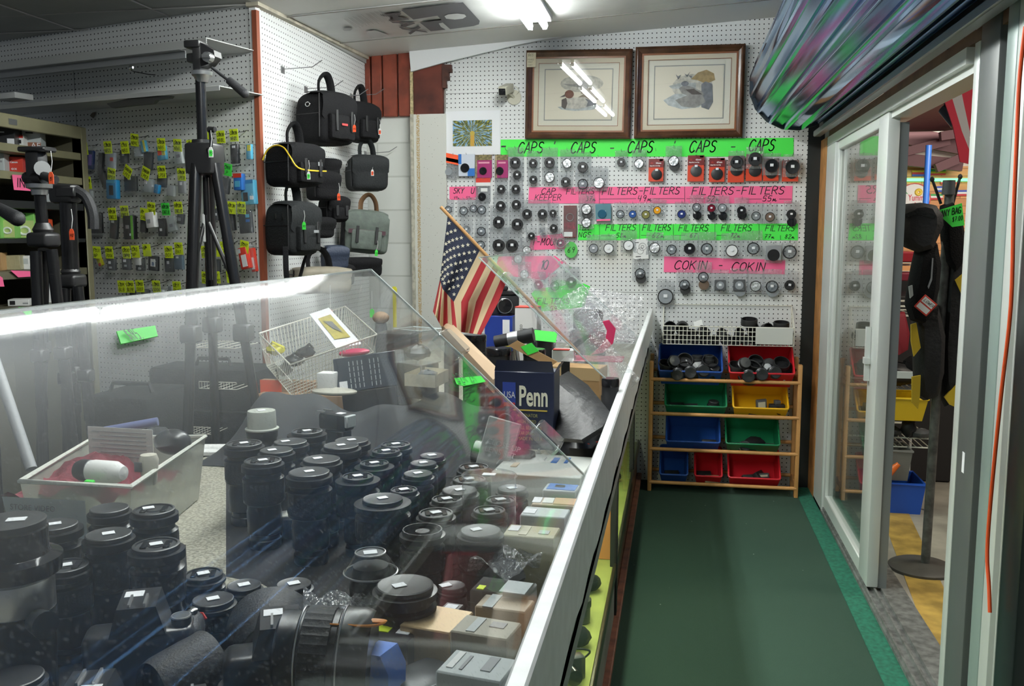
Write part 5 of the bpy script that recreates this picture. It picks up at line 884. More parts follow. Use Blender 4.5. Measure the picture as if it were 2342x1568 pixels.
# ================================================================== TRIPODS
def price_tag(p, col, label_txt, parent=None, L=.05, name='price_tag', s='95', rz=0):
    """string tag hanging from p, child of its tripod or bag"""
    t = MB().tube([(0, 0, 0), (.004, -.002, -L * .5), (0, -.004, -L)], .0009, 4); h = link(name, t.mesh('tag_string', PAPW), parent); h.location = p; h.rotation_euler = (0, 0, rz)
    c = part('tag_card', MB().prism([(-.008, -L - .034), (.008, -L - .034), (.008, -L - .009), (.004, -L), (-.004, -L), (-.008, -L - .009)], -.0055, -.004), col[0], h)
    if col[1]: part('colored_face', MB().box(-.0055, .0055, -.0065, -.0055, -L - .030, -L - .010), col[1], c)
    mb = MB(); write(mb, s, -.005, -L - .024, .009, -.0068, .14); part('lettering', mb, INK, c); return h
TRB = mat('tripod_black', (.018, .018, .019), .38); TRT = mat('tripod_tube_black', (.012, .012, .013), .25, .2)
def legsec(mb, a, b, r, n=3):
    a, b = Vector(a), Vector(b); s = (b - a)
    for k in range(n): mb.cyl(a + s * (k / n), a + s * ((k + 1) / n), r * (1 - .16 * k), r * (1 - .16 * k), 10)
Yt = 2.95; q = lambda x, y, dy=0: onY(x, y, Yt + dy)
hub = q(468, 352); base = Vector((hub.x, hub.y, 0)); t = thing('tripod', 'tall black video tripod with fluid head and green price tag', 'tripod', tuple(base), 0)
L_ = lambda v: Vector(v) - base
part('centre_column', MB().cyl(L_(q(458, 175)), L_(q(463, 335)), .017, .017, 12), TRT, t); part('column_rod', MB().cyl(L_(hub) - Vector((0, 0, .08)), L_(q(480, 640)), .011, .011, 10), TRT, t)
part('hub', MB().rbox(-.05, .05, -.05, .05, -.07, .035, .01, 2, 0, Matrix.Translation(L_(hub))).cyl(L_(q(461, 320)), L_(q(462, 345)), .032, .034, 14), TRB, t)
part('crank', MB().cyl(L_(q(470, 340)), L_(q(482, 345, -.06)), .011).tube([L_(q(484, 344, -.06)), L_(q(481, 300, -.07)), L_(q(484, 292, -.07))], .006, 6).cyl(L_(q(478, 296, -.07)), L_(q(492, 296, -.075)), .011, .009, 10), TRB, t)
for nm, a, b, r in (('leg', (448, 375, -.03), (398, 1180, -.28), .021), ('leg', (476, 375, .04), (492, 1080, .42), .020), ('leg', (492, 375, -.01), (672, 1165, -.12), .019)):
    A, B = q(*a), q(*b); B.z = .0; mb = MB(); legsec(mb, L_(A), L_(B), r); o = part(nm, mb, TRT, t); mid = A.lerp(B, .34); part('leg_clamp', MB().rbox(-.03, .03, -.027, .027, -.03, .03, .006, 1, 0, Matrix.Translation(L_(mid))), TRB, o); part('rubber_foot', MB().blob(L_(B) + Vector((0, 0, .018)), (.022, .022, .018), 10), RUB, o)
part('spreader', MB().rbox(-.012, .012, -.01, .01, -.05, .05, .004, 1, 0, Matrix.Translation(L_(q(472, 522)))), PAPW, t); part('brace', MB().cyl(L_(q(475, 505)), L_(q(538, 655, -.05)), .007).cyl(L_(q(468, 505)), L_(q(434, 655, -.08)), .007).cyl(L_(q(468, 505)), L_(q(478, 640, .14)), .007), TRB, t)
hd = q(462, 178)
part('head_base', MB().lathe([(.018, -.015), (.024, 0), (.034, .008), (.036, .02), (.028, .026)], 20, 0, Matrix.Translation(L_(hd))), SIL, t)
hb = part('pan_head', MB().rbox(-.018, .012, -.03, .03, .0, .085, .006, 2, 0, Matrix.Translation(L_(hd) + Vector((0, 0, .02)))).rbox(-.045, .012, -.035, .035, .075, .1, .005, 2, 0, Matrix.Translation(L_(hd) + Vector((0, 0, .02)))).rbox(-.045, -.018, -.02, .02, .03, .06, .005, 2, 0, Matrix.Translation(L_(hd) + Vector((0, 0, .02)))), TRB, t)
part('tilt_housing', MB().prism([(-.01, .02), (.03, .03), (.055, .055), (.052, .075), (.0, .105), (-.01, .1)], -.025, .025, 0, Matrix.Translation(L_(hd) + Vector((.008, 0, .01)))), TRB, t); part('tilt_knob', MB().cyl(L_(hd) + Vector((.045, -.026, .06)), L_(hd) + Vector((.045, -.05, .06)), .018, .016, 14).rbox(.03, .062, -.056, -.048, .054, .068, .002, 1, 0, Matrix.Translation(L_(hd) + Vector((0, 0, 0)))), SIL, t)
part('pan_handle', MB().cyl(L_(q(485, 155, -.03)), L_(q(528, 188, -.05)), .005, .005, 10).cyl(L_(q(524, 184, -.05)), L_(q(560, 214, -.07)), .013, .015, 14).blob(L_(q(560, 214, -.07)), (.015, .015, .015), 12), RUB, t)
price_tag(L_(q(482, 298, -.085)), (PAPW, GREEN), '', t, .055, s='95')
def small_tripod(Y, px, label, tagcol, kind, s='40'):
    q = lambda x, y, dy=0: onY(x, y, Y + dy); hub = q(*px['hub']); base = Vector((hub.x, hub.y, 0)); t = thing('tripod', label, 'tripod', tuple(base), 0, None); L_ = lambda v: Vector(v) - base
    part('centre_column', MB().cyl(L_(q(*px['col0'])), L_(hub), px['r'], px['r'], 12), TRT, t); part('hub', MB().rbox(-.036, .036, -.036, .036, -.022, .022, .012, 3, 0, Matrix.Translation(L_(hub))).lathe([(.026, .02), (.03, .03), (.022, .045), (.02, .05)], 20, 0, Matrix.Translation(L_(hub))), TRB, t)
    for a, b in px['legs']: 
        A, B = q(*a), q(*b); B.z = 0; mb = MB(); legsec(mb, L_(A), L_(B), px['lr']); o = part('leg', mb, TRT, t); part('rubber_foot', MB().blob(L_(B) + Vector((0, 0, .014)), (.018, .018, .014), 8), RUB, o); part('leg_clamp', MB().rbox(-.022, .022, -.02, .02, -.02, .02, .005, 1, 0, Matrix.Translation(L_(A.lerp(B, .22)))), TRB, o)
    h = q(*px['col0'])
    if kind == 'pan':
        part('head_ring', MB().lathe([(.022, -.02), (.024, -.005), (.036, 0), (.037, .012), (.02, .014)], 20, 0, Matrix.Translation(L_(h))), SIL, t)
        part('pan_head', MB().rbox(-.028, .02, -.025, .025, .01, .11, .012, 2, 0, Matrix.Translation(L_(h))).rbox(-.045, .045, -.03, .03, .105, .12, .004, 1, 0, Matrix.Translation(L_(h))).cyl(L_(h) + Vector((-.04, 0, .03)), L_(h) + Vector((.03, -.02, .03)), .018), TRB, t)
        part('pan_handle', MB().cyl(L_(h) + Vector((.02, -.02, .04)), L_(h) + Vector((.09, -.05, .02)), .012, .014, 10), RUB, t); part('level_cap', MB().cyl(L_(h) + Vector((.03, -.02, .055)), L_(h) + Vector((.04, -.035, .055)), .022, .022, 16), mat('pale_grey_cap', (.4, .41, .41), .3), t)
    else:
        part('head', MB().rbox(-.05, .035, -.03, .03, -.01, .05, .014, 2, 0, Matrix.Translation(L_(h))).rbox(-.02, .045, -.032, -.02, .0, .03, .003, 1, 0, Matrix.Translation(L_(h) + Vector((0, 0, .01)))), TRB, t)
        part('pan_handle', MB().tube(smooth([L_(h) + Vector(v) for v in ((.03, 0, .03), (.065, 0, .01), (.085, 0, -.04), (.085, 0, -.09))]), .017, 8), RUB, t)
    if tagcol: price_tag(L_(q(*px['tag'])), tagcol, '', t, .06, s=s)
    return t
small_tripod(2.45, dict(hub=(100, 548), col0=(90, 430), r=.017, lr=.017, legs=(((82, 575, -.02), (92, 1150, -.16)), ((118, 570, -.02), (205, 1080, -.02)), ((100, 570, .04), (60, 1050, .3))), tag=(116, 345, -.06)), 'shorter black tripod with silver ring and orange tag at the left', (ORNG, None), 'pan', '15')
small_tripod(2.62, dict(hub=(163, 642), col0=(155, 458), r=.026, lr=.017, legs=(((150, 660, -.02), (128, 1080, -.2)), ((178, 655, -.02), (235, 1085, -.05)), ((163, 660, .03), (170, 1010, .3))), tag=(163, 478, -.08)), 'black tripod with curved handle and orange tag, right of the other short one', (ORNG, None), 'grip', '40')
t = thing('video_tripod', 'black tilted tripod handle entering at the left edge', 'tripod', tuple(onY(-6, 474, 2.3))); d = onY(40, 500, 2.25) - onY(-6, 474, 2.3); part('grip', MB().cyl((-.14, .1, .10), (0, 0, 0), .008).cyl((0, 0, 0), d, .016, .021, 14).blob(tuple(d), (.021, .021, .021), 12), RUB, t)
part('leg', MB().cyl((-.14, .1, .10), (-.20, .15, -1.80 + .25), .018), TRT, t)
# ================================================================== CAMERA BAGS ON THE SIDE WALL
def bag(name, label, cx_, cy_, Y, w_, h_, dep, rz, col, flap=None, cat='camera bag', handle='grab', pocket=True, top=.12, tag=None, ring=True, pouchcol=None, extra=None, tagoff=(0, 0, 0), lean=0, grp='camera bags hung on the side wall'):
    """w_ face width, dep thickness, rz turns the front (local -y) toward the aisle"""
    p = onX(cx_, cy_, XS + .025 + dep / 2 * math.sin(R(rz)) + w_ / 2 * math.cos(R(rz))); t = thing(name, label, cat, tuple(p), R(rz), grp); t.rotation_euler = (0, R(lean), R(rz)); W, H, D = w_ / 2, h_ / 2, dep / 2
    def puff(v, a=.06, b=.03):
        x, y, z = v.x / W, v.y / D, v.z / H; return Vector((v.x * (1 + a * (1 - z * z)) * (1 - .10 * max(z, 0) ** 2), v.y * (1 + a * (1 - z * z) * (1 - x * x * .6)) * (1 - top * max(z, 0) * (1 if y < 0 else .2)), v.z + b * H * (1 - x * x) * z - .13 * H * max(z, 0) * x * x * x * x - .10 * H * max(z, 0) * y * y + math.sin(v.x * 60 + v.y * 50) * .0018))
    part('bag_body', MB().rbox(-W, W, -D, D, -H, H, min(W, D, H) * .36, 4, sub=4, fn=puff), col, t)
    fl = flap or col
    def flapf(u, v):
        # runs over the top from the back and down the front
        x = (u - .5) * 2 * W * (1.03 if v > .5 else .96); L = v * (1.35 * D + 1.15 * H)
        if L < 1.35 * D: y = D * .4 - L; z = H * 1.035 + .002 - .13 * H * abs(2 * u - 1) ** 4 - .07 * H * (y / D) ** 2
        else: y = -D * (.96 + top * -.6) - .010 - .010 * math.sin(min((L - 1.35 * D) / H * 3, 3)); z = H * .965 - (L - 1.35 * D) - .13 * H * abs(2 * u - 1) ** 4 * max(0, 1 - (L - 1.35 * D) / (.3 * H))
        if v > .97: z += .0
        e = .35 * W * max(0, (abs(2 * u - 1) - .75) / .25) ** 2; 
        if v > .6: z += e * .6 * (v - .6) / .4
        return (x, y, z)
    mb = MB().grid(flapf, 10, 14); part('flap', mb, fl, t); ob = bpy.data.objects[-1] if 0 else None
    if handle == 'grab':
        part('carry_handle', MB().tube(smooth([(-W * .35, 0, H * 1.0), (-W * .34, 0, H * 1.0 + .05), (-W * .12, -.005, H + .085), (W * .12, -.005, H + .085), (W * .34, 0, H + .05), (W * .42, 0, H)]), .0075, 6, flat=2.6), col if not extra or 'handle' not in extra else extra['handle'], t)
    if pocket: part('front_pocket', MB().rbox(-W * .72, W * .72, -D - .03, -D + .01, -H * .85, H * .12, .012, 2, sub=2, fn=lambda v: puff(v, .0, 0)), pouchcol or fl, t)
    if pocket:
        for s in (-1, 1): part('buckle_strap', MB().rbox(s * W * .45 - .008, s * W * .45 + .008, -D - .037, -D - .031, -H * .55, H * .25, .002, 1), BLK, t)
    if ring: part('strap_ring', MB().ring(.014, .0022, (-W - .012, -D * .1, H * .45), 'X', sy=.7), CHR, t)
    part('side_seam', MB().tube([(-W * 1.04, -D * .8, -H * .8), (-W * 1.06, -D * .85, 0), (-W * 1.0, -D * .8, H * .85)], .003, 5).tube([(-W * 1.06, -D * .9, H * .1), (-W * 1.06, D * .9, H * .1)], .002, 5), BLK, t)
    if tag: price_tag(Vector((W * .5, -D - .045, H * .15)) + Vector(tagoff), tag, '', t, .05, rz=-R(rz))
    return t
def hookw(x, y, label): 
    p = onX(x, y, XS); solo('peg_hook', label, 'hook', MB().tube([(0, 0, .008), (.01, 0, 0), (.15, 0, .005), (.2, 0, .035)], .0022, 5).box(0, .003, -.02, .02, -.02, .012), WIRE, tuple(p), 0, 'long hooks on the side wall')
for x, y, l in ((646, 158, 'long bare wire hook high on the side wall'), (699, 203, 'long wire hook holding the topmost black bag'), (762, 221, 'long wire hook behind the topmost black bag'), (803, 219, 'long wire hook nearest the back corner'), (835, 350, 'long wire hook above the right small black bag')): hookw(x, y, l)
RZ = 68
b1 = bag('camera_bag', 'large black camera bag with orange tag, topmost on the side wall', 744, 272, 4.52, .23, .245, .185, RZ, FAB, tag=(ORNG, None)); part('logo_patch', MB().box(-.02, .02, -.1285, -.127, -.04, -.03), mat('red_logo', (.5, .05, .05), .5), b1)
bag('camera_bag', 'smaller black camera bag with pale tag, behind the topmost one', 822, 280, 5.02, .20, .21, .12, RZ, FAB, tag=(PAPW, ORNG), ring=False)
b3 = bag('camera_bag', 'black camera bag with yellow piping and green tag', 672, 378, 4.28, .20, .19, .175, RZ, FAB, tag=(PAPW, GREEN), ring=False, tagoff=(-.09, 0, .0))
part('yellow_piping', MB().tube(smooth([(-.110, .08, .02), (-.109, .05, .062), (-.107, 0, .08), (-.107, -.05, .068), (-.106, -.085, .03), (-.085, -.112, -.02), (.0, -.118, -.028), (.09, -.112, -.025)]), .0035, 6), mat('yellow_piping', (.8, .55, .03), .5), b3)
part('logo_patch', MB().box(.03, .055, -.1225, -.121, -.005, .012), MGREY, b3)
bag('camera_bag', 'rounded black bag with orange-tipped tag hanging near the back corner', 838, 396, 5.0, .20, .19, .17, 35, FAB2, pocket=False, tag=(PAPW, ORNG), tagoff=(-.04, .04, .05))
b5 = bag('camera_bag', 'tall black bag with silver clips and green tag, lower left', 668, 522, 4.25, .18, .235, .175, RZ, FAB2, tag=(GREEN, None), ring=False, tagoff=(-.10, 0, .06)); part('silver_clip', MB().box(-.100, -.096, -.05, -.045, .04, .065).box(-.100, -.096, -.005, .0, .04, .065), CHR, b5); part('logo_patch', MB().box(.0, .03, -.136, -.135, -.02, -.008), MGREY, b5)
part('shoulder_strap', MB().tube(smooth([(-.11, -.07, -.08), (-.12, -.08, -.2), (-.08, -.06, -.28), (.0, -.03, -.24), (.07, -.0, -.15), (.1, .0, -.1)]), .014, 6, flat=.25), FAB, b5)
GRN = mat('grey_green_canvas', (.12, .145, .125), .75, noise=.25, nscale=30, bump=.3); b6 = bag('camera_bag', 'grey-green canvas camera bag with printed flap and brown handle end', 838, 530, 4.85, .23, .23, .14, 22, GRN, handle='grab', pouchcol=GRN, tag=(GREEN, None), tagoff=(0, 0, -.06), extra=dict(handle=mat('brown_web', (.12, .06, .025), .6)), grp=None, lean=5)
part('printed_band', MB().box(-.10, .10, -.0945, -.093, -.012, .010), mat('maroon_band', (.06, .02, .03), .5), b6); print_text('TAMRAC', .016, LGREY, b6, FR(-.075, -.0955, -.007), 'lettering', .0003)
part('dark_side_panel', MB().rbox(-.14, -.112, -.06, .06, -.11, .08, .01, 2), FAB, b6)
for i, (x, y, Y, w_, h_, d_, l) in enumerate(((748, 384, 4.62, .10, .09, .10, 'small black pouch beside the yellow-piped bag'), (738, 425, 4.62, .13, .14, .12, 'black pouch below the small pouch in the middle column'), (762, 478, 4.75, .12, .13, .12, 'black pouch with curved flap left of the grey-green bag'), (735, 520, 4.55, .10, .10, .10, 'soft black pouch beside the tall black bag'))):
    bag('lens_pouch', l, x, y, Y, w_, h_, d_, 50, FAB, handle=None, pocket=(i == 2), ring=False, cat='pouch', tag=(ORNG, None) if i == 1 else None, grp='black pouches on the side wall')
NB = mat('navy_nylon', (.018, .028, .055), .6, bump=.3, nscale=120)
bag('lens_pouch', 'small navy pouch with round logo below the middle pouches', 765, 588, 4.7, .12, .12, .10, 40, NB, handle=None, pocket=False, ring=False, cat='pouch'); bag('camera_bag', 'black bag at the right under the grey-green bag', 822, 610, 4.9, .22, .10, .12, 30, FAB, handle=None, pocket=False, ring=False, grp=None); bag('lens_pouch', 'dark pouch right below the navy pouch', 775, 628, 4.62, .14, .11, .1, 35, FAB, handle=None, pocket=False, ring=False, cat='pouch')
BG = mat('taupe_nylon', (.25, .22, .165), .65, noise=.15, nscale=20, bump=.3); b9 = bag('camera_bag', 'beige padded bag hanging lowest beside the shoulder strap', 728, 640, 4.35, .27, .12, .16, 40, BG, handle='grab', pocket=False, ring=False, grp=None, extra=dict(handle=FAB))
part('zip_line', MB().tube([(-.138, .07, .03), (-.138, -.08, .03), (0, -.086, .03), (.138, -.08, .03)], .0035, 5), BLK, b9)
# ================================================================== DISPLAY COUNTER
TZ = .82; RX0, RX1, RZT = -.152, -.130, 1.03; YR = 5.30; XT = -1.32
lam = NT('speckled_laminate'); tc = lam.n('TexCoord'); nz = lam.n('TexNoise', Scale=160.0, Detail=3.0); lam.l(tc.outputs['Object'], nz.inputs['Vector'])
cr = lam.n('ValToRGB'); lam.l(nz.outputs['Fac'], cr.inputs['Fac']); cr.color_ramp.elements[0].color = (.22, .21, .16, 1); cr.color_ramp.elements[1].color = (.46, .44, .36, 1); cr.color_ramp.elements[0].position = .4; cr.color_ramp.elements[1].position = .6
lam.l(cr.outputs['Color'], lam.b.inputs['Base Color']); lam.b.inputs['Roughness'].default_value = .5
t = thing('display_counter', 'long glass-fronted display counter with white rail beside the green carpet', 'counter', (-.7, 2.6, 0)); o_ = Vector((-.7, 2.6, 0))
def cb(x0, x1, y0, y1, z0, z1, r=.003): return MB().rbox(x0 - o_.x, x1 - o_.x, y0 - o_.y, y1 - o_.y, z0, z1, r, 1)
part('counter_top', cb(XT, RX0, .1, YR, TZ - .03, TZ), lam.m, t)
mb = MB(); rl = []                                            # rail board with a worn lower edge
N = 60; vs = []
for i in range(N + 1):
    y = .1 + (YR - .1) * i / N - o_.y; zb_ = .905 + .006 * math.sin(i * 1.7) + (.008 if i % 9 == 4 else 0); x0, x1 = RX0 - o_.x, RX1 - o_.x
    vs += [(x0, y, zb_), (x1, y, zb_), (x1, y, RZT - .003), (x1 - .003, y, RZT), (x0 + .003, y, RZT), (x0, y, RZT - .003)]
mb.add(vs, [(i * 6 + j, i * 6 + (j + 1) % 6, i * 6 + 6 + (j + 1) % 6, i * 6 + 6 + j) for i in range(N) for j in range(6)] + [(5, 4, 3, 2, 1, 0), tuple(N * 6 + k for k in range(6))]); part('rail', mb, WPNT, t)
part('rail_support', cb(-.20, RX0, .1, YR, TZ - .06, .90), mat('grey_metal_channel', (.30, .31, .31), .4, .3), t)
GX = -.20; yp = onX(1408, 1290, GX).y
part('glass_front', cb(GX - .004, GX + .001, .1, YR, .255, TZ - .06, .001), CGLASS, t)
part('display_deck', cb(-.80, GX - .008, .1, YR, .215, .24), mat('olive_felt', (.42, .46, .10), .8, noise=.2, nscale=10), t)
part('deck_edge', cb(GX - .008, GX + .004, .1, YR, .205, .255), mat('dark_bronze_edge', (.06, .06, .03), .3, .6), t)
part('case_back', cb(-.82, -.80, .1, YR, .0, TZ - .03), mat('case_back_cream', (.45, .40, .28), .6), t)
part('plinth', cb(GX - .03, GX - .002, .1, yp, .0, .205), mat('grey_plinth', (.20, .20, .18), .5, noise=.3, nscale=6), t); part('plinth', cb(GX - .05, GX - .008, yp, YR, .0, .205), mat('brown_plinth', (.13, .06, .03), .4, noise=.4, nscale=6), t)
part('plinth_ledge', cb(GX - .008, GX + .02, yp - .6, YR, .03, .055), mat('worn_red_ledge', (.26, .10, .06), .5, noise=.5, nscale=18), t)
part('case_post', cb(GX - .02, GX + .006, yp - .02, yp + .03, .0, TZ - .06), BLK, t); part('case_post', cb(GX - .02, GX + .004, 4.6, 4.63, .205, TZ - .06), BLK, t)
part('wood_partition', cb(-.55, GX - .01, yp + .05, yp + .07, .24, TZ - .06), mat('orange_wood_panel', (.62, .25, .07), .4), t)
part('glass_shelf', cb(-.6, -.26, yp + .1, YR, .50, .508, .001), CGLASS, t)
# goods lying on the olive deck behind the glass
for i, (x, y, w_, k) in enumerate(((1398, 1140, 30, 0), (1372, 1245, 34, 1), (1352, 1330, 30, 2), (1340, 1400, 30, 0), (1330, 1455, 28, 2), (1318, 1530, 34, 1), (1408, 1085, 26, 2))):
    p = onZ(x - 10, y + 8, .26); lab = '%s black item from the viewer on the olive display deck' % ORD[[1, 3, 4, 5, 6, 7, 0][i]]
    p.x = min(p.x, GX - .075)
    if k == 1:
        c = thing('display_camera', 'black camera, ' + lab, 'camera', (p.x, p.y, .241), R(30), 'goods on the olive deck'); part('camera_body', MB().rbox(-.05, .05, -.02, .02, 0, .065, .006, 2), BLKS, c); part('camera_lens', MB().cyl((0, -.02, .03), (0, -.06, .03), .024, .022, 20), BLKG, c); part('neck_strap', MB().tube(smooth([Vector(v) for v in ((-.05, 0, .05), (-.07, -.02, .09), (0, -.03, .1), (.06, -.02, .08), (.05, 0, .05))]), .003, 5), BLK, c)
    elif k == 0: solo('display_lens', 'black lens, ' + lab, 'lens', MB().lathe([(.026, 0), (.03, .004), (.03, .05), (.033, .052), (.033, .075), (.028, .078), (0, .078)], 22, 0, None, True, (2, 3)), BLKS, (p.x, p.y, .241), 0, 'goods on the olive deck')
    else: solo('display_pouch', 'soft black pouch, ' + lab, 'pouch', MB().blob((0, 0, .03), (.05, .045, .03), 16, noise=.05), FAB, (p.x, p.y, .241), R(20), 'goods on the olive deck')
# ------------------------------------------------------------------ clear covers leaning back from the rail
SB = Vector((-.150, 0, 1.034)); STP = Vector((-.534, 0, 1.39)); CH = (STP - SB); CL = CH.length; CN = Vector((-CH.z, 0, CH.x)).normalized() * -1
def sag(s, y, A=True):
    k = 0.0155 * max(0.0, min(1, (1.6 - y) / .45)) if A else .006 * math.sin(y * 5)
    return 4 * k * s * (1 - s)
def sp(s, y, A=True): p = SB + CH * s + CN * sag(s, y, A); return Vector((p.x, y, p.z))
def onS(x, y, A=True, lift=.0025):
    d = ray(x, y); best = None; p = onP(x, y, SB, CN)
    for _ in range(6):
        s = (p - Vector((SB.x, p.y, SB.z))).dot(CH) / CL ** 2; q = SB + CN * (sag(s, p.y, A) + lift); p = onP(x, y, q, CN)
    return p
def cover(name, label, y0, y1, A, m_, n=14):
    t = thing(name, label, 'clear cover', (SB.x, (y0 + y1) / 2, SB.z), 0, 'leaning clear covers'); oo = t.location.copy(); mb = MB(); M_ = int((y1 - y0) * 12)
    T = .004; vs = []; 
    for i in range(M_ + 1):
        y = y0 + (y1 - y0) * i / M_
        for j in range(n + 1): vs.append(sp(j / n, y, A) - oo)
        for j in range(n + 1): vs.append(sp(j / n, y, A) - CN * T - oo)
    k = 2 * (n + 1); fs = []
    for i in range(M_):
        for j in range(n): a = i * k + j; fs += [(a, a + 1, a + k + 1, a + k), (a + n + 1, a + n + 1 + k, a + n + 2 + k, a + n + 2)]
    mb.add(vs, fs); part('clear_sheet', mb, m_, t)
    mb = MB()
    for y in (y0, y1): mb.tube([sp(j / n, y, A) - CN * T / 2 - oo for j in range(n + 1)], .0023, 4)
    mb.tube([sp(1, y0 + (y1 - y0) * i / 20, A) - CN * T / 2 - oo for i in range(21)], .0023, 4); part('sheet_edge', mb, EDGE, t)
    # flat top that runs back from the upper edge
    w2 = .07
    for yy in ((y1 - .03),) if A else (y0 + .03, y1 - .03):
        for s in ((.62, .18) if A else (.8,)):
            b = sp(s, yy, A) - oo; part('clear_clip', MB().rbox(-.028, .028, -.035, .035, -.004, .018, .004, 1, 0, Matrix.Translation(b) @ Matrix.Rotation(-math.atan2(CH.z, -CH.x) * -1, 4, 'Y')), CASEM, t)
    return t
cover('clear_cover', 'large dusty clear plastic cover leaning over the near lenses, glaring white along its top', .12, 1.55, True, ACR)
cover('clear_cover', 'smaller scuffed clear plastic cover leaning near the pegboard beyond the flag', 2.45, 3.75, False, ACRB)
def card_on(pts, label, txt=None, A=True, m_=GREEN):
    P = [onS(x, y, A, .003) for x, y in pts]; c = sum(P, Vector()) / len(P); t = thing('price_note', label, 'price note', tuple(c), 0); n = len(P); part('note_card', MB().add([p - c for p in P] + [p - c - CN * .001 for p in P], [tuple(range(n)), tuple(reversed(range(n, 2 * n)))] + [(i, (i + 1) % n, (i + 1) % n + n, i + n) for i in range(n)]), m_, t)
    if txt:
        s, x, y, h, xe = txt; a, b, u = onS(x, y, A, .0045) - c, onS(xe, y - (xe - x) * .13, A, .0045) - c, onS(x, y - h, A, .0045) - c; hh = (u - a).length; r_ = (b - a).normalized(); up_ = CN.cross(r_).normalized()
        if up_.z < 0: up_ = -up_
        M = Matrix((r_, -CN, up_)).transposed().to_4x4(); M.translation = a; mb = MB(); write(mb, s, 0, 0, hh, 0, .09, .1, kx=(b - a).length / (twidth(s, hh) + .001), M=M); part('lettering', mb, mat('green_pen', (.03, .16, .05), .5), t)
    return t
card_on([(267, 757), (355, 744), (361, 768), (277, 786)], 'green price note reading 195 on the dusty cover, under the glare', ('$195.', 300, 777, 15, 332))
card_on([(1040, 864), (1100, 859), (1111, 872), (1060, 882), (1046, 878)], 'green price note on the slanting edge of the dusty cover, left of the navy box', ('$24 29', 1050, 875, 9, 1095))
# ------------------------------------------------------------------ lenses standing under the near cover
LB = mat('lens_barrel_black', (.009, .0095, .0105), .34); LG = mat('lens_glossy_ring', (.012, .012, .014), .12)
def lensobj(x, y, dpx, label, kind='pinch', top=1.0, stick=(0, 0), rz=20, flange=1.0, ring=None, scale_h=1, grp='lenses standing under the near cover', cat='lens', tall=0, stack=False):
    p = onZ(x, y, top); r = dpx * depth(p) / F / 2; H = top - TZ - .0005; t = thing('camera_lens', label, cat, (p.x, p.y, TZ + .0005), R(rz), grp)
    f = flange * 1.09; hb_ = H; H = H - (.040 if kind == 'white' else 0); pr = [(r * .80, 0), (r * .86, .003), (r * .86, H * .10), (r * .80, H * .11), (r * .80, H * .16), (r * .93, H * .18), (r * .95, H * .42), (r * .90, H * .44), (r * .90, H * .50), (r * 1.0 * f, H * .53), (r * 1.02 * f, H * .80), (r * .96, H * .82), (r * .96, H * .86), (r * 1.05 * f, H * .88), (r * 1.05 * f, H - .009), (r * 1.0, H - .008), (r * .98, H - .006)]
    part('lens_barrel', MB().lathe(pr, 36, 0, None, True, (5, 6) if kind != 'rear' else (9, 10)), LB, t)
    part('rubber_ring', MB().lathe([(r * 1.005 * f, H * .56), (r * 1.035 * f, H * .57), (r * 1.035 * f, H * .76), (r * 1.005 * f, H * .77)], 48, 0, None, False, (1, 2)), RUB, t)
    H = hb_; cz_ = H - .006
    if kind == 'pinch':
        c = part('lens_cap', MB().lathe([(r, cz_), (r, H - .001), (r * .96, H), (r * .88, H), (r * .86, H - .0025), (r * .36, H - .0025), (r * .34, H - .001), (0, H - .001)], 36), CAPM, t)
        part('pinch_grip', MB().rbox(-r * .62, -r * .34, -r * .42, r * .42, H - .003, H + .0002, .0008, 1).rbox(r * .34, r * .62, -r * .42, r * .42, H - .003, H + .0002, .0008, 1), BLKG, c)
    elif kind == 'disc': c = part('lens_cap', MB().lathe([(r, cz_), (r, H - .001), (r * .95, H), (r * .9, H - .0006), (0, H - .0006)], 36), CAPM, t)
    elif kind == 'rear': c = part('lens_cap', MB().lathe([(r, cz_), (r, H), (r * .93, H), (r * .90, H - .006), (r * .4, H - .006), (r * .36, H - .003), (0, H - .003)], 36, rib=(0, 1)), CAPM, t)
    elif kind == 'white': c = part('lens_cap', MB().lathe([(r * 1.12, H - .045), (r * 1.12, H - .042), (r * .96, H - .040), (r * .94, H - .004), (r * .90, H), (0, H)], 36), mat('milky_plastic', (.44, .46, .41), .4), t)
    if ring: part('front_ring', MB().ring(r * ring, .0016, (0, 0, H - .012), 'Z', 44), mat('thin_silver_line', (.42, .42, .40), .25, .8), t)
    if stick is not None: part('price_sticker', MB().rbox(-.009, .009, -.007, .007, H - .0008, H + .0004, .0003, 1, 0, Matrix.Translation((stick[0] * r, stick[1] * r, .0008)) @ Matrix.Rotation(R(20), 4, 'Z')), WHT, c)
    return t
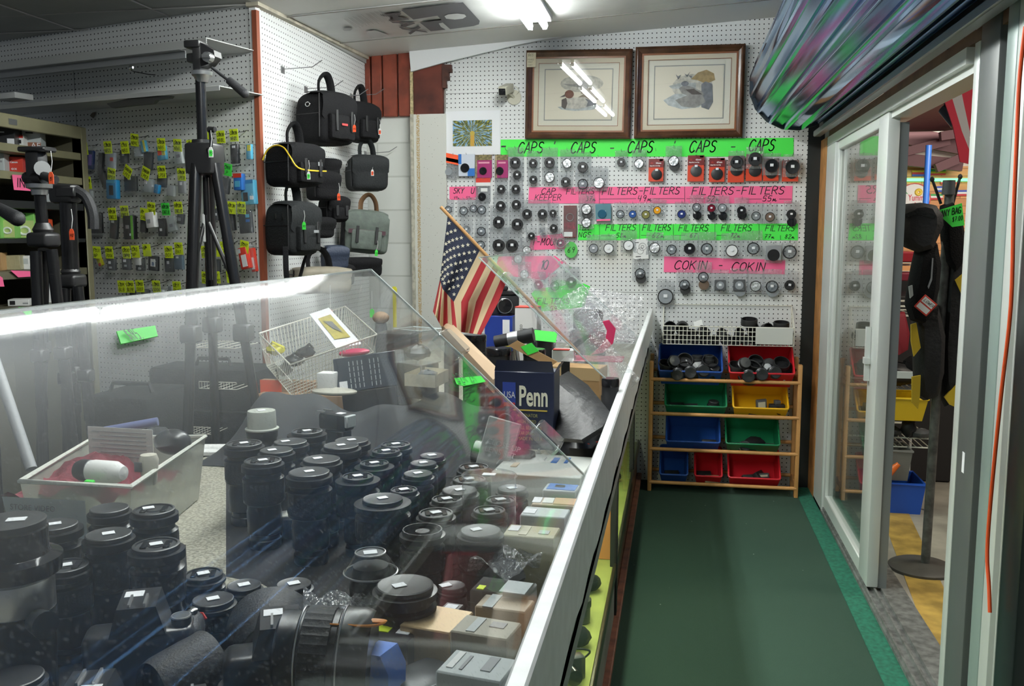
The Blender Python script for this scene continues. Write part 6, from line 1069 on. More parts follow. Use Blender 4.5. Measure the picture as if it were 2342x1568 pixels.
LENS = [(598, 938, 68, 'tall lens wearing a milky white cap at the back', 'white', 1.04, dict(flange=.9)), (558, 1012, 80, 'tall lens at the left of the back group, next to the bare counter', 'pinch', 1.0, {}), (632, 1027, 74, 'lens right of the leftmost tall lens, disc cap', 'disc', 1.0, dict(stick=(-.25, -.1))), (601, 1051, 84, 'tall lens with pinch cap, front left of the back group', 'pinch', 1.0, {}),
        (664, 1008, 74, 'grey-capped lens behind the second one of the back group', 'disc', 1.0, dict(stick=(-.3, 0))), (702, 984, 70, 'lens with shiny wide front below the flash unit', 'pinch', 1.0, dict(flange=1.12, ring=1.15)), (780, 1017, 80, 'disc-capped lens at the middle of the back group', 'disc', 1.0, {}), (804, 1005, 76, 'disc-capped lens touching behind the middle one', 'disc', .995, {}),
        (883, 1029, 64, 'pinch-capped lens at the right end of the back group', 'pinch', .99, {}), (905, 1014, 66, 'lens behind the right end of the back group', 'pinch', .985, {}), (735, 1048, 84, 'disc-capped lens in the centre of the back group', 'disc', 1.0, dict(stick=(-.2, .1))), (856, 1057, 66, 'pinch-capped lens on a wide ring, second from right', 'pinch', .98, dict(flange=1.2, ring=1.2)),
        (707, 1077, 92, 'large disc-capped lens in the front line of the back group', 'disc', 1.0, dict(ring=1.04)), (818, 1087, 72, 'pinch-capped lens on a wide silver-lined ring, front line', 'pinch', .98, dict(flange=1.24, ring=1.25)), (875, 1138, 92, 'lens with a wide silver-lined rim beside the white slide case', 'disc', .98, dict(flange=1.24, ring=1.28)), (924, 1118, 62, 'small lens with sticker beside the widest rim', 'pinch', .97, {}),
        (956, 1081, 66, 'disc-capped lens, nearest of the three in the blue-tinted line', 'disc', .97, {}), (968, 1057, 60, 'disc-capped lens, middle of the blue-tinted line', 'disc', .97, {}), (988, 1040, 56, 'disc-capped lens, farthest of the blue-tinted line', 'disc', .97, {}), (1084, 1066, 70, 'lens left below the lying zoom lens', 'pinch', .97, {}), (1073, 1094, 76, 'lens with two-slot cap in the right block', 'pinch', .97, {}), (1051, 1119, 80, 'lens with two white stickers in the right block', 'disc', .97, {}),
        (1022, 1139, 70, 'pinch-capped lens left of the centre of the right block', 'pinch', .965, {}), (997, 1171, 80, 'pinch-capped lens at the left front of the right block', 'pinch', .965, {}), (966, 1209, 92, 'grey rear-capped lens without sticker, right block front left', 'rear', .965, dict(stick=None)), (1171, 1115, 66, 'reddish-ringed disc-capped lens at the right', 'disc', .955, {}), (1145, 1141, 68, 'pinch-capped lens with purple sheen at the right', 'pinch', .955, {}), (1119, 1165, 74, 'pinch-capped lens in the front right of the right block', 'pinch', .955, {}), (1099, 1211, 94, 'disc-capped lens with two stickers, front right', 'disc', .96, dict(stick=(-.2, .1))),
        (926, 1335, 130, 'largest short lens with wide tilted cap near the gold carton', 'disc', .97, dict(stick=(-.2, -.1))), (352, 1163, 92, 'tall lens at the right of the near left group, upper row', 'pinch', 1.0, dict(stick=(-.3, .2))), (250, 1160, 84, 'lens under the clear cup in the near left group', 'disc', .985, dict(stick=None)), (126, 1197, 96, 'wide lens second from left in the near left group', 'disc', .995, dict(flange=1.08)),
        (248, 1219, 100, 'disc-capped tall lens in the middle of the near left group', 'disc', .995, {}), (357, 1243, 104, 'tall lens with deep rim, right front of the near left group', 'pinch', 1.0, dict(flange=1.05)), (150, 1291, 98, 'dark lens in front of the second from left', 'pinch', .965, {}), (465, 1310, 86, 'short lens alone by the bare counter, silver edge', 'pinch', .93, {}),
        (487, 1368, 92, 'low lens behind the hooded camera', 'disc', .91, {}), (558, 1336, 76, 'low disc-capped lens beside the reflection', 'disc', .91, {}), (672, 1333, 78, 'low disc-capped lens behind the larger camera', 'disc', .92, {}), (1034, 1337, 60, 'small reddish filter stack beside the grey box', 'disc', .90, dict(stick=(-.5, 0)))]
for x, y, d, l, k, top, kw in LENS: lensobj(x, y, d, l, k, top, **kw)
# lens with dome: small cap on a wide clear hood
p = onZ(847, 1262, .985); t = thing('camera_lens', 'lens with a small cap above a wide clear silver-edged hood', 'lens', (p.x, p.y, TZ)); H = .985 - TZ; r1 = .038 ; r2 = .062
r1 = 34 * depth(p) / F; r2 = 61 * depth(p) / F
part('lens_barrel', MB().lathe([(.03, 0), (.034, .004), (.034, .06), (.03, .065), (.032, H - .05), (.026, H - .02)], 30, 0, None, True, (1, 2)), LB, t); part('clear_hood', MB().lathe([(r1, H), (r1 * 1.05, H - .003), (r2, H - .028), (r2, H - .031)], 40, 0, None, False), CASEM, t)
part('hood_rim', MB().ring(r2, .0016, (0, 0, H - .03), 'Z', 44).ring(r1, .0013, (0, 0, H), 'Z', 40), SIL, t); c = part('lens_cap', MB().lathe([(r1 * .96, H - .004), (r1 * .96, H - .001), (0, H - .001)], 36), DGREY, t); part('price_sticker', MB().rbox(-.010, .010, -.008, .008, H - .001, H + .0005, .0003, 1, 0, Matrix.Rotation(R(25), 4, 'Z')), WHT, c)
# clear cup over one lens
p = onZ(249, 1120, 1.03); t = thing('clear_cup', 'upturned clear plastic cup over a lens in the near left group', 'cup', (p.x - .01, p.y - .04, TZ)); r = 68 * depth(p) / F
p = bpy.data.objects['camera_lens.031'].location; t.location = (p.x, p.y, TZ); rr_ = 62 * depth(Vector((p.x, p.y, 1.0))) / F
part('cup_wall', MB().lathe([(rr_ * .97, .001), (rr_, .19), (rr_ * .985, .2)], 36, 0, None, False), CASEM, t); part('cup_base', MB().lathe([(rr_ * .985, .2), (0, .2)], 36, 0, None, False).ring(rr_, .002, (0, 0, .198), 'Z', 40), CASEM, t); part('price_sticker', MB().rbox(-.012, .012, -.008, .008, .2005, .2015, .0003, 1), WHT, t)
# giant white-banded zoom at the left edge
p = onZ(22, 1188, 1.075); t = thing('telephoto_lens', 'huge upright telephoto lens with silver band at the left edge', 'lens', (p.x, p.y, TZ)); H = 1.075 - TZ; r = 78 * depth(p) / F
part('lens_barrel', MB().lathe([(r * .9, 0), (r * 1.02, .01), (r * 1.04, H * .46), (r * 1.1, H * .48), (r * 1.1, H * .52)], 40, 0, None, True, (1, 2)), LB, t); part('silver_band', MB().lathe([(r * 1.08, H * .52), (r * 1.1, H * .53), (r * 1.1, H * .68), (r * 1.08, H * .69)], 44, 0, None, False), SIL, t)
part('hood_ring', MB().lathe([(r * 1.08, H * .69), (r * 1.32, H * .72), (r * 1.36, H * .80), (r * 1.05, H * .82), (r, H * .84), (r, H - .012), (r * .96, H - .01)], 44), LG, t); c = part('lens_cap', MB().lathe([(r * .96, H - .012), (r * .98, H - .001), (r * .9, H), (0, H - .001)], 40), CAPM, t); part('price_sticker', MB().rbox(-.004, .02, -.008, .008, H - .0005, H + .0006, .0003, 1, 0, Matrix.Rotation(R(25), 4, 'Z')), WHT, c); part('mount_knob', MB().cyl((r * 1.05, -.02, H * .5), (r * 1.5, -.03, H * .5), .016, .018, 16), BLKS, t)
# horizontal zooms
def lying(x, y, z, L, r0, r1, rz, label, front=True, name='zoom_lens', tilt=0):
    p = onZ(x, y, z); t = thing(name, label, 'lens', tuple(p), R(rz), None, (0, R(tilt), R(rz))); M = Matrix.Rotation(R(90), 4, 'Y')
    part('lens_barrel', MB().lathe([(r0 * .8, -L / 2), (r0 * .92, -L / 2 + .004), (r0 * .92, -L * .28), (r0, -L * .26), (r0, L * .15), (r1 * 1.02, L * .17), (r1 * 1.02, L * .42), (r1 * .95, L / 2)], 40, 0, M), LB, t)
    part('rubber_ring', MB().lathe([(r0 * 1.0, -L * .22), (r0 * 1.05, -L * .21), (r0 * 1.05, L * .08), (r0, L * .09)], 64, 0, M, False, (1, 2)), RUB, t); part('bright_ring', MB().ring(r1 * 1.03, .0012, (L * .19, 0, 0), 'X', 44).ring(r0 * 1.01, .0012, (-L * .25, 0, 0), 'X', 44), SIL, t)
    part('front_element', MB().lathe([(r1 * .95, L / 2), (r1 * .8, L / 2 - .002), (0, L / 2 - .012)], 36, 0, M, False), BLKG, t); return t
lying(1150, 1045, .93, .145, .033, .028, -5, 'ribbed zoom lens lying on its side near the white carton', tilt=6)
lying(745, 1490, .94, .115, .052, .055, 10, 'big ribbed lens barrel lying at the front by the blue box', tilt=4)
# cameras
def camera(x, y, z, rz, label, s=1., hood=False, name='slr_camera', logo='NIKON'):
    p = onZ(x, y, z); t = thing(name, label, 'camera', (p.x, p.y, TZ + .001), R(rz), 'single lens reflex cameras under the near cover'); hb = z - TZ
    part('camera_body', MB().rbox(-.07 * s, .07 * s, -.028, .028, 0, hb * .76, .012, 3), BLKS, t); part('grip', MB().rbox(-.078 * s, -.045 * s, -.055, .02, 0, hb * .74, .016, 3), RUB, t)
    part('prism_hump', MB().prism([(-.035, hb * .74), (.035, hb * .74), (.024, hb), (-.024, hb)], -.04, .03), BLKS, t); part('hot_shoe', MB().box(-.011, -.008, -.01, .026, hb, hb + .004).box(.008, .011, -.01, .026, hb, hb + .004), SIL, t)
    part('mode_dial', MB().lathe([(.013, 0), (.013, .009), (.011, .011), (0, .011)], 24, 0, Matrix.Translation((-.052 * s, .005, hb * .76)), True, (0, 1)), DGREY, t); part('dial_ring', MB().ring(.012, .0015, (-.052 * s, .005, hb * .76 + .010), 'Z', 24), SIL, t); part('shutter_button', MB().lathe([(.008, 0), (.008, .004), (.005, .006), (0, .006)], 18, 0, Matrix.Translation((-.062 * s, -.036, hb * .74))), CHR, t); part('red_accent', MB().tube([(-.079 * s, -.05, hb * .62), (-.074 * s, -.057, hb * .66), (-.06 * s, -.058, hb * .66)], .002, 5), mat('red_accent', (.5, .02, .01), .4), t)
    part('lens_barrel', MB().lathe([(.033, 0), (.036, .008), (.036, .03), (.040, .034), (.042, .075), (.038, .08)], 36, 0, Matrix.Translation((.012, -.028, hb * .40)) @ Matrix.Rotation(R(90), 4, 'X'), True, (3, 4)), LB, t)
    part('price_sticker', MB().rbox(-.004, .020, -.03, -.01, hb, hb + .001, .0003, 1), WHT, t); part('logo', MB().box(-.018, .018, -.0415, -.0395, hb * .84, hb * .93), mat('logo_white', (.6, .6, .6), .5), t)
    if hood: part('lens_hood', MB().lathe([(.042, .07), (.056, .085), (.064, .15), (.060, .15), (.05, .085)], 36, 0, Matrix.Translation((.012, -.028, hb * .40)) @ Matrix.Rotation(R(90), 4, 'X'), False), RUB, t)
    return t
camera(318, 1372, .97, 205, 'black reflex camera at the left front, two stickers on its hump'); camera(640, 1415, .97, 205, 'larger black reflex camera with hooded lens at the front', 1.0, True)
camera(200, 1560, .93, 20, 'black camera cut off by the bottom edge at the left'); camera(420, 1600, .93, 30, 'second black camera at the bottom edge, middle')
lensobj(560, 1560, 120, 'grey disc-capped lens at the bottom edge', 'disc', .90, stick=None); lensobj(35, 1545, 120, 'dark lens at the bottom left corner', 'disc', .90, stick=None)
p = onZ(410, 1470, .93); t = thing('lens_hood', 'large round matte hood lying left of the larger camera', 'lens hood', (p.x, p.y, TZ + .056), R(60)); part('hood_shell', MB().lathe([(.040, -.04), (.044, -.03), (.055, .04), (.052, .04), (.04, -.03)], 36, 0, Matrix.Rotation(R(90), 4, 'Y'), False), RUB, t); part('inner_back', MB().lathe([(.043, -.03), (0, -.03)], 30, 0, Matrix.Rotation(R(90), 4, 'Y'), False), LG, t)
p = onZ(773, 955, .99); t = thing('flash_unit', 'small black flash unit with sticker behind the back group', 'flash', tuple(p), R(-20)); part('flash_body', MB().rbox(-.05, .04, -.02, .02, -.03, .012, .008, 2), BLKS, t); part('flash_window', MB().rbox(.034, .045, -.018, .018, -.02, .01, .002, 1), LGREY, t); part('metal_foot', MB().box(-.056, -.03, -.018, -.012, .012, .016).box(-.056, -.03, .008, .014, .012, .016), SIL, t); part('price_sticker', MB().rbox(.0, .02, -.01, .01, .012, .0132, .0003, 1), WHT, t); part('support', MB().rbox(-.03, .03, -.018, .018, TZ - p.z + .001, -.03, .003, 1), BLK, t)
# white bin with odds and ends
cor = [onZ(45, 1100, .97), onZ(300, 1112, .97), onZ(470, 998, .97), onZ(215, 1000, .97)]; c = sum(cor, Vector()) / 4; t = thing('plastic_bin', 'long milky white plastic bin with odds and ends at the left', 'bin', (c.x, c.y, TZ)); MK = clear('milky_bin_plastic', tint=(.85, .85, .8), refl=.05, rough=.2, dust=.48, dcol=(.66, .67, .58))
tp = [Vector((p.x - c.x, p.y - c.y, .15)) for p in cor]; bt = [Vector((p.x * .86, p.y * .9, .003)) for p in tp]; part('bin_body', MB().add(tp + bt, [(4, 5, 1, 0), (5, 6, 2, 1), (6, 7, 3, 2), (7, 4, 0, 3), (7, 6, 5, 4)]), MK, t); part('bin_rim', MB().tube(tp, .005, 6, 0, True), mat('milky_rim', (.72, .73, .66), .4), t)
fl = part('printed_leaflet', MB().add([Vector(v) for v in ((-.085, -.215, .015), (.075, -.213, .015), (.082, -.224, .125), (-.095, -.228, .125))], [(0, 1, 2, 3)]), mat('pale_blue_leaflet', (.55, .62, .62), .5), t)
M_ = Matrix.Translation((-.08, -.227, .10)) @ Matrix.Rotation(R(86), 4, 'X'); print_text('STORE VIDEO', .016, mat('leaflet_ink', (.12, .10, .12), .5), fl, M_); print_text('Camera Equipment\n\nlenses  tripods\nfilters  bags', .009, mat('leaflet_ink'), fl, Matrix.Translation((-.06, -.2275, .075)) @ Matrix.Rotation(R(86), 4, 'X'), 'small_lettering')
mb = MB(); random.seed(3); mb.grid(lambda u, v: (c.x * 0 - .17 + .24 * u + .03 * v, -.14 + .24 * v, .09 + .07 * math.sin(u * 3) * math.sin(v * 2.6 + .3) + .006 * math.sin(u * 23 + v * 17) + .008 * math.cos(v * 31 + u * 9)), 16, 14); solo('red_cloth', 'crumpled dark red cloth heaped in the milky white bin', 'cloth', mb, mat('dark_red_cloth', (.22, .035, .05), .85, bump=.3, nscale=80, noise=.3), (c.x, c.y, TZ))
p = onZ(235, 1078, .975); t = thing('spray_bottle', 'white bottle with black end lying in the milky bin', 'bottle', tuple(p), R(-5)); part('bottle_body', MB().lathe([(.0, -.035), (.02, -.033), (.023, -.02), (.023, .03), (.014, .05), (0, .052)], 24, 0, Matrix.Rotation(R(90), 4, 'Y')), PAPW, t); part('black_end', MB().lathe([(.0, -.062), (.018, -.06), (.022, -.05), (.022, -.03), (.02, -.028)], 24, 0, Matrix.Rotation(R(90), 4, 'Y')), BLKS, t)
p = onZ(340, 1052, .99); t = thing('cream_bottle', 'small cream bottle head at the front edge of the milky bin', 'bottle', tuple(p)); part('bottle_body', MB().lathe([(.014, -.05), (.02, 0), (.016, .012), (0, .014)], 20), mat('cream_plastic', (.55, .53, .45), .4), t); part('dark_label', MB().rbox(-.02, -.004, -.022, -.018, -.02, .0, .001, 1), DGREY, t)
p = onZ(280, 1015, 1.0); t = thing('price_list', 'white printed sheet standing in the back of the milky bin', 'paper', tuple(p), R(-3)); part('sheet', MB().box(-.085, .075, 0, .0015, -.06, .035), mat('dull_white_sheet', (.62, .62, .58), .6), t); mb = MB()
for k in range(7): mb.box(-.075 + (.02 * (k % 2)), .06, -.001, -.0003, .025 - k * .009, .0265 - k * .009)
part('printed_lines', mb, MGREY, t)
p = onZ(300, 985, 1.0); solo('blue_tube', 'blue-grey tube lying across the back of the milky bin', 'tube', MB().cyl((-.06, -.01, 0), (.05, .03, .018), .010, .010, 14), mat('grey_blue', (.12, .14, .28), .4), tuple(p)); p = onZ(360, 1015, .98); solo('clear_dome', 'small clear dome lid in the milky bin', 'lid', MB().lathe([(.035, 0), (.033, .02), (.022, .035), (0, .04)], 24), CASEM, tuple(p)); p = onZ(395, 1010, .98); solo('black_grip', 'black rounded grip sticking out of the milky bin', 'grip', MB().blob((0, 0, 0), (.045, .03, .03), 16), BLKS, tuple(p)); p = onZ(205, 1102, .965); solo('bottle_top', 'small bright green cap in the front of the milky bin', 'cap', MB().rbox(-.01, .01, -.005, .005, -.004, .004, .002, 1), GREEN, tuple(p))
p = onZ(497, 1035, TZ); c_ = thing('printed_booklet', 'white printed booklet lying on the bare counter behind the milky bin', 'booklet', (p.x, p.y, TZ + .003), R(12)); part('booklet_cover', MB().rbox(-.08, .08, -.05, .05, 0, .012, .002, 1), PAPW, c_); print_text('instruction manual\nand warranty', .014, MGREY, c_, Matrix.Translation((-.06, .0, .0128)))
# slide case
p = onZ(672, 1173, .87); t = thing('slide_case', 'flat white translucent case with sticker leaning before the back group', 'case', tuple(p), R(25)); part('case_body', MB().rbox(-.035, .035, -.03, .03, -.006, .004, .002, 1), mat('off_white_plastic', (.60, .61, .54), .35), t); part('case_lid', MB().box(-.05, -.037, -.028, .03, -.002, .008), mat('pale_lid', (.5, .5, .46), .35), t); part('price_sticker', MB().box(.0, .022, -.016, .008, .0042, .0052), WHT, t); part('support_block', MB().cyl((0, 0, TZ - p.z + .001), (0, 0, -.007), .024, .024, 20), BLKS, t)
# cartons and boxes along the rail
def carton(x, y, z, w_, d_, col, label, rz=0, extras=(), lid=None, z0=None, name='carton'):
    p = onZ(x, y, z); z0 = TZ + .001 if z0 is None else z0; t = thing(name, label, 'box', (p.x, p.y, z0), R(rz), None); H = z - z0
    part('carton_body', MB().rbox(-w_ / 2, w_ / 2, -d_ / 2, d_ / 2, 0, H, .002, 1), col, t)
    for u0, u1, v0, v1, m_ in extras: part('top_label', MB().box(-w_ / 2 + w_ * u0, -w_ / 2 + w_ * u1, -d_ / 2 + d_ * v0, -d_ / 2 + d_ * v1, H, H + .0012), m_, t)
    return t
carton(1284, 1114, .93, .07, .05, LGREY, 'blue-topped flat box near the rail, farthest of the box row', -4, [(.1, .95, .1, .95, BLUEP), (.3, .6, .4, .8, LGREY)]); carton(1268, 1146, .93, .085, .05, TAN, 'tan box with white labels near the rail', 0, [(.0, .2, .2, .9, WHT), (.24, .48, .2, .9, PAPW), (.5, 1, .1, .95, mat('orange_tan', (.55, .35, .2), .5))]); carton(1247, 1170, .94, .085, .055, LGREY, 'pale grey box with white sticker near the rail', -3, [(.05, .3, .2, .7, WHT)])
carton(1216, 1214, .945, .09, .06, mat('olive_carton', (.42, .40, .25), .5), 'olive box with small stickers near the rail', -3, [(.05, .25, .4, .85, WHT), (.65, .85, .3, .6, LGREY), (.3, .45, .1, .9, mat('pale_olive', (.55, .53, .38), .5))]); t = carton(1152, 1340, .945, .085, .055, CASEM, 'clear plastic filter box between the rail and the small filter stack', -8, [(.5, .95, .1, .9, LGREY), (.1, .22, .1, .35, YEL)], name='clear_box'); part('filter_stack', MB().lathe([(.02, .01), (.02, .1)], 24), MGREY, t)
carton(1155, 1378, .935, .075, .045, TAN, 'tan box with pale stripe right behind the small olive-grey one', -8, [(.15, .35, .0, 1, LGREY)]); carton(1112, 1432, .94, .08, .055, mat('grey_olive_carton', (.40, .38, .30), .5), 'worn grey-olive box near the rail, second from the bottom', -10, [(.25, .4, .1, .9, LGREY), (.55, .8, .5, .8, MGREY)]); carton(1092, 1520, .945, .082, .06, LGREY, 'pale grey printed box near the rail, bottom one', -10, [(.1, .2, .2, .9, PAPW), (.6, .75, .3, .9, MGREY), (.3, .35, .2, .8, MGREY)])
carton(1000, 1412, .935, .075, .075, GOLD, 'gold film carton with soft sheen left of the box row', -12); carton(900, 1442, .925, .06, .05, BLKS, 'black box with yellow and white stickers left of the gold carton', -6, [(.05, .42, .35, .95, YEL), (.6, .9, .35, .95, WHT)]); carton(1030, 1390, .90, .03, .04, BLKS, 'small black box with white sticker right of the gold carton', -10, [(.2, .8, .3, .8, WHT)])
p = onZ(868, 1520, .92); solo('blue_box', 'bright blue folded box standing at the bottom by the big lens barrel', 'box', MB().prism([(-.02, -.1), (.022, -.1), (.026, .0), (.014, .022), (-.014, .02)], -.02, .02), mat('bright_blue_card', (.08, .22, .72), .4), (p.x, p.y, .921), R(-15)); p = onZ(965, 1530, .90); t = thing('grey_case', 'dark grey plastic case at the bottom edge beside the blue box', 'case', (p.x, p.y, TZ + .001), R(-35)); part('case_body', MB().rbox(-.035, .035, -.045, .045, 0, .075, .008, 2), DGREY, t); part('case_edge', MB().tube([(-.034, -.044, .072), (.034, -.044, .072), (.034, .044, .072)], .002, 5), MGREY, t)
p = onZ(822, 1428, .985); solo('orange_strap', 'orange looped strap end lying on the front lens barrel', 'strap', MB().tube(smooth([Vector(v) for v in ((-.035, .0, 0), (-.012, -.002, 0), (.0, -.006, .001), (.02, -.004, .001), (.03, .006, .001), (.012, .01, .001), (-.006, .002, .002))]), .0035, 6, flat=.4), mat('orange_strap', (.75, .28, .05), .5), tuple(p), R(10))
t = thing('clear_bottle', 'small clear bottle near the rail beside the olive box', 'bottle', tuple(onZ(1240, 1300, TZ + .001))); part('bottle_body', MB().lathe([(.02, 0), (.024, .004), (.024, .04), (.012, .058), (.011, .066)], 24), CASEM, t); part('bottle_neck', MB().ring(.012, .0018, (0, 0, .066), 'Z', 24), SIL, t)
for i, (x, y, z, l) in enumerate(((1185, 1050, .93, 'crumpled clear plastic bag beside the lying zoom lens'), (1150, 1275, .92, 'crumpled clear bag between the olive box and clear box'), (790, 1385, .93, 'crumpled clear bag with two bright rods in the front middle'))):
    p = onZ(x, y, z); mb = MB(); mb.grid(lambda u, v: ((u - .5) * .12, (v - .5) * .09, .02 * math.sin(u * 7 + i) * math.cos(v * 6) + random.uniform(-.004, .004)), 12, 10); o = solo('clear_bag', l, 'plastic bag', mb, BAGM, tuple(p), R(20)); part('filling', MB().blob((0, 0, -.03), (.04, .03, .028), 12, noise=.08), DGREY if i != 2 else MGREY, o)
# ------------------------------------------------------------------ goods between and beyond the covers
def standbox(x0, x1, y0, Y, z0, dep, col, label, rz=0, name='carton', cat='box'):
    a = onY(x0, y0, Y); b = onY(x1, y0, Y); W = (b - a).length / 2; z0 = z0; H = a.z - z0; t = thing(name, label, cat, ((a.x + b.x) / 2, Y, z0), R(rz)); part('carton_body', MB().rbox(-W, W, 0, dep, 0, H, .002, 1), col, t); return t, W, H
carton(1245, 1062, .935, .20, .19, mat('white_carton', (.60, .62, .58), .5, noise=.1, nscale=10), 'white carton with blue scribble standing against the rail under the navy box', -4, [(.55, .62, .6, .85, BLUEP), (.70, .74, .62, .88, BLUEP), (.15, .22, .3, .5, TAN)])
NVB = mat('navy_box', (.018, .024, .055), .35); t, W, H = standbox(1130, 1268, 848, 2.12, .937, .075, NVB, 'navy blue fishing reel box with white lettering and open flap', -3, 'reel_box')
part('open_flap', MB().add([(-W, .0, H), (W, .0, H), (W - .004, -.01, H + .028), (-W + .008, -.01, H + .028)], [(0, 1, 2, 3)]).add([(W, 0, H), (W, .075, H), (W + .012, .07, H + .02), (W + .01, .01, H + .02)], [(0, 1, 2, 3)]), NVB, t)
PY = mat('print_cream', (.82, .80, .62), .5); print_text('Penn', H * .36, PY, t, FR(-W * .18, -.0015, H * .57), 'lettering', .0016, fit=W * .95); part('yellow_line', MB().box(-W * .35, W * .78, -.0015, 0, H * .50, H * .515), mat('print_yellow', (.65, .48, .08), .5), t)
part('badge', MB().box(-W * .72, -W * .28, -.0015, 0, H * .58, H * .86, 0).box(-W * .68, -W * .30, -.002, -.001, H * .55, H * .60, 1), [mat('badge_blue', (.03, .06, .3), .5), REDP], t); print_text('USA', H * .12, PAPW, t, FR(-W * .68, -.0025, H * .66), fit=W * .38)
for k, (s, z) in enumerate((('4/0 SENATOR', .42), ('HIGH SPEED', .34), ('BALL BEARINGS', .26), ('STAR DRAG', .19), ('MADE IN U.S.A.', .12))): print_text(s, H * .062, mat('print_olive', (.45, .42, .12), .5), t, FR(-W * .22, -.0012, H * z), 'small_lettering', fit=W * (.5 + .06 * (len(s) - 8)))
part('ghost_lettering', MB().ring(H * .1, H * .02, (-W * .62, -.001, H * .32), n=20, sy=1.2), mat('dull_navy_print', (.06, .07, .10), .5), t)
t, W, H = standbox(1240, 1374, 838, 2.62, .90, .09, CARD, 'brown cardboard box with handling symbols behind the navy box', -10)
part('top_band', MB().box(-W, W, -.001, .0, H * .78, H), mat('pale_cardboard', (.58, .40, .20), .7), t); part('handling_mark', MB().ring(.011, .0012, (W * .28, -.0012, H * .5), n=4).ring(.011, .0012, (W * .65, -.0012, H * .5), n=4).box(W * .62, W * .68, -.0015, 0, H * .44, H * .56).box(W * .24, W * .32, -.0015, 0, H * .44, H * .56), INK, t); part('black_tape', MB().box(-W * .35, -W * .05, -.002, .0, H * .2, H * 1.1), BLK, t); part('support_stack', MB().rbox(-W * .9, W * .9, .01, .085, TZ - .90 + .001, -.001, .003, 1), BLKS, t)
mb = MB(); P = [onY(x, y, Y) for x, y, Y in ((1266, 868, 2.3), (1300, 848, 2.45), (1345, 880, 2.4), (1398, 945, 2.2), (1378, 975, 2.1), (1330, 1005, 2.05), (1270, 1000, 2.1))]; c = sum(P, Vector()) / 7; vs = [c - c + Vector((0, -.03, .02))] + [p - c for p in P] + [p - c + Vector((0, .05, -.02)) for p in P]
mb.add(vs, [(0, i + 1, (i + 1) % 7 + 1) for i in range(7)] + [(i + 1, i + 8, (i + 1) % 7 + 8, (i + 1) % 7 + 1) for i in range(7)] + [tuple(range(14, 7, -1))]); solo('black_plastic_sheet', 'folded black plastic sheet between the navy box and the white rail', 'sheet', mb, mat('black_plastic', (.012, .012, .013), .55, bump=.5, nscale=30), tuple(c))
p0, p1 = onY(1010, 752, 2.75), onY(1128, 868, 2.25); t = thing('cardboard_strip', 'long beige cardboard strip with pink sticker sloping down to the navy box', 'cardboard strip', tuple(p0)); d = (p1 - p0); up_ = Vector((0, 0, 1)); w_ = .035
q_ = MB().add([Vector((0, 0, .015)), d + Vector((0, 0, .0)), d + Vector((0, .0, -w_)), Vector((0, 0, -w_ + .01)), Vector((.02, .004, .03)), d + Vector((.02, .004, .02)), d + Vector((.02, .004, -w_)), Vector((.02, .004, -w_))], [(3, 2, 1, 0), (4, 5, 6, 7), (0, 1, 5, 4), (3, 7, 6, 2), (1, 2, 6, 5), (0, 4, 7, 3)]); part('strip', q_, mat('beige_cardboard', (.58, .42, .28), .7), t); part('pink_sticker', MB().add([d * .42 + Vector((.004, -.003, .008)), d * .62 + Vector((.004, -.003, .006)), d * .62 + Vector((.003, -.003, -.008)), d * .42 + Vector((.003, -.003, -.006))], [(3, 2, 1, 0)]), PINK, t)
for i, (x, y, d_, Y, l) in enumerate(((1032, 768, 34, 3.0, 'leftmost black lens tube beside the small flag'), (1086, 765, 56, 2.95, 'black lens tube with shiny cap below the flag tip'), (1140, 795, 62, 2.7, 'wide black lens tube right of the flag tip'), (1222, 798, 54, 2.72, 'black lens tube right of the upright microphone stand'), (1246, 765, 42, 3.0, 'black tube under the green note'), (1396, 865, 42, 2.45, 'round black canister against the white rail'))):
    p = onY(x, y, Y); r = d_ * depth(p) / F / 2; t = thing('lens_tube', l, 'lens', (p.x, p.y, TZ + .001)); H = p.z - TZ; part('tube_body', MB().lathe([(r * .95, 0), (r, .004), (r, H * .8), (r * .93, H * .81), (r * .93, H - .02)], 30), BLKS, t); part('tube_cap', MB().lathe([(r * .96, H - .022), (r * .97, H - .004), (r * .9, H), (0, H)], 30), BLKG, t)
p = onY(1178, 775, 2.6); t = thing('microphone_stand', 'short black tube held level on a chrome post behind the navy box', 'stand', (p.x, p.y, TZ + .001)); z = p.z - TZ; part('level_tube', MB().cyl((-.06, 0, z - .01), (.055, 0, z + .012), .017, .022, 20), BLKS, t); part('shiny_band', MB().cyl((-.02, 0, z - .002), (.01, 0, z + .003), .0205, .0212, 20), SIL, t); part('chrome_post', MB().cyl((0, 0, z - .02), (.012, 0, z - .10), .009, .007, 12).blob((.012, 0, z - .105), (.018, .018, .014), 12).cyl((.012, 0, z - .11), (.012, 0, 0), .012, .02, 12), CHR, t)
t, W, H = standbox(1108, 1172, 722, 3.3, 1.02, .08, mat('blue_box', (.02, .05, .30), .4), 'blue box with yellow band behind the flag tip'); part('yellow_band', MB().box(W * .1, W * .8, -.0012, 0, H * .05, H * .4), YLP, t); part('barcode', MB().box(W * .3, W * .8, -.0012, 0, H * .5, H * .9), WHT, t); part('support_stack', MB().rbox(-W, W, 0, .08, TZ - 1.02 + .001, -.001, .003, 1), BLK, t)
t, W, H = standbox(1177, 1228, 703, 3.2, 1.0, .07, PAPW, 'upright white and red carton in front of the low green card', -6); part('red_top', MB().box(-W, W, -.001, .07, H, H + .003), REDP, t); print_text('PHOTO VIDEO', .014, DGREY, t, FR(-W * .3, -.0015, H * .2) @ Matrix.Rotation(R(90), 4, 'Z')); part('support_stack', MB().rbox(-W, W, .0, .07, TZ - 1.0 + .001, -.001, .003, 1), BLK, t)
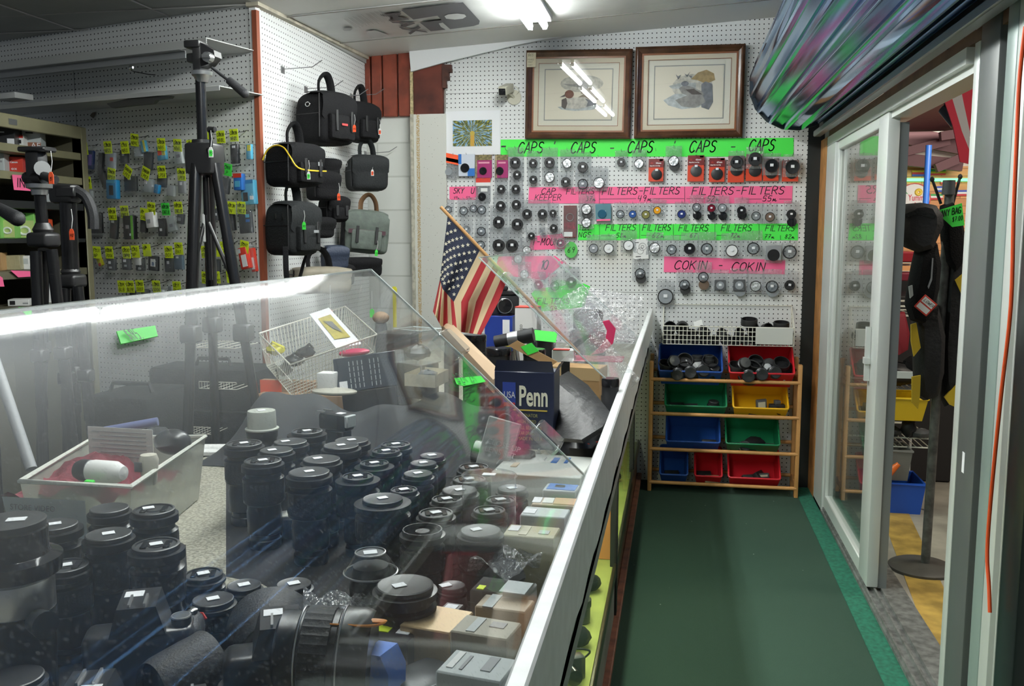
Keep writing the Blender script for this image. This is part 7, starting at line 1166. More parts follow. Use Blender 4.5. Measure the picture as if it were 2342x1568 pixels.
def bcam(x, y, Y, label, col, z0, s=1.):
    p = onY(x, y, Y); t = thing('compact_camera', label, 'camera', (p.x, p.y, z0), R(20), None); part('camera_body', MB().rbox(-.05 * s, .05 * s, -.02, .02, 0, .06 * s, .008, 2), BLKS, t); part('top_plate', MB().rbox(-.048 * s, .048 * s, -.018, .018, .06 * s, .075 * s, .004, 1).rbox(-.018, .018, -.02, .018, .075 * s, .09 * s, .005, 1), col, t); part('camera_lens', MB().lathe([(.028, 0), (.03, .03), (.024, .034), (0, .03)], 26, 0, Matrix.Translation((0, -.02, .03 * s)) @ Matrix.Rotation(R(90), 4, 'X')), BLKG, t); part('lens_rim', MB().ring(.027, .0015, (0, -.052, .03 * s)), SIL, t); return t
bcam(1150, 700, 3.35, 'black camera on the blue box behind the flag', BLKS, onY(1150, 722, 3.3).z + .001, 1.2); bcam(1238, 748, 3.15, 'small silver-topped camera right of the white and red carton', SIL, 1.02); small_box((onY(1238, 748, 3.15).x, 3.15, TZ + .001), (.12, .07, .198), BLK, 'black box carrying the silver-topped camera', 'black_box')
p = onY(1215, 765, 2.95); solo('grey_screen', 'small grey tilted screen card left of the green note', 'card', MB().rbox(-.03, .03, -.002, .002, -.02, .02, .002, 1), DGREY, tuple(p), 0, None, (R(-15), 0, 0)); p = onY(1252, 770, 2.9); solo('green_note', 'green handwritten note lying on a black tube by the flag pole', 'note', MB().box(-.045, .03, -.002, 0, -.018, .02), GREEN, tuple(p), 0, None, (R(-35), R(5), 0))
t, W, H = standbox(1262, 1312, 800, 2.95, .92, .06, PAPW, 'white and red small carton at the foot of the flag pole'); part('red_label', MB().box(-W * .9, W * .6, -.001, .03, H, H + .002), REDP, t); part('support_stack', MB().rbox(-W, W, 0, .06, TZ - .92 + .001, -.001, .003, 1), DGREY, t)
p = onY(1208, 808, 2.4); solo('beige_flap', 'beige cardboard flap with a green note behind the navy box', 'cardboard', MB().prism([(-.055, .02), (-.03, .035), (.08, -.02), (.06, -.035)], -.003, .0).prism([(-.02, .018), (.01, .03), (.03, .008), (.0, -.004)], -.0045, -.0035, 1), [CARD, GREEN], tuple(p))
# pink pouch, plastic and black case under the scuffed cover
Pk = [onY(x, y, 3.0) for x, y in ((1378, 735), (1392, 732), (1408, 752), (1402, 785), (1380, 806), (1350, 812), (1366, 798), (1384, 778), (1388, 756))]; cP = sum(Pk, Vector()) / 9; nP = 9
solo('pink_pouch', 'curved bright pink film pouch under the scuffed cover', 'pouch', MB().add([p - cP for p in Pk] + [p - cP + Vector((0, .02, 0)) for p in Pk], [tuple(range(nP)), tuple(reversed(range(nP, 2 * nP)))] + [(i, (i + 1) % nP, (i + 1) % nP + nP, i + nP) for i in range(nP)]), mat('pink_plastic', (.55, .03, .11), .35), tuple(cP)); p = onY(1370, 820, 3.0); solo('pink_sheet', 'flat pink card under the clear bags by the rail', 'card', MB().rbox(-.12, .08, -.05, .08, -.004, 0, .002, 1), mat('pink_plastic'), (p.x, p.y, p.z)); 
for i, (x, y, l) in enumerate(((1300, 730, 'large crinkled clear bag against the scuffed cover, left one'), (1395, 720, 'large crinkled clear bag against the scuffed cover, right one'), (1370, 850, 'crinkled clear bag above the white rail'))):
    p = onY(x, y, 3.1 if i < 2 else 2.75); o = solo('clear_bag', l, 'plastic bag', bagmesh(.20, .17, .006), BAGM, tuple(p), 0, None, (R(-25), R(-30 + 40 * i), 0)); 
p = onY(1345, 725, 3.4); solo('black_case', 'black soft case behind the large clear bags', 'case', MB().rbox(-.055, .055, -.03, .03, -.05, .03, .02, 3), FAB, tuple(p), R(15)); p = onY(1345, 725, 3.4); small_box((p.x, p.y, TZ + .001), (.13, .08, p.z - .05 - TZ - .002), BLK, 'black box under the soft black case', 'black_box')
for i, (x, y, Y) in enumerate(((1290, 900, 2.35), (1310, 985, 2.0), (1345, 985, 2.15), (1300, 1000, 1.95))): pass
p = onZ(1330, 985, .92); t = thing('black_strap_pile', 'glossy black straps with white and yellow labels beside the white carton', 'straps', (p.x, p.y, TZ + .001)); part('strap_heap', MB().blob((0, 0, .05), (.08, .07, .05), 20, noise=.08), BLKS, t); part('white_label', MB().rbox(-.06, -.025, -.06, -.04, .085, .088, .001, 1).rbox(-.01, .01, -.05, -.03, .098, .1, .001, 1), WHT, t); part('yellow_label', MB().rbox(-.045, -.03, -.04, -.025, .092, .096, .001, 1), YLP, t); part('red_edge', MB().tube([(.0, -.06, .07), (.05, -.04, .08)], .003, 5), REDP, t)
p = onY(1078, 985, 1.95); t, W, H = standbox(1060, 1135, 955, 1.98, .83, .03, mat('grey_book', (.34, .36, .35), .5), 'grey and yellow leaflet box leaning left of the white carton', -8, 'leaflet_box'); t.rotation_euler = (R(-12), R(14), 0); part('yellow_edge', MB().box(-W, W, -.001, 0, H * .05, H * .15), YLP, t); print_text('CLOSE UP\nLENS SET', .018, LGREY, t, FR(-W * .7, -.0015, H * .7))
# black cloth heap and goods further back
mb = MB(); x0, x1 = -1.30, -.42
mb.grid(lambda u, v: ((x0 + (x1 - x0) * u), 2.25 + .42 * v, TZ + .002 + (.13 + .025 * math.sin(u * 11) + .012 * math.sin(u * 29 + v * 8)) * min(1, v * 2.2) * min(1, (1 - v) * 5 + .0) * min(1, u * 9, (1 - u) * 9)), 40, 14); solo('black_cloth', 'long heap of folded black cloth lying across the counter', 'cloth', mb, mat('charcoal_cloth', (.03, .032, .035), .85, noise=.4, nscale=9, bump=.2))
yk = 2.95; t, W, H = standbox(595, 735, 868, yk, TZ + .001, .03, mat('brown_pegboard', (.42, .26, .15), .7), 'low brown pegboard strip standing behind the black cloth'); part('orange_paper', MB().box(-W, -W * .3, -.002, 0, .02, H), ORNG, t); mb = MB()
for i in range(8):
    for j in range(3): mb.lathe([(.002, 0), (.002, .001)], 8, 0, Matrix.Translation((-W * .2 + i * .018, 0, .06 + j * .018)) @ Matrix.Rotation(R(90), 4, 'X'))
part('peg_holes', mb, BLK, t)
def wbasket(P, h, label, n=(14, 10), closed=True, name='wire_basket'):
    c = sum(P, Vector()) / 4; t = thing(name, label, 'basket', tuple(c)); tp = [p - c for p in P]; mb = MB(); bt = [Vector((p.x * .88, p.y * .88, p.z - h)) for p in tp]
    mb.tube(tp, .003, 5, 0, True).tube(bt, .002, 5, 0, True); mb.tube([a.lerp(b, .5) for a, b in zip(tp, bt)], .0015, 4, 0, True)
    for k in range(4):
        a, b, e, f = tp[k], tp[(k + 1) % 4], bt[k], bt[(k + 1) % 4]; m = n[k % 2]
        for i in range(m): mb.tube([a.lerp(b, i / m), e.lerp(f, i / m)], .0013, 4)
    for i in range(1, n[0]): mb.tube([bt[0].lerp(bt[1], i / n[0]), bt[3].lerp(bt[2], i / n[0])], .0012, 4)
    part('wire_grid', mb, WWIRE, t); return t
PB = [onY(592, 762, 3.15), onY(664, 834, 2.62), onY(862, 765, 2.95), onY(790, 715, 3.5)]; PB[3].z = PB[2].z + .05; wbasket(PB, .12, 'white wire basket of small accessories behind the dusty cover', (16, 26)); cB = sum(PB, Vector()) / 4
small_box((cB.x, cB.y, TZ + .001), (.34, .30, max(.02, cB.z - .20 - TZ)), mat('brown_pegboard'), 'brown board riser under the white wire basket', 'riser')
for i, (x, y, m_, l) in enumerate(((630, 800, YLP, 'yellow and black coiled clip in the wire basket'), (672, 825, BLKS, 'black clamp in the wire basket'), (700, 805, BLKS, 'second black clamp in the wire basket'), (650, 845, BLKS, 'black strap low in the wire basket'))): p = onY(x, y, 2.95); solo('accessory_clip', l, 'clip', MB().blob((0, 0, 0), (.035, .025, .018), 12, noise=.25).tube([(-.03, 0, 0), (0, -.02, .03), (.03, 0, .01)], .005, 5), m_, tuple(p), R(30 * i))
DB = mat('dark_blue_box', (.025, .035, .055), .4); p = onY(838, 850, 2.72); t = thing('game_box', 'dark blue box with small white print leaning beside the wire basket', 'box', tuple(p), 0, None, (R(-10), R(-9), R(4))); part('carton_body', MB().rbox(-.105, .10, 0, .04, -.055, .055, .002, 1), DB, t); part('pale_side', MB().rbox(.10, .118, 0, .04, -.055, .055, .001, 1), MGREY, t); mb = MB()
for k in range(7):
    for j in range(5): mb.box(-.055 + k * .014 + (.012 if k > 3 else 0), -.0525 + k * .014 + (.012 if k > 3 else 0), -.0012, 0, .04 - j * .018 - .014, .04 - j * .018)
part('small_print', mb, LGREY, t); part('barcode_label', MB().box(-.092, -.066, -.0012, 0, -.052, -.02), WHT, t); part('support', MB().rbox(-.09, .09, .0, .04, -.12, -.056, .003, 1), BLK, t)
p = onY(750, 868, 2.70); small_box((p.x, p.y, p.z - .03), (.055, .05, .055), PAPW, 'small white box left of the dark blue box', 'white_box'); p = onY(810, 806, 2.85); solo('pink_soap_dish', 'pink oval dish behind the dark blue box', 'dish', MB().blob((0, 0, 0), (.055, .03, .014), 18), mat('pink_plastic'), tuple(p), 0, None, (0, R(-6), 0)); p = onY(765, 895, 2.68); solo('cream_dish', 'cream oval dish on the black cloth', 'dish', MB().blob((0, 0, 0), (.075, .04, .012), 18), mat('cream_plastic'), tuple(p))
Pp = [onY(x, y, Y) for x, y, Y in ((708, 718, 3.25), (752, 703, 3.3), (828, 786, 2.9), (768, 795, 2.85))]; c = sum(Pp, Vector()) / 4; t = thing('matted_photo', 'white matted photo of a dark bird on yellow, propped in the wire basket', 'photograph', tuple(c)); V = [p - c for p in Pp]; nn = (V[1] - V[0]).cross(V[2] - V[1]).normalized(); nn = nn if nn.y < 0 else -nn
part('white_mount', MB().add(V + [v - nn * .003 for v in V], [(0, 1, 2, 3), (7, 6, 5, 4), (0, 4, 5, 1), (1, 5, 6, 2), (2, 6, 7, 3), (3, 7, 4, 0)]), mat('white_mount_board'), t); part('yellow_print', MB().add([v * .62 + nn * .0015 for v in V], [(0, 1, 2, 3)]), mat('mustard_print', (.50, .42, .08), .5, noise=.3, nscale=30), t); part('dark_bird', MB().add([V[0] * .4 + nn * .003, V[1] * .25 + nn * .003, V[2] * .35 + nn * .003, V[3] * .1 + nn * .003], [(0, 1, 2, 3)]), mat('bird_grey', (.12, .12, .12), .6), t)
p = onY(871, 726, 3.1); t = thing('powder_brush', 'brown rounded brush head standing beside the yellow ruler', 'brush', tuple(p)); part('brush_head', MB().blob((0, 0, 0), (.030, .03, .022), 18), mat('brush_brown', (.30, .18, .09), .7), t); part('brush_stem', MB().cyl((.0, 0, -.02), (.0, 0, -.10), .02, .028, 18), DGREY, t); part('glass_jar', MB().lathe([(.04, -.2), (.042, -.05), (.035, -.02)], 24, 0, None, False), CASEM, t)
p0, p1 = onY(902, 655, 3.0), onY(906, 748, 3.0); solo('yellow_ruler', 'upright yellow ruler strip left of the flag', 'ruler', MB().box(-.006, .006, -.001, .001, -(p0 - p1).length, 0).box(-.009, .009, -.002, .002, -.02, -.005), mat('ruler_yellow', (.70, .66, .05), .5), tuple(p0), 0); p = onY(905, 800, 3.0); small_box((p.x, 3.02, TZ + .001), (.13, .10, p.z + .06 - TZ), mat('smoky_box', (.07, .07, .065), .4), 'dark box holding the ruler and brush', 'dark_box')
p = onY(955, 790, 2.6); t = thing('clear_display_box', 'open clear acrylic display box left of the beige strip', 'acrylic box', tuple(p), R(-25)); part('box_walls', MB().rbox(-.055, .055, -.045, .045, -.05, .05, .002, 1), CASEM, t); part('box_edges', MB().tube([(-.055, -.045, .05), (.055, -.045, .05), (.055, .045, .05), (-.055, .045, .05)], .0018, 4, 0, True), EDGE, t); part('contents', MB().blob((0, 0, -.02), (.04, .03, .022), 12, noise=.2), DGREY, t); part('support', MB().rbox(-.05, .05, -.04, .04, TZ - p.z + .15, -.051, .003, 1), mat('smoky_box'), t)
P = [onY(925, 868, 2.42), onY(995, 858, 2.40), onY(1026, 838, 2.52), onY(965, 845, 2.56)]; c = sum(P, Vector()) / 4; t = thing('shallow_tray', 'small shallow beige card tray in front of the clear display box', 'tray', (c.x, c.y, c.z - .03)); tp = [Vector((p.x - c.x, p.y - c.y, .035)) for p in P]; bt = [Vector((p.x, p.y, 0)) for p in tp]; part('tray_walls', MB().add(tp + bt, [(4, 5, 1, 0), (5, 6, 2, 1), (6, 7, 3, 2), (7, 4, 0, 3), (7, 6, 5, 4)]), mat('cream_card', (.60, .56, .42), .6), t); part('tray_contents', MB().blob((0, 0, .02), (.03, .025, .018), 12, noise=.2), DGREY, t)
for x, y, h_, c_, l in ((755, 652, 55, REDP, 'small red string tag hanging left behind the dusty cover'), (850, 665, 40, GREEN, 'small green string tag hanging right behind the dusty cover')):
    p = onY(x, y, 3.4); q = onY(x, y + h_, 3.4); L = (p - q).length; t = thing('string_tag', l, 'price tag', tuple(p), 0, 'string tags behind the cover'); part('string', MB().cyl((0, 0, 0), (0, 0, -L), .001, n=4), PAPW, t); part('tag_card', MB().prism([(-.009, -L - .035), (.009, -L - .035), (.009, -L - .008), (.0, -L), (-.009, -L - .008)], -.001, .001), c_, t)
for i, (px, py, w_, l) in enumerate(((425, 778, 120, 'upper white wire shelf edge behind the dusty cover'), (455, 872, 92, 'middle white wire shelf edge behind the dusty cover'), (425, 975, 64, 'lowest white wire shelf edge behind the milky bin'))):
    a = onY(px, py, 3.35); L = w_ * depth(a) / F; mb = MB().tube([(0, 0, 0), (L, 0, 0)], .002, 5).tube([(0, 0, -.028), (L, 0, -.028)], .002, 5)
    for k in range(int(L / .012)): mb.tube([(k * .012, 0, 0), (k * .012, 0, -.028)], .001, 4)
    for k in range(6): mb.tube([(L * k / 5, 0, -.028), (L * k / 5, .2, -.028)], .0015, 4)
    solo('wire_shelf', l, 'wire shelf', mb, WWIRE, tuple(a), 0, 'white wire shelves')
a, b = onY(-20, 800, 2.0), onY(72, 1072, 1.9); solo('silver_pole', 'silver pole leaning at the left behind the dusty cover', 'pole', MB().cyl(a, b, .013, .013, 14), MGREY); 
for i, (x0, y0, x1, y1, Y, r_) in enumerate(((30, 790, 95, 1000, 2.2, .012), (140, 790, 190, 1010, 2.35, .013), (232, 790, 240, 1010, 2.35, .012), (-5, 870, 55, 1110, 1.75, .014))): pass
# ------------------------------------------------------------------ small flag on a stick
Yp = 2.72; a, b = onY(1008, 473, Yp), onY(1325, 808, Yp - .02); t = thing('stick_flag', 'small cotton stars and stripes flag on a wooden stick', 'flag', tuple(b)); part('wooden_stick', MB().cyl(a - b, Vector(), .0052, .0052, 12), mat('dowel_wood', (.48, .26, .10), .4), t)
ctl = {0: ((1024, 492), (1006, 640), (990, 712)), .27: ((1060, 534), (1012, 660), (1008, 745)), .54: ((1097, 573), (1038, 690), (1046, 758)), 1: ((1160, 640), (1140, 690), (1100, 765))}
def fpt(u, v):
    ks = sorted(ctl); k = max(i for i in range(len(ks) - 1) if v >= ks[i]); f = (v - ks[k]) / (ks[k + 1] - ks[k])
    def row(c): 
        p0, p1, p2 = c
        if u < .4: g = u / .4; return (p0[0] + (p1[0] - p0[0]) * g, p0[1] + (p1[1] - p0[1]) * g)
        g = (u - .4) / .6; return (p1[0] + (p2[0] - p1[0]) * g, p1[1] + (p2[1] - p1[1]) * g)
    A, B = row(ctl[ks[k]]), row(ctl[ks[k + 1]]); x, y = A[0] + (B[0] - A[0]) * f, A[1] + (B[1] - A[1]) * f
    if u > .4: pass
    fold = .022 * u * math.sin(v * 15 + u * 3) + .008 * math.sin(v * 34 + u * 2) * u - .01 * u
    return onY(x, y, Yp + fold - .004) - b
NU, NV = 40, 52; mb = MB(); vs = [fpt(i / NU, j / NV) for i in range(NU + 1) for j in range(NV + 1)]; fs = []; ms = []
for i in range(NU):
    for j in range(NV):
        fs.append((i * (NV + 1) + j, (i + 1) * (NV + 1) + j, (i + 1) * (NV + 1) + j + 1, i * (NV + 1) + j + 1)); ms.append(0 if (i < NU * .4 and j < NV * 7 / 13) else 1 + (j * 13 // NV) % 2)
mb.v = [tuple(v) for v in vs]; mb.f = fs; mb.m = ms
fb = part('flag_cloth', mb, [mat('flag_navy', (.022, .028, .055), .85), mat('flag_dull_red', (.36, .022, .028), .85), mat('flag_cream', (.72, .56, .34), .85)], t)
mb = MB()
for r_ in range(9):
    for c_ in range(6 if r_ % 2 == 0 else 5):
        v = (r_ + .7) / 9.6 * .54; u = ((c_ * 2 + (r_ % 2) + 1) / 12.2) * .40; p = fpt(u, v); ex = (fpt(u + .008, v) - p).normalized(); ez = (fpt(u, v + .012) - p).normalized(); pts = []
        for k in range(10): an = math.pi / 2 + k * math.pi / 5; rad = .0068 if k % 2 == 0 else .0030; pts.append(p + Vector((math.cos(an) * rad, -.0015, math.sin(an) * rad)))
        mb.add([p + Vector((0, -.0015, 0))] + pts, [(0, k + 1, (k + 1) % 10 + 1) for k in range(10)])
part('stars', mb, mat('flag_star', (.75, .70, .55), .8), fb)

# black cases standing on the floor behind the counter
for x0, x1, y0, Y, dep_, l in ((188, 335, 905, 2.75, .3, 'large black equipment case on the floor behind the milky bin'), (336, 590, 840, 3.48, .22, 'wide black equipment case on the floor behind the counter')):
    a, b = onY(x0, y0, Y), onY(x1, y0, Y); W = (b.x - a.x) / 2; t = thing('equipment_case', l, 'case', ((a.x + b.x) / 2, Y, .001)); part('case_body', MB().rbox(-W, W, 0, dep_, 0, a.z, .02, 2), FAB2, t); part('case_handle', MB().tube([(-.08, .1, a.z), (-.07, .1, a.z + .03), (.07, .1, a.z + .03), (.08, .1, a.z)], .008, 6), BLK, t); part('case_seam', MB().tube([(-W, -.003, a.z * .8), (W, -.003, a.z * .8)], .004, 5), BLKS, t)

for l, pg in (('black felt mat under the farther lens groups', [(517, 1318), (517, 1040), (700, 965), (1090, 965), (1165, 1050), (1150, 1290), (1010, 1395), (740, 1420), (600, 1335)]), ('black felt mat under the near lenses and cameras', [(-60, 1245), (425, 1245), (430, 1345), (520, 1345), (595, 1345), (735, 1430), (1000, 1405), (940, 1640), (-60, 1700)])):  # black sheets added so the bare counter between the lenses goes dark
    P = [onZ(x, y, TZ + .0002) for x, y in pg]; c = sum(P, Vector()) / len(P); solo('felt_mat', l, 'mat', MB().add([p - c for p in P], [tuple(reversed(range(len(P))))]), mat('black_felt', (.010, .010, .010), .9), tuple(c), 0, 'black felt mats')
# ================================================================== GOODS IN THE HALL
pb_ = onZ(2108, 1300, 0); Yb = pb_.y; hq = lambda x, y, dy=0: onY(x, y, Yb + dy)
t = thing('bag_stand', 'grey steel stand with a round floor base beyond the open door', 'stand', (pb_.x, pb_.y, 0)); L_ = lambda v: Vector(v) - Vector((pb_.x, pb_.y, 0)); rb_ = 72 * depth(pb_) / F
part('round_base', MB().lathe([(rb_, 0), (rb_, .012), (rb_ * .9, .02), (.03, .03), (0, .03)], 48), mat('grey_cast_iron', (.09, .085, .075), .5, noise=.3, nscale=12), t)
part('pole', MB().cyl(L_(hq(2116, 1290)) , L_(hq(2172, 440)), .019, .019, 14), mat('scratched_grey_pole', (.15, .15, .14), .45, noise=.6, nscale=25), t); part('pole_cap', MB().cyl(L_(hq(2169, 445, -.03)), L_(hq(2171, 412, -.03)), .026, .024, 14), DGREY, t)
BK = mat('black_bag_cloth', (.010, .010, .011), .7, bump=.3, nscale=60); YB_ = mat('yellow_bag_panel', (.72, .50, .03), .5)
def soft(name, label, cat, pts, Y, dep_, m_, grp=None, parts=()):
    """a stuffed bag from its outline: rounded front and back around a real thickness"""
    P = [onY(x, y, Y) for x, y in pts]; c = sum(P, Vector()) / len(P); t = thing(name, label, cat, tuple(c), 0, grp); V = [p - c for p in P]; n = len(V); mb = MB(); rings = []
    for k, (sc, y) in enumerate(((.55, -dep_ / 2), (.86, -dep_ * .38), (1, 0), (.86, dep_ * .38), (.55, dep_ / 2))): rings += [Vector((v.x * sc, y, v.z * (sc * .5 + .5))) for v in V]
    fs = [tuple(range(n)), tuple(reversed(range(4 * n, 5 * n)))]
    for k in range(4): fs += [(k * n + i, k * n + n + i, k * n + n + (i + 1) % n, k * n + (i + 1) % n) for i in range(n)]
    mb.add(rings, fs); part('bag_body', mb, m_, t)
    for nm, pp, dy, pm in parts:
        Q = [onY(x, y, Y - dep_ / 2 - .004 - dy) - c for x, y in pp]; k = len(Q); part(nm, MB().add(Q + [q + Vector((0, .012, 0)) for q in Q], [tuple(range(k)), tuple(reversed(range(k, 2 * k)))] + [(i, (i + 1) % k, (i + 1) % k + k, i + k) for i in range(k)]), pm, t)
    return t, c
soft('shoulder_bag', 'puffed black shoulder bag at the top left of the bag stand', 'bag', smooth([Vector((x, y, 0)) for x, y in ((2046, 500), (2060, 470), (2105, 462), (2140, 470), (2155, 505), (2148, 540), (2130, 572), (2095, 578), (2052, 552), (2045, 520))], 2) and [(2046, 500), (2052, 478), (2072, 466), (2105, 463), (2135, 468), (2152, 490), (2154, 515), (2140, 545), (2128, 570), (2100, 578), (2070, 566), (2048, 545), (2044, 520)], Yb - .14, .20, BK, 'bags on the stand', [('flap_fold', [(2060, 492), (2100, 478), (2140, 492), (2135, 500), (2098, 490), (2064, 502)], 0, FAB2)])
soft('tripod_bag', 'long black padded bag with a red and white tag on the bag stand', 'bag', [(2098, 560), (2140, 552), (2150, 600), (2145, 660), (2130, 715), (2110, 740), (2082, 732), (2070, 700), (2078, 650), (2088, 600)], Yb - .12, .14, FAB, 'bags on the stand', [('white_logo', [(2079, 655), (2087, 652), (2089, 675), (2082, 682)], 0, LGREY), ('zip_highlight', [(2132, 590), (2135, 590), (2132, 640), (2124, 660), (2122, 655), (2129, 635)], 0, MGREY)])
soft('long_bag', 'long black bag with yellow side panels hanging lowest on the stand', 'bag', [(2088, 720), (2140, 690), (2158, 760), (2155, 850), (2140, 905), (2112, 915), (2096, 905), (2092, 860), (2090, 800)], Yb - .02, .16, BK, 'bags on the stand', [('yellow_panel', [(2084, 742), (2096, 738), (2106, 795), (2090, 815), (2084, 780)], .0, YB_), ('yellow_panel', [(2086, 862), (2106, 858), (2104, 905), (2100, 935), (2086, 920)], .0, YB_)])
soft('long_bag', 'long black bag at the right of the stand with yellow seams', 'bag', [(2158, 570), (2190, 560), (2206, 620), (2200, 720), (2196, 830), (2185, 900), (2160, 930), (2146, 900), (2140, 800), (2148, 680)], Yb + .06, .18, BK, 'bags on the stand', [('yellow_panel', [(2184, 640), (2206, 622), (2204, 680), (2198, 670)], 0, YB_), ('yellow_panel', [(2160, 908), (2186, 880), (2184, 930), (2172, 925)], 0, YB_)])
soft('bag_straps', 'bundle of looped black bag straps at the top right of the stand', 'straps', [(2150, 470), (2175, 460), (2198, 500), (2208, 560), (2204, 600), (2180, 625), (2160, 600), (2152, 540)], Yb + .0, .10, FAB)
p = hq(2117, 698, -.20); t = thing('luggage_tag', 'red-edged white diamond tag on the long padded bag', 'tag', tuple(p)); t.rotation_euler = (0, R(40), 0); part('tag_card', MB().rbox(-.032, .032, -.003, 0, -.032, .032, .002, 1), REDP, t); part('white_face', MB().box(-.026, .026, -.0042, -.003, -.026, -.004).box(-.026, .026, -.0042, -.003, .002, .026), PAPW, t); mb = MB(); write(mb, 'LOWER', -.02, .008, .012, -.005, .12); part('lettering', mb, INK, t)
P = [onY(x, y, Yb - .16) for x, y in ((2139, 483), (2200, 464), (2206, 515), (2178, 519))]; c = sum(P, Vector()) / 4; t = thing('price_sign', 'green card lettered ANY BAG on top of the bag stand', 'sign', tuple(c)); V = [p - c for p in P]; part('card', MB().add(V + [v + Vector((0, .002, 0)) for v in V], [(0, 1, 2, 3), (7, 6, 5, 4), (0, 4, 5, 1), (1, 5, 6, 2), (2, 6, 7, 3), (3, 7, 4, 0)]), GREEN, t)
a = onY(2152, 496, Yb - .163) - c; hh = (onY(2152, 496, Yb - .16) - onY(2152, 482, Yb - .16)).length; M = Matrix.Translation(a) @ Matrix.Rotation(R(-12), 4, 'Y'); mb = MB(); write(mb, 'ANY BAG', 0, 0, hh, 0, .12, kx=.62, M=M); write(mb, '$7.00', hh * 1.6, -hh * 1.15, hh * .7, 0, .12, kx=.7, M=M); part('lettering', mb, INK, t)
for i, (a_, b_) in enumerate((((2152, 466), (2132, 410)), ((2176, 478), (2196, 404)))): solo('stand_arm', 'thin black arm rising %s from the top of the bag stand' % ('left' if i == 0 else 'right'), 'rod', MB().cyl((0, 0, 0), hq(*b_) - hq(*a_), .006, .006, 8).blob(tuple(hq(*b_) - hq(*a_)), (.01, .01, .012), 8), BLKS, tuple(hq(*a_)), 0, 'arms of the bag stand')
# white wire rack with bins
Yr = 5.0; rq = lambda x, y, dy=0: onY(x, y, Yr + dy); x0, x1 = rq(1935, 1000).x, rq(2128, 1000).x; t = thing('wire_rack', 'white wire rack with bins standing in the hall beyond the door', 'rack', ((x0 + x1) / 2, Yr + .2, 0)); W = (x1 - x0) / 2
mb = MB()
for sx_ in (-W, W):
    for yy in (-.2, .2): mb.cyl((sx_, yy, 0), (sx_, yy, rq(2050, 600).z), .008, n=8)
part('posts', mb, mat('white_metal_post', (.6, .6, .58), .4), t)
for k, y in enumerate((605, 700, 868, 1000, 1190)):
    z = rq(2060, y).z; mb = MB(); mb.tube([(-W, -.2, z), (W, -.2, z), (W, .2, z), (-W, .2, z)], .006, 5, 0, True).tube([(-W, -.2, z - .05), (W, -.2, z - .05), (W, .2, z - .05), (-W, .2, z - .05)], .004, 5, 0, True)
    for i in range(14): mb.tube([(-W + 2 * W * i / 13, -.2, z - .05), (-W + 2 * W * i / 13, .2, z - .05)], .0025, 4)
    part('wire_shelf', mb, WWIRE, t)
part('red_bar', MB().cyl((-W, -.21, rq(2060, 1222).z), (W, -.21, rq(2060, 1222).z), .016, n=12), REDP, t)
def hbin(x0, x1, y0, y1, col, label, z_, dep_=.25, name='hall_bin'):
    a, b = rq(x0, y1, -.12), rq(x1, y0, -.12); W = (b.x - a.x) / 2; t = thing(name, label, 'storage bin', ((a.x + b.x) / 2, Yr - .08, a.z)); H = b.z - a.z; m_ = col; o = [(-W * .86, 0, 0), (W * .86, 0, 0), (W * .86, dep_, 0), (-W * .86, dep_, 0), (-W, -.02, H), (W, -.02, H), (W, dep_, H), (-W, dep_, H)]; i_ = [(x * .97, y + (.004 if y < .1 else -.004), z + (.004 if z == 0 else 0)) for x, y, z in o]
    part('bin_body', MB().add(o, [(3, 2, 1, 0), (0, 1, 5, 4), (1, 2, 6, 5), (2, 3, 7, 6), (3, 0, 4, 7)]).add(i_, [(0, 1, 2, 3), (4, 5, 1, 0), (5, 6, 2, 1), (6, 7, 3, 2), (7, 4, 0, 3)]), m_, t); part('bin_rim', MB().tube([Vector(v) for v in o[4:]], .008, 6, 0, True), m_, t); return t
hbin(1985, 2126, 915, 962, mat('hall_yellow', (.72, .47, .01), .35), 'wide yellow bin on the white wire rack in the hall', 0); hbin(1985, 2120, 1112, 1188, mat('hall_blue', (.015, .09, .50), .35), 'blue scoop bin on the lowest wire shelf in the hall', 0); hbin(1990, 2090, 1035, 1100, mat('smoky_clear_bin', (.18, .18, .17), .3), 'smoky clear bin behind the blue one in the hall', 0, .2)
p = rq(2030, 1080, -.13); solo('orange_funnel', 'orange funnel lying over the blue bin in the hall', 'funnel', MB().cyl((-.05, 0, -.06), (.05, -.01, .05), .035, .012, 18), mat('orange_plastic', (.80, .16, .02), .4), tuple(p))
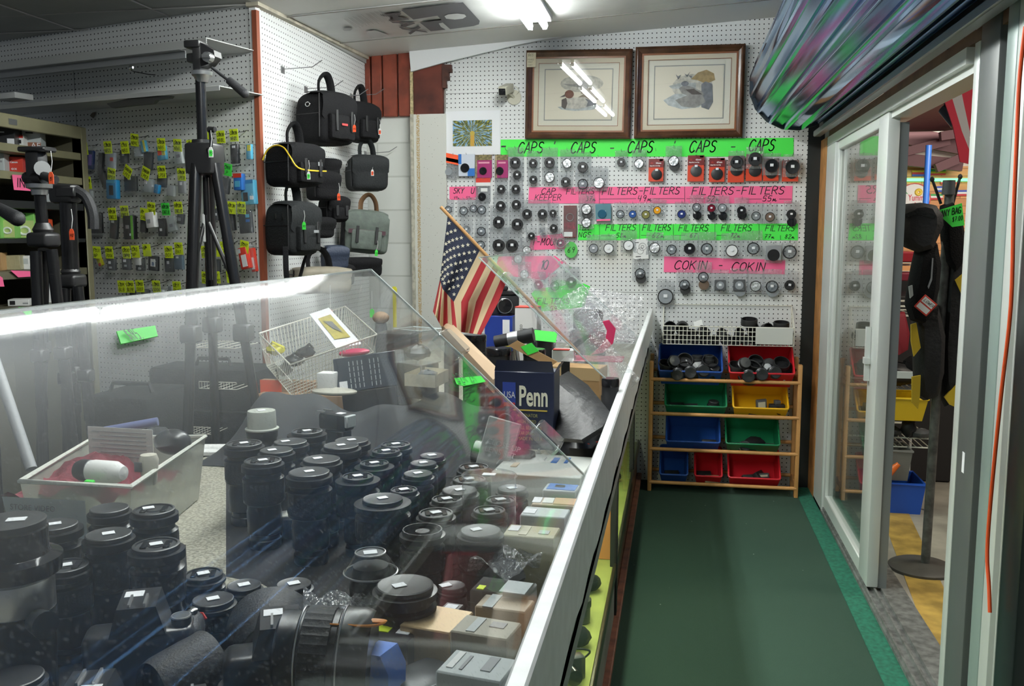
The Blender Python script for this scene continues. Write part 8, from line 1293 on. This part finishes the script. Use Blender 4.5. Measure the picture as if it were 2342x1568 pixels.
for i, (x, y, l, m_, s_) in enumerate(((2035, 985, 'black cable bundle on the wire shelf below the yellow bin', BLKS, (.06, .05, .03)), (2078, 978, 'black charger on the wire shelf below the yellow bin', BLK, (.04, .04, .05)), (2105, 990, 'grey wrapped cable at the right of the wire shelf', DGREY, (.05, .05, .025)), (2030, 690, 'black binoculars on the upper wire shelf in the hall', BLKS, (.05, .05, .045)), (2050, 855, 'pile of black cases on the middle wire shelf in the hall', BLK, (.13, .08, .06)), (2100, 845, 'black bag on the middle wire shelf in the hall', FAB, (.09, .07, .07)))):
    p = rq(x, y, 0); solo('hall_goods', l, 'goods', MB().blob((0, 0, 0), s_, 14, noise=.12), m_, tuple(p), 0, 'goods on the hall wire rack')
p = rq(2062, 860, -.13); solo('flat_packet', 'flat pale packet at the front of the middle wire shelf in the hall', 'packet', MB().rbox(-.07, .07, -.004, .004, -.012, .025, .002, 1), LGREY, tuple(p))
MR = mat('maroon_box', (.20, .012, .03), .5)
for i, (x0, x1, y0, y1, l) in enumerate(((2010, 2090, 575, 598, 'dark red box on the top wire shelf in the hall'), (2010, 2090, 622, 640, 'maroon box stacked under the top wire shelf in the hall'))):
    a, b = rq(x0, y1, 0), rq(x1, y0, 0); solo('maroon_box', l, 'box', MB().rbox(0, b.x - a.x, -.1, .1, 0, b.z - a.z, .006, 1), MR if i else mat('dark_red_box', (.34, .01, .02), .5), tuple(a), 0, 'red boxes on the wire rack')
soft('red_cloth_bag', 'dark red cloth bag hanging on the wire rack in the hall', 'bag', [(2040, 715), (2068, 712), (2080, 760), (2076, 800), (2055, 812), (2044, 770)], Yr - .1, .08, mat('dark_red_bag', (.22, .01, .02), .7))
for i, (x, Y, h_, l) in enumerate(((2000, 5.6, 1.1, 'dark display cabinet in the hall behind the wire rack'), (2170, 6.2, 1.2, 'second dark display cabinet deeper in the hall'))):
    p = onY(x, 900, Y); a = thing('hall_cabinet', l, 'cabinet', (p.x, Y, .001)); part('cabinet_body', MB().rbox(-.35, .45, 0, .4, 0, h_, .01, 1), mat('dark_cabinet', (.025, .022, .022), .5), a); part('cabinet_shelf', MB().box(-.34, .44, -.02, 0, h_ * .5, h_ * .52), DGREY, a)
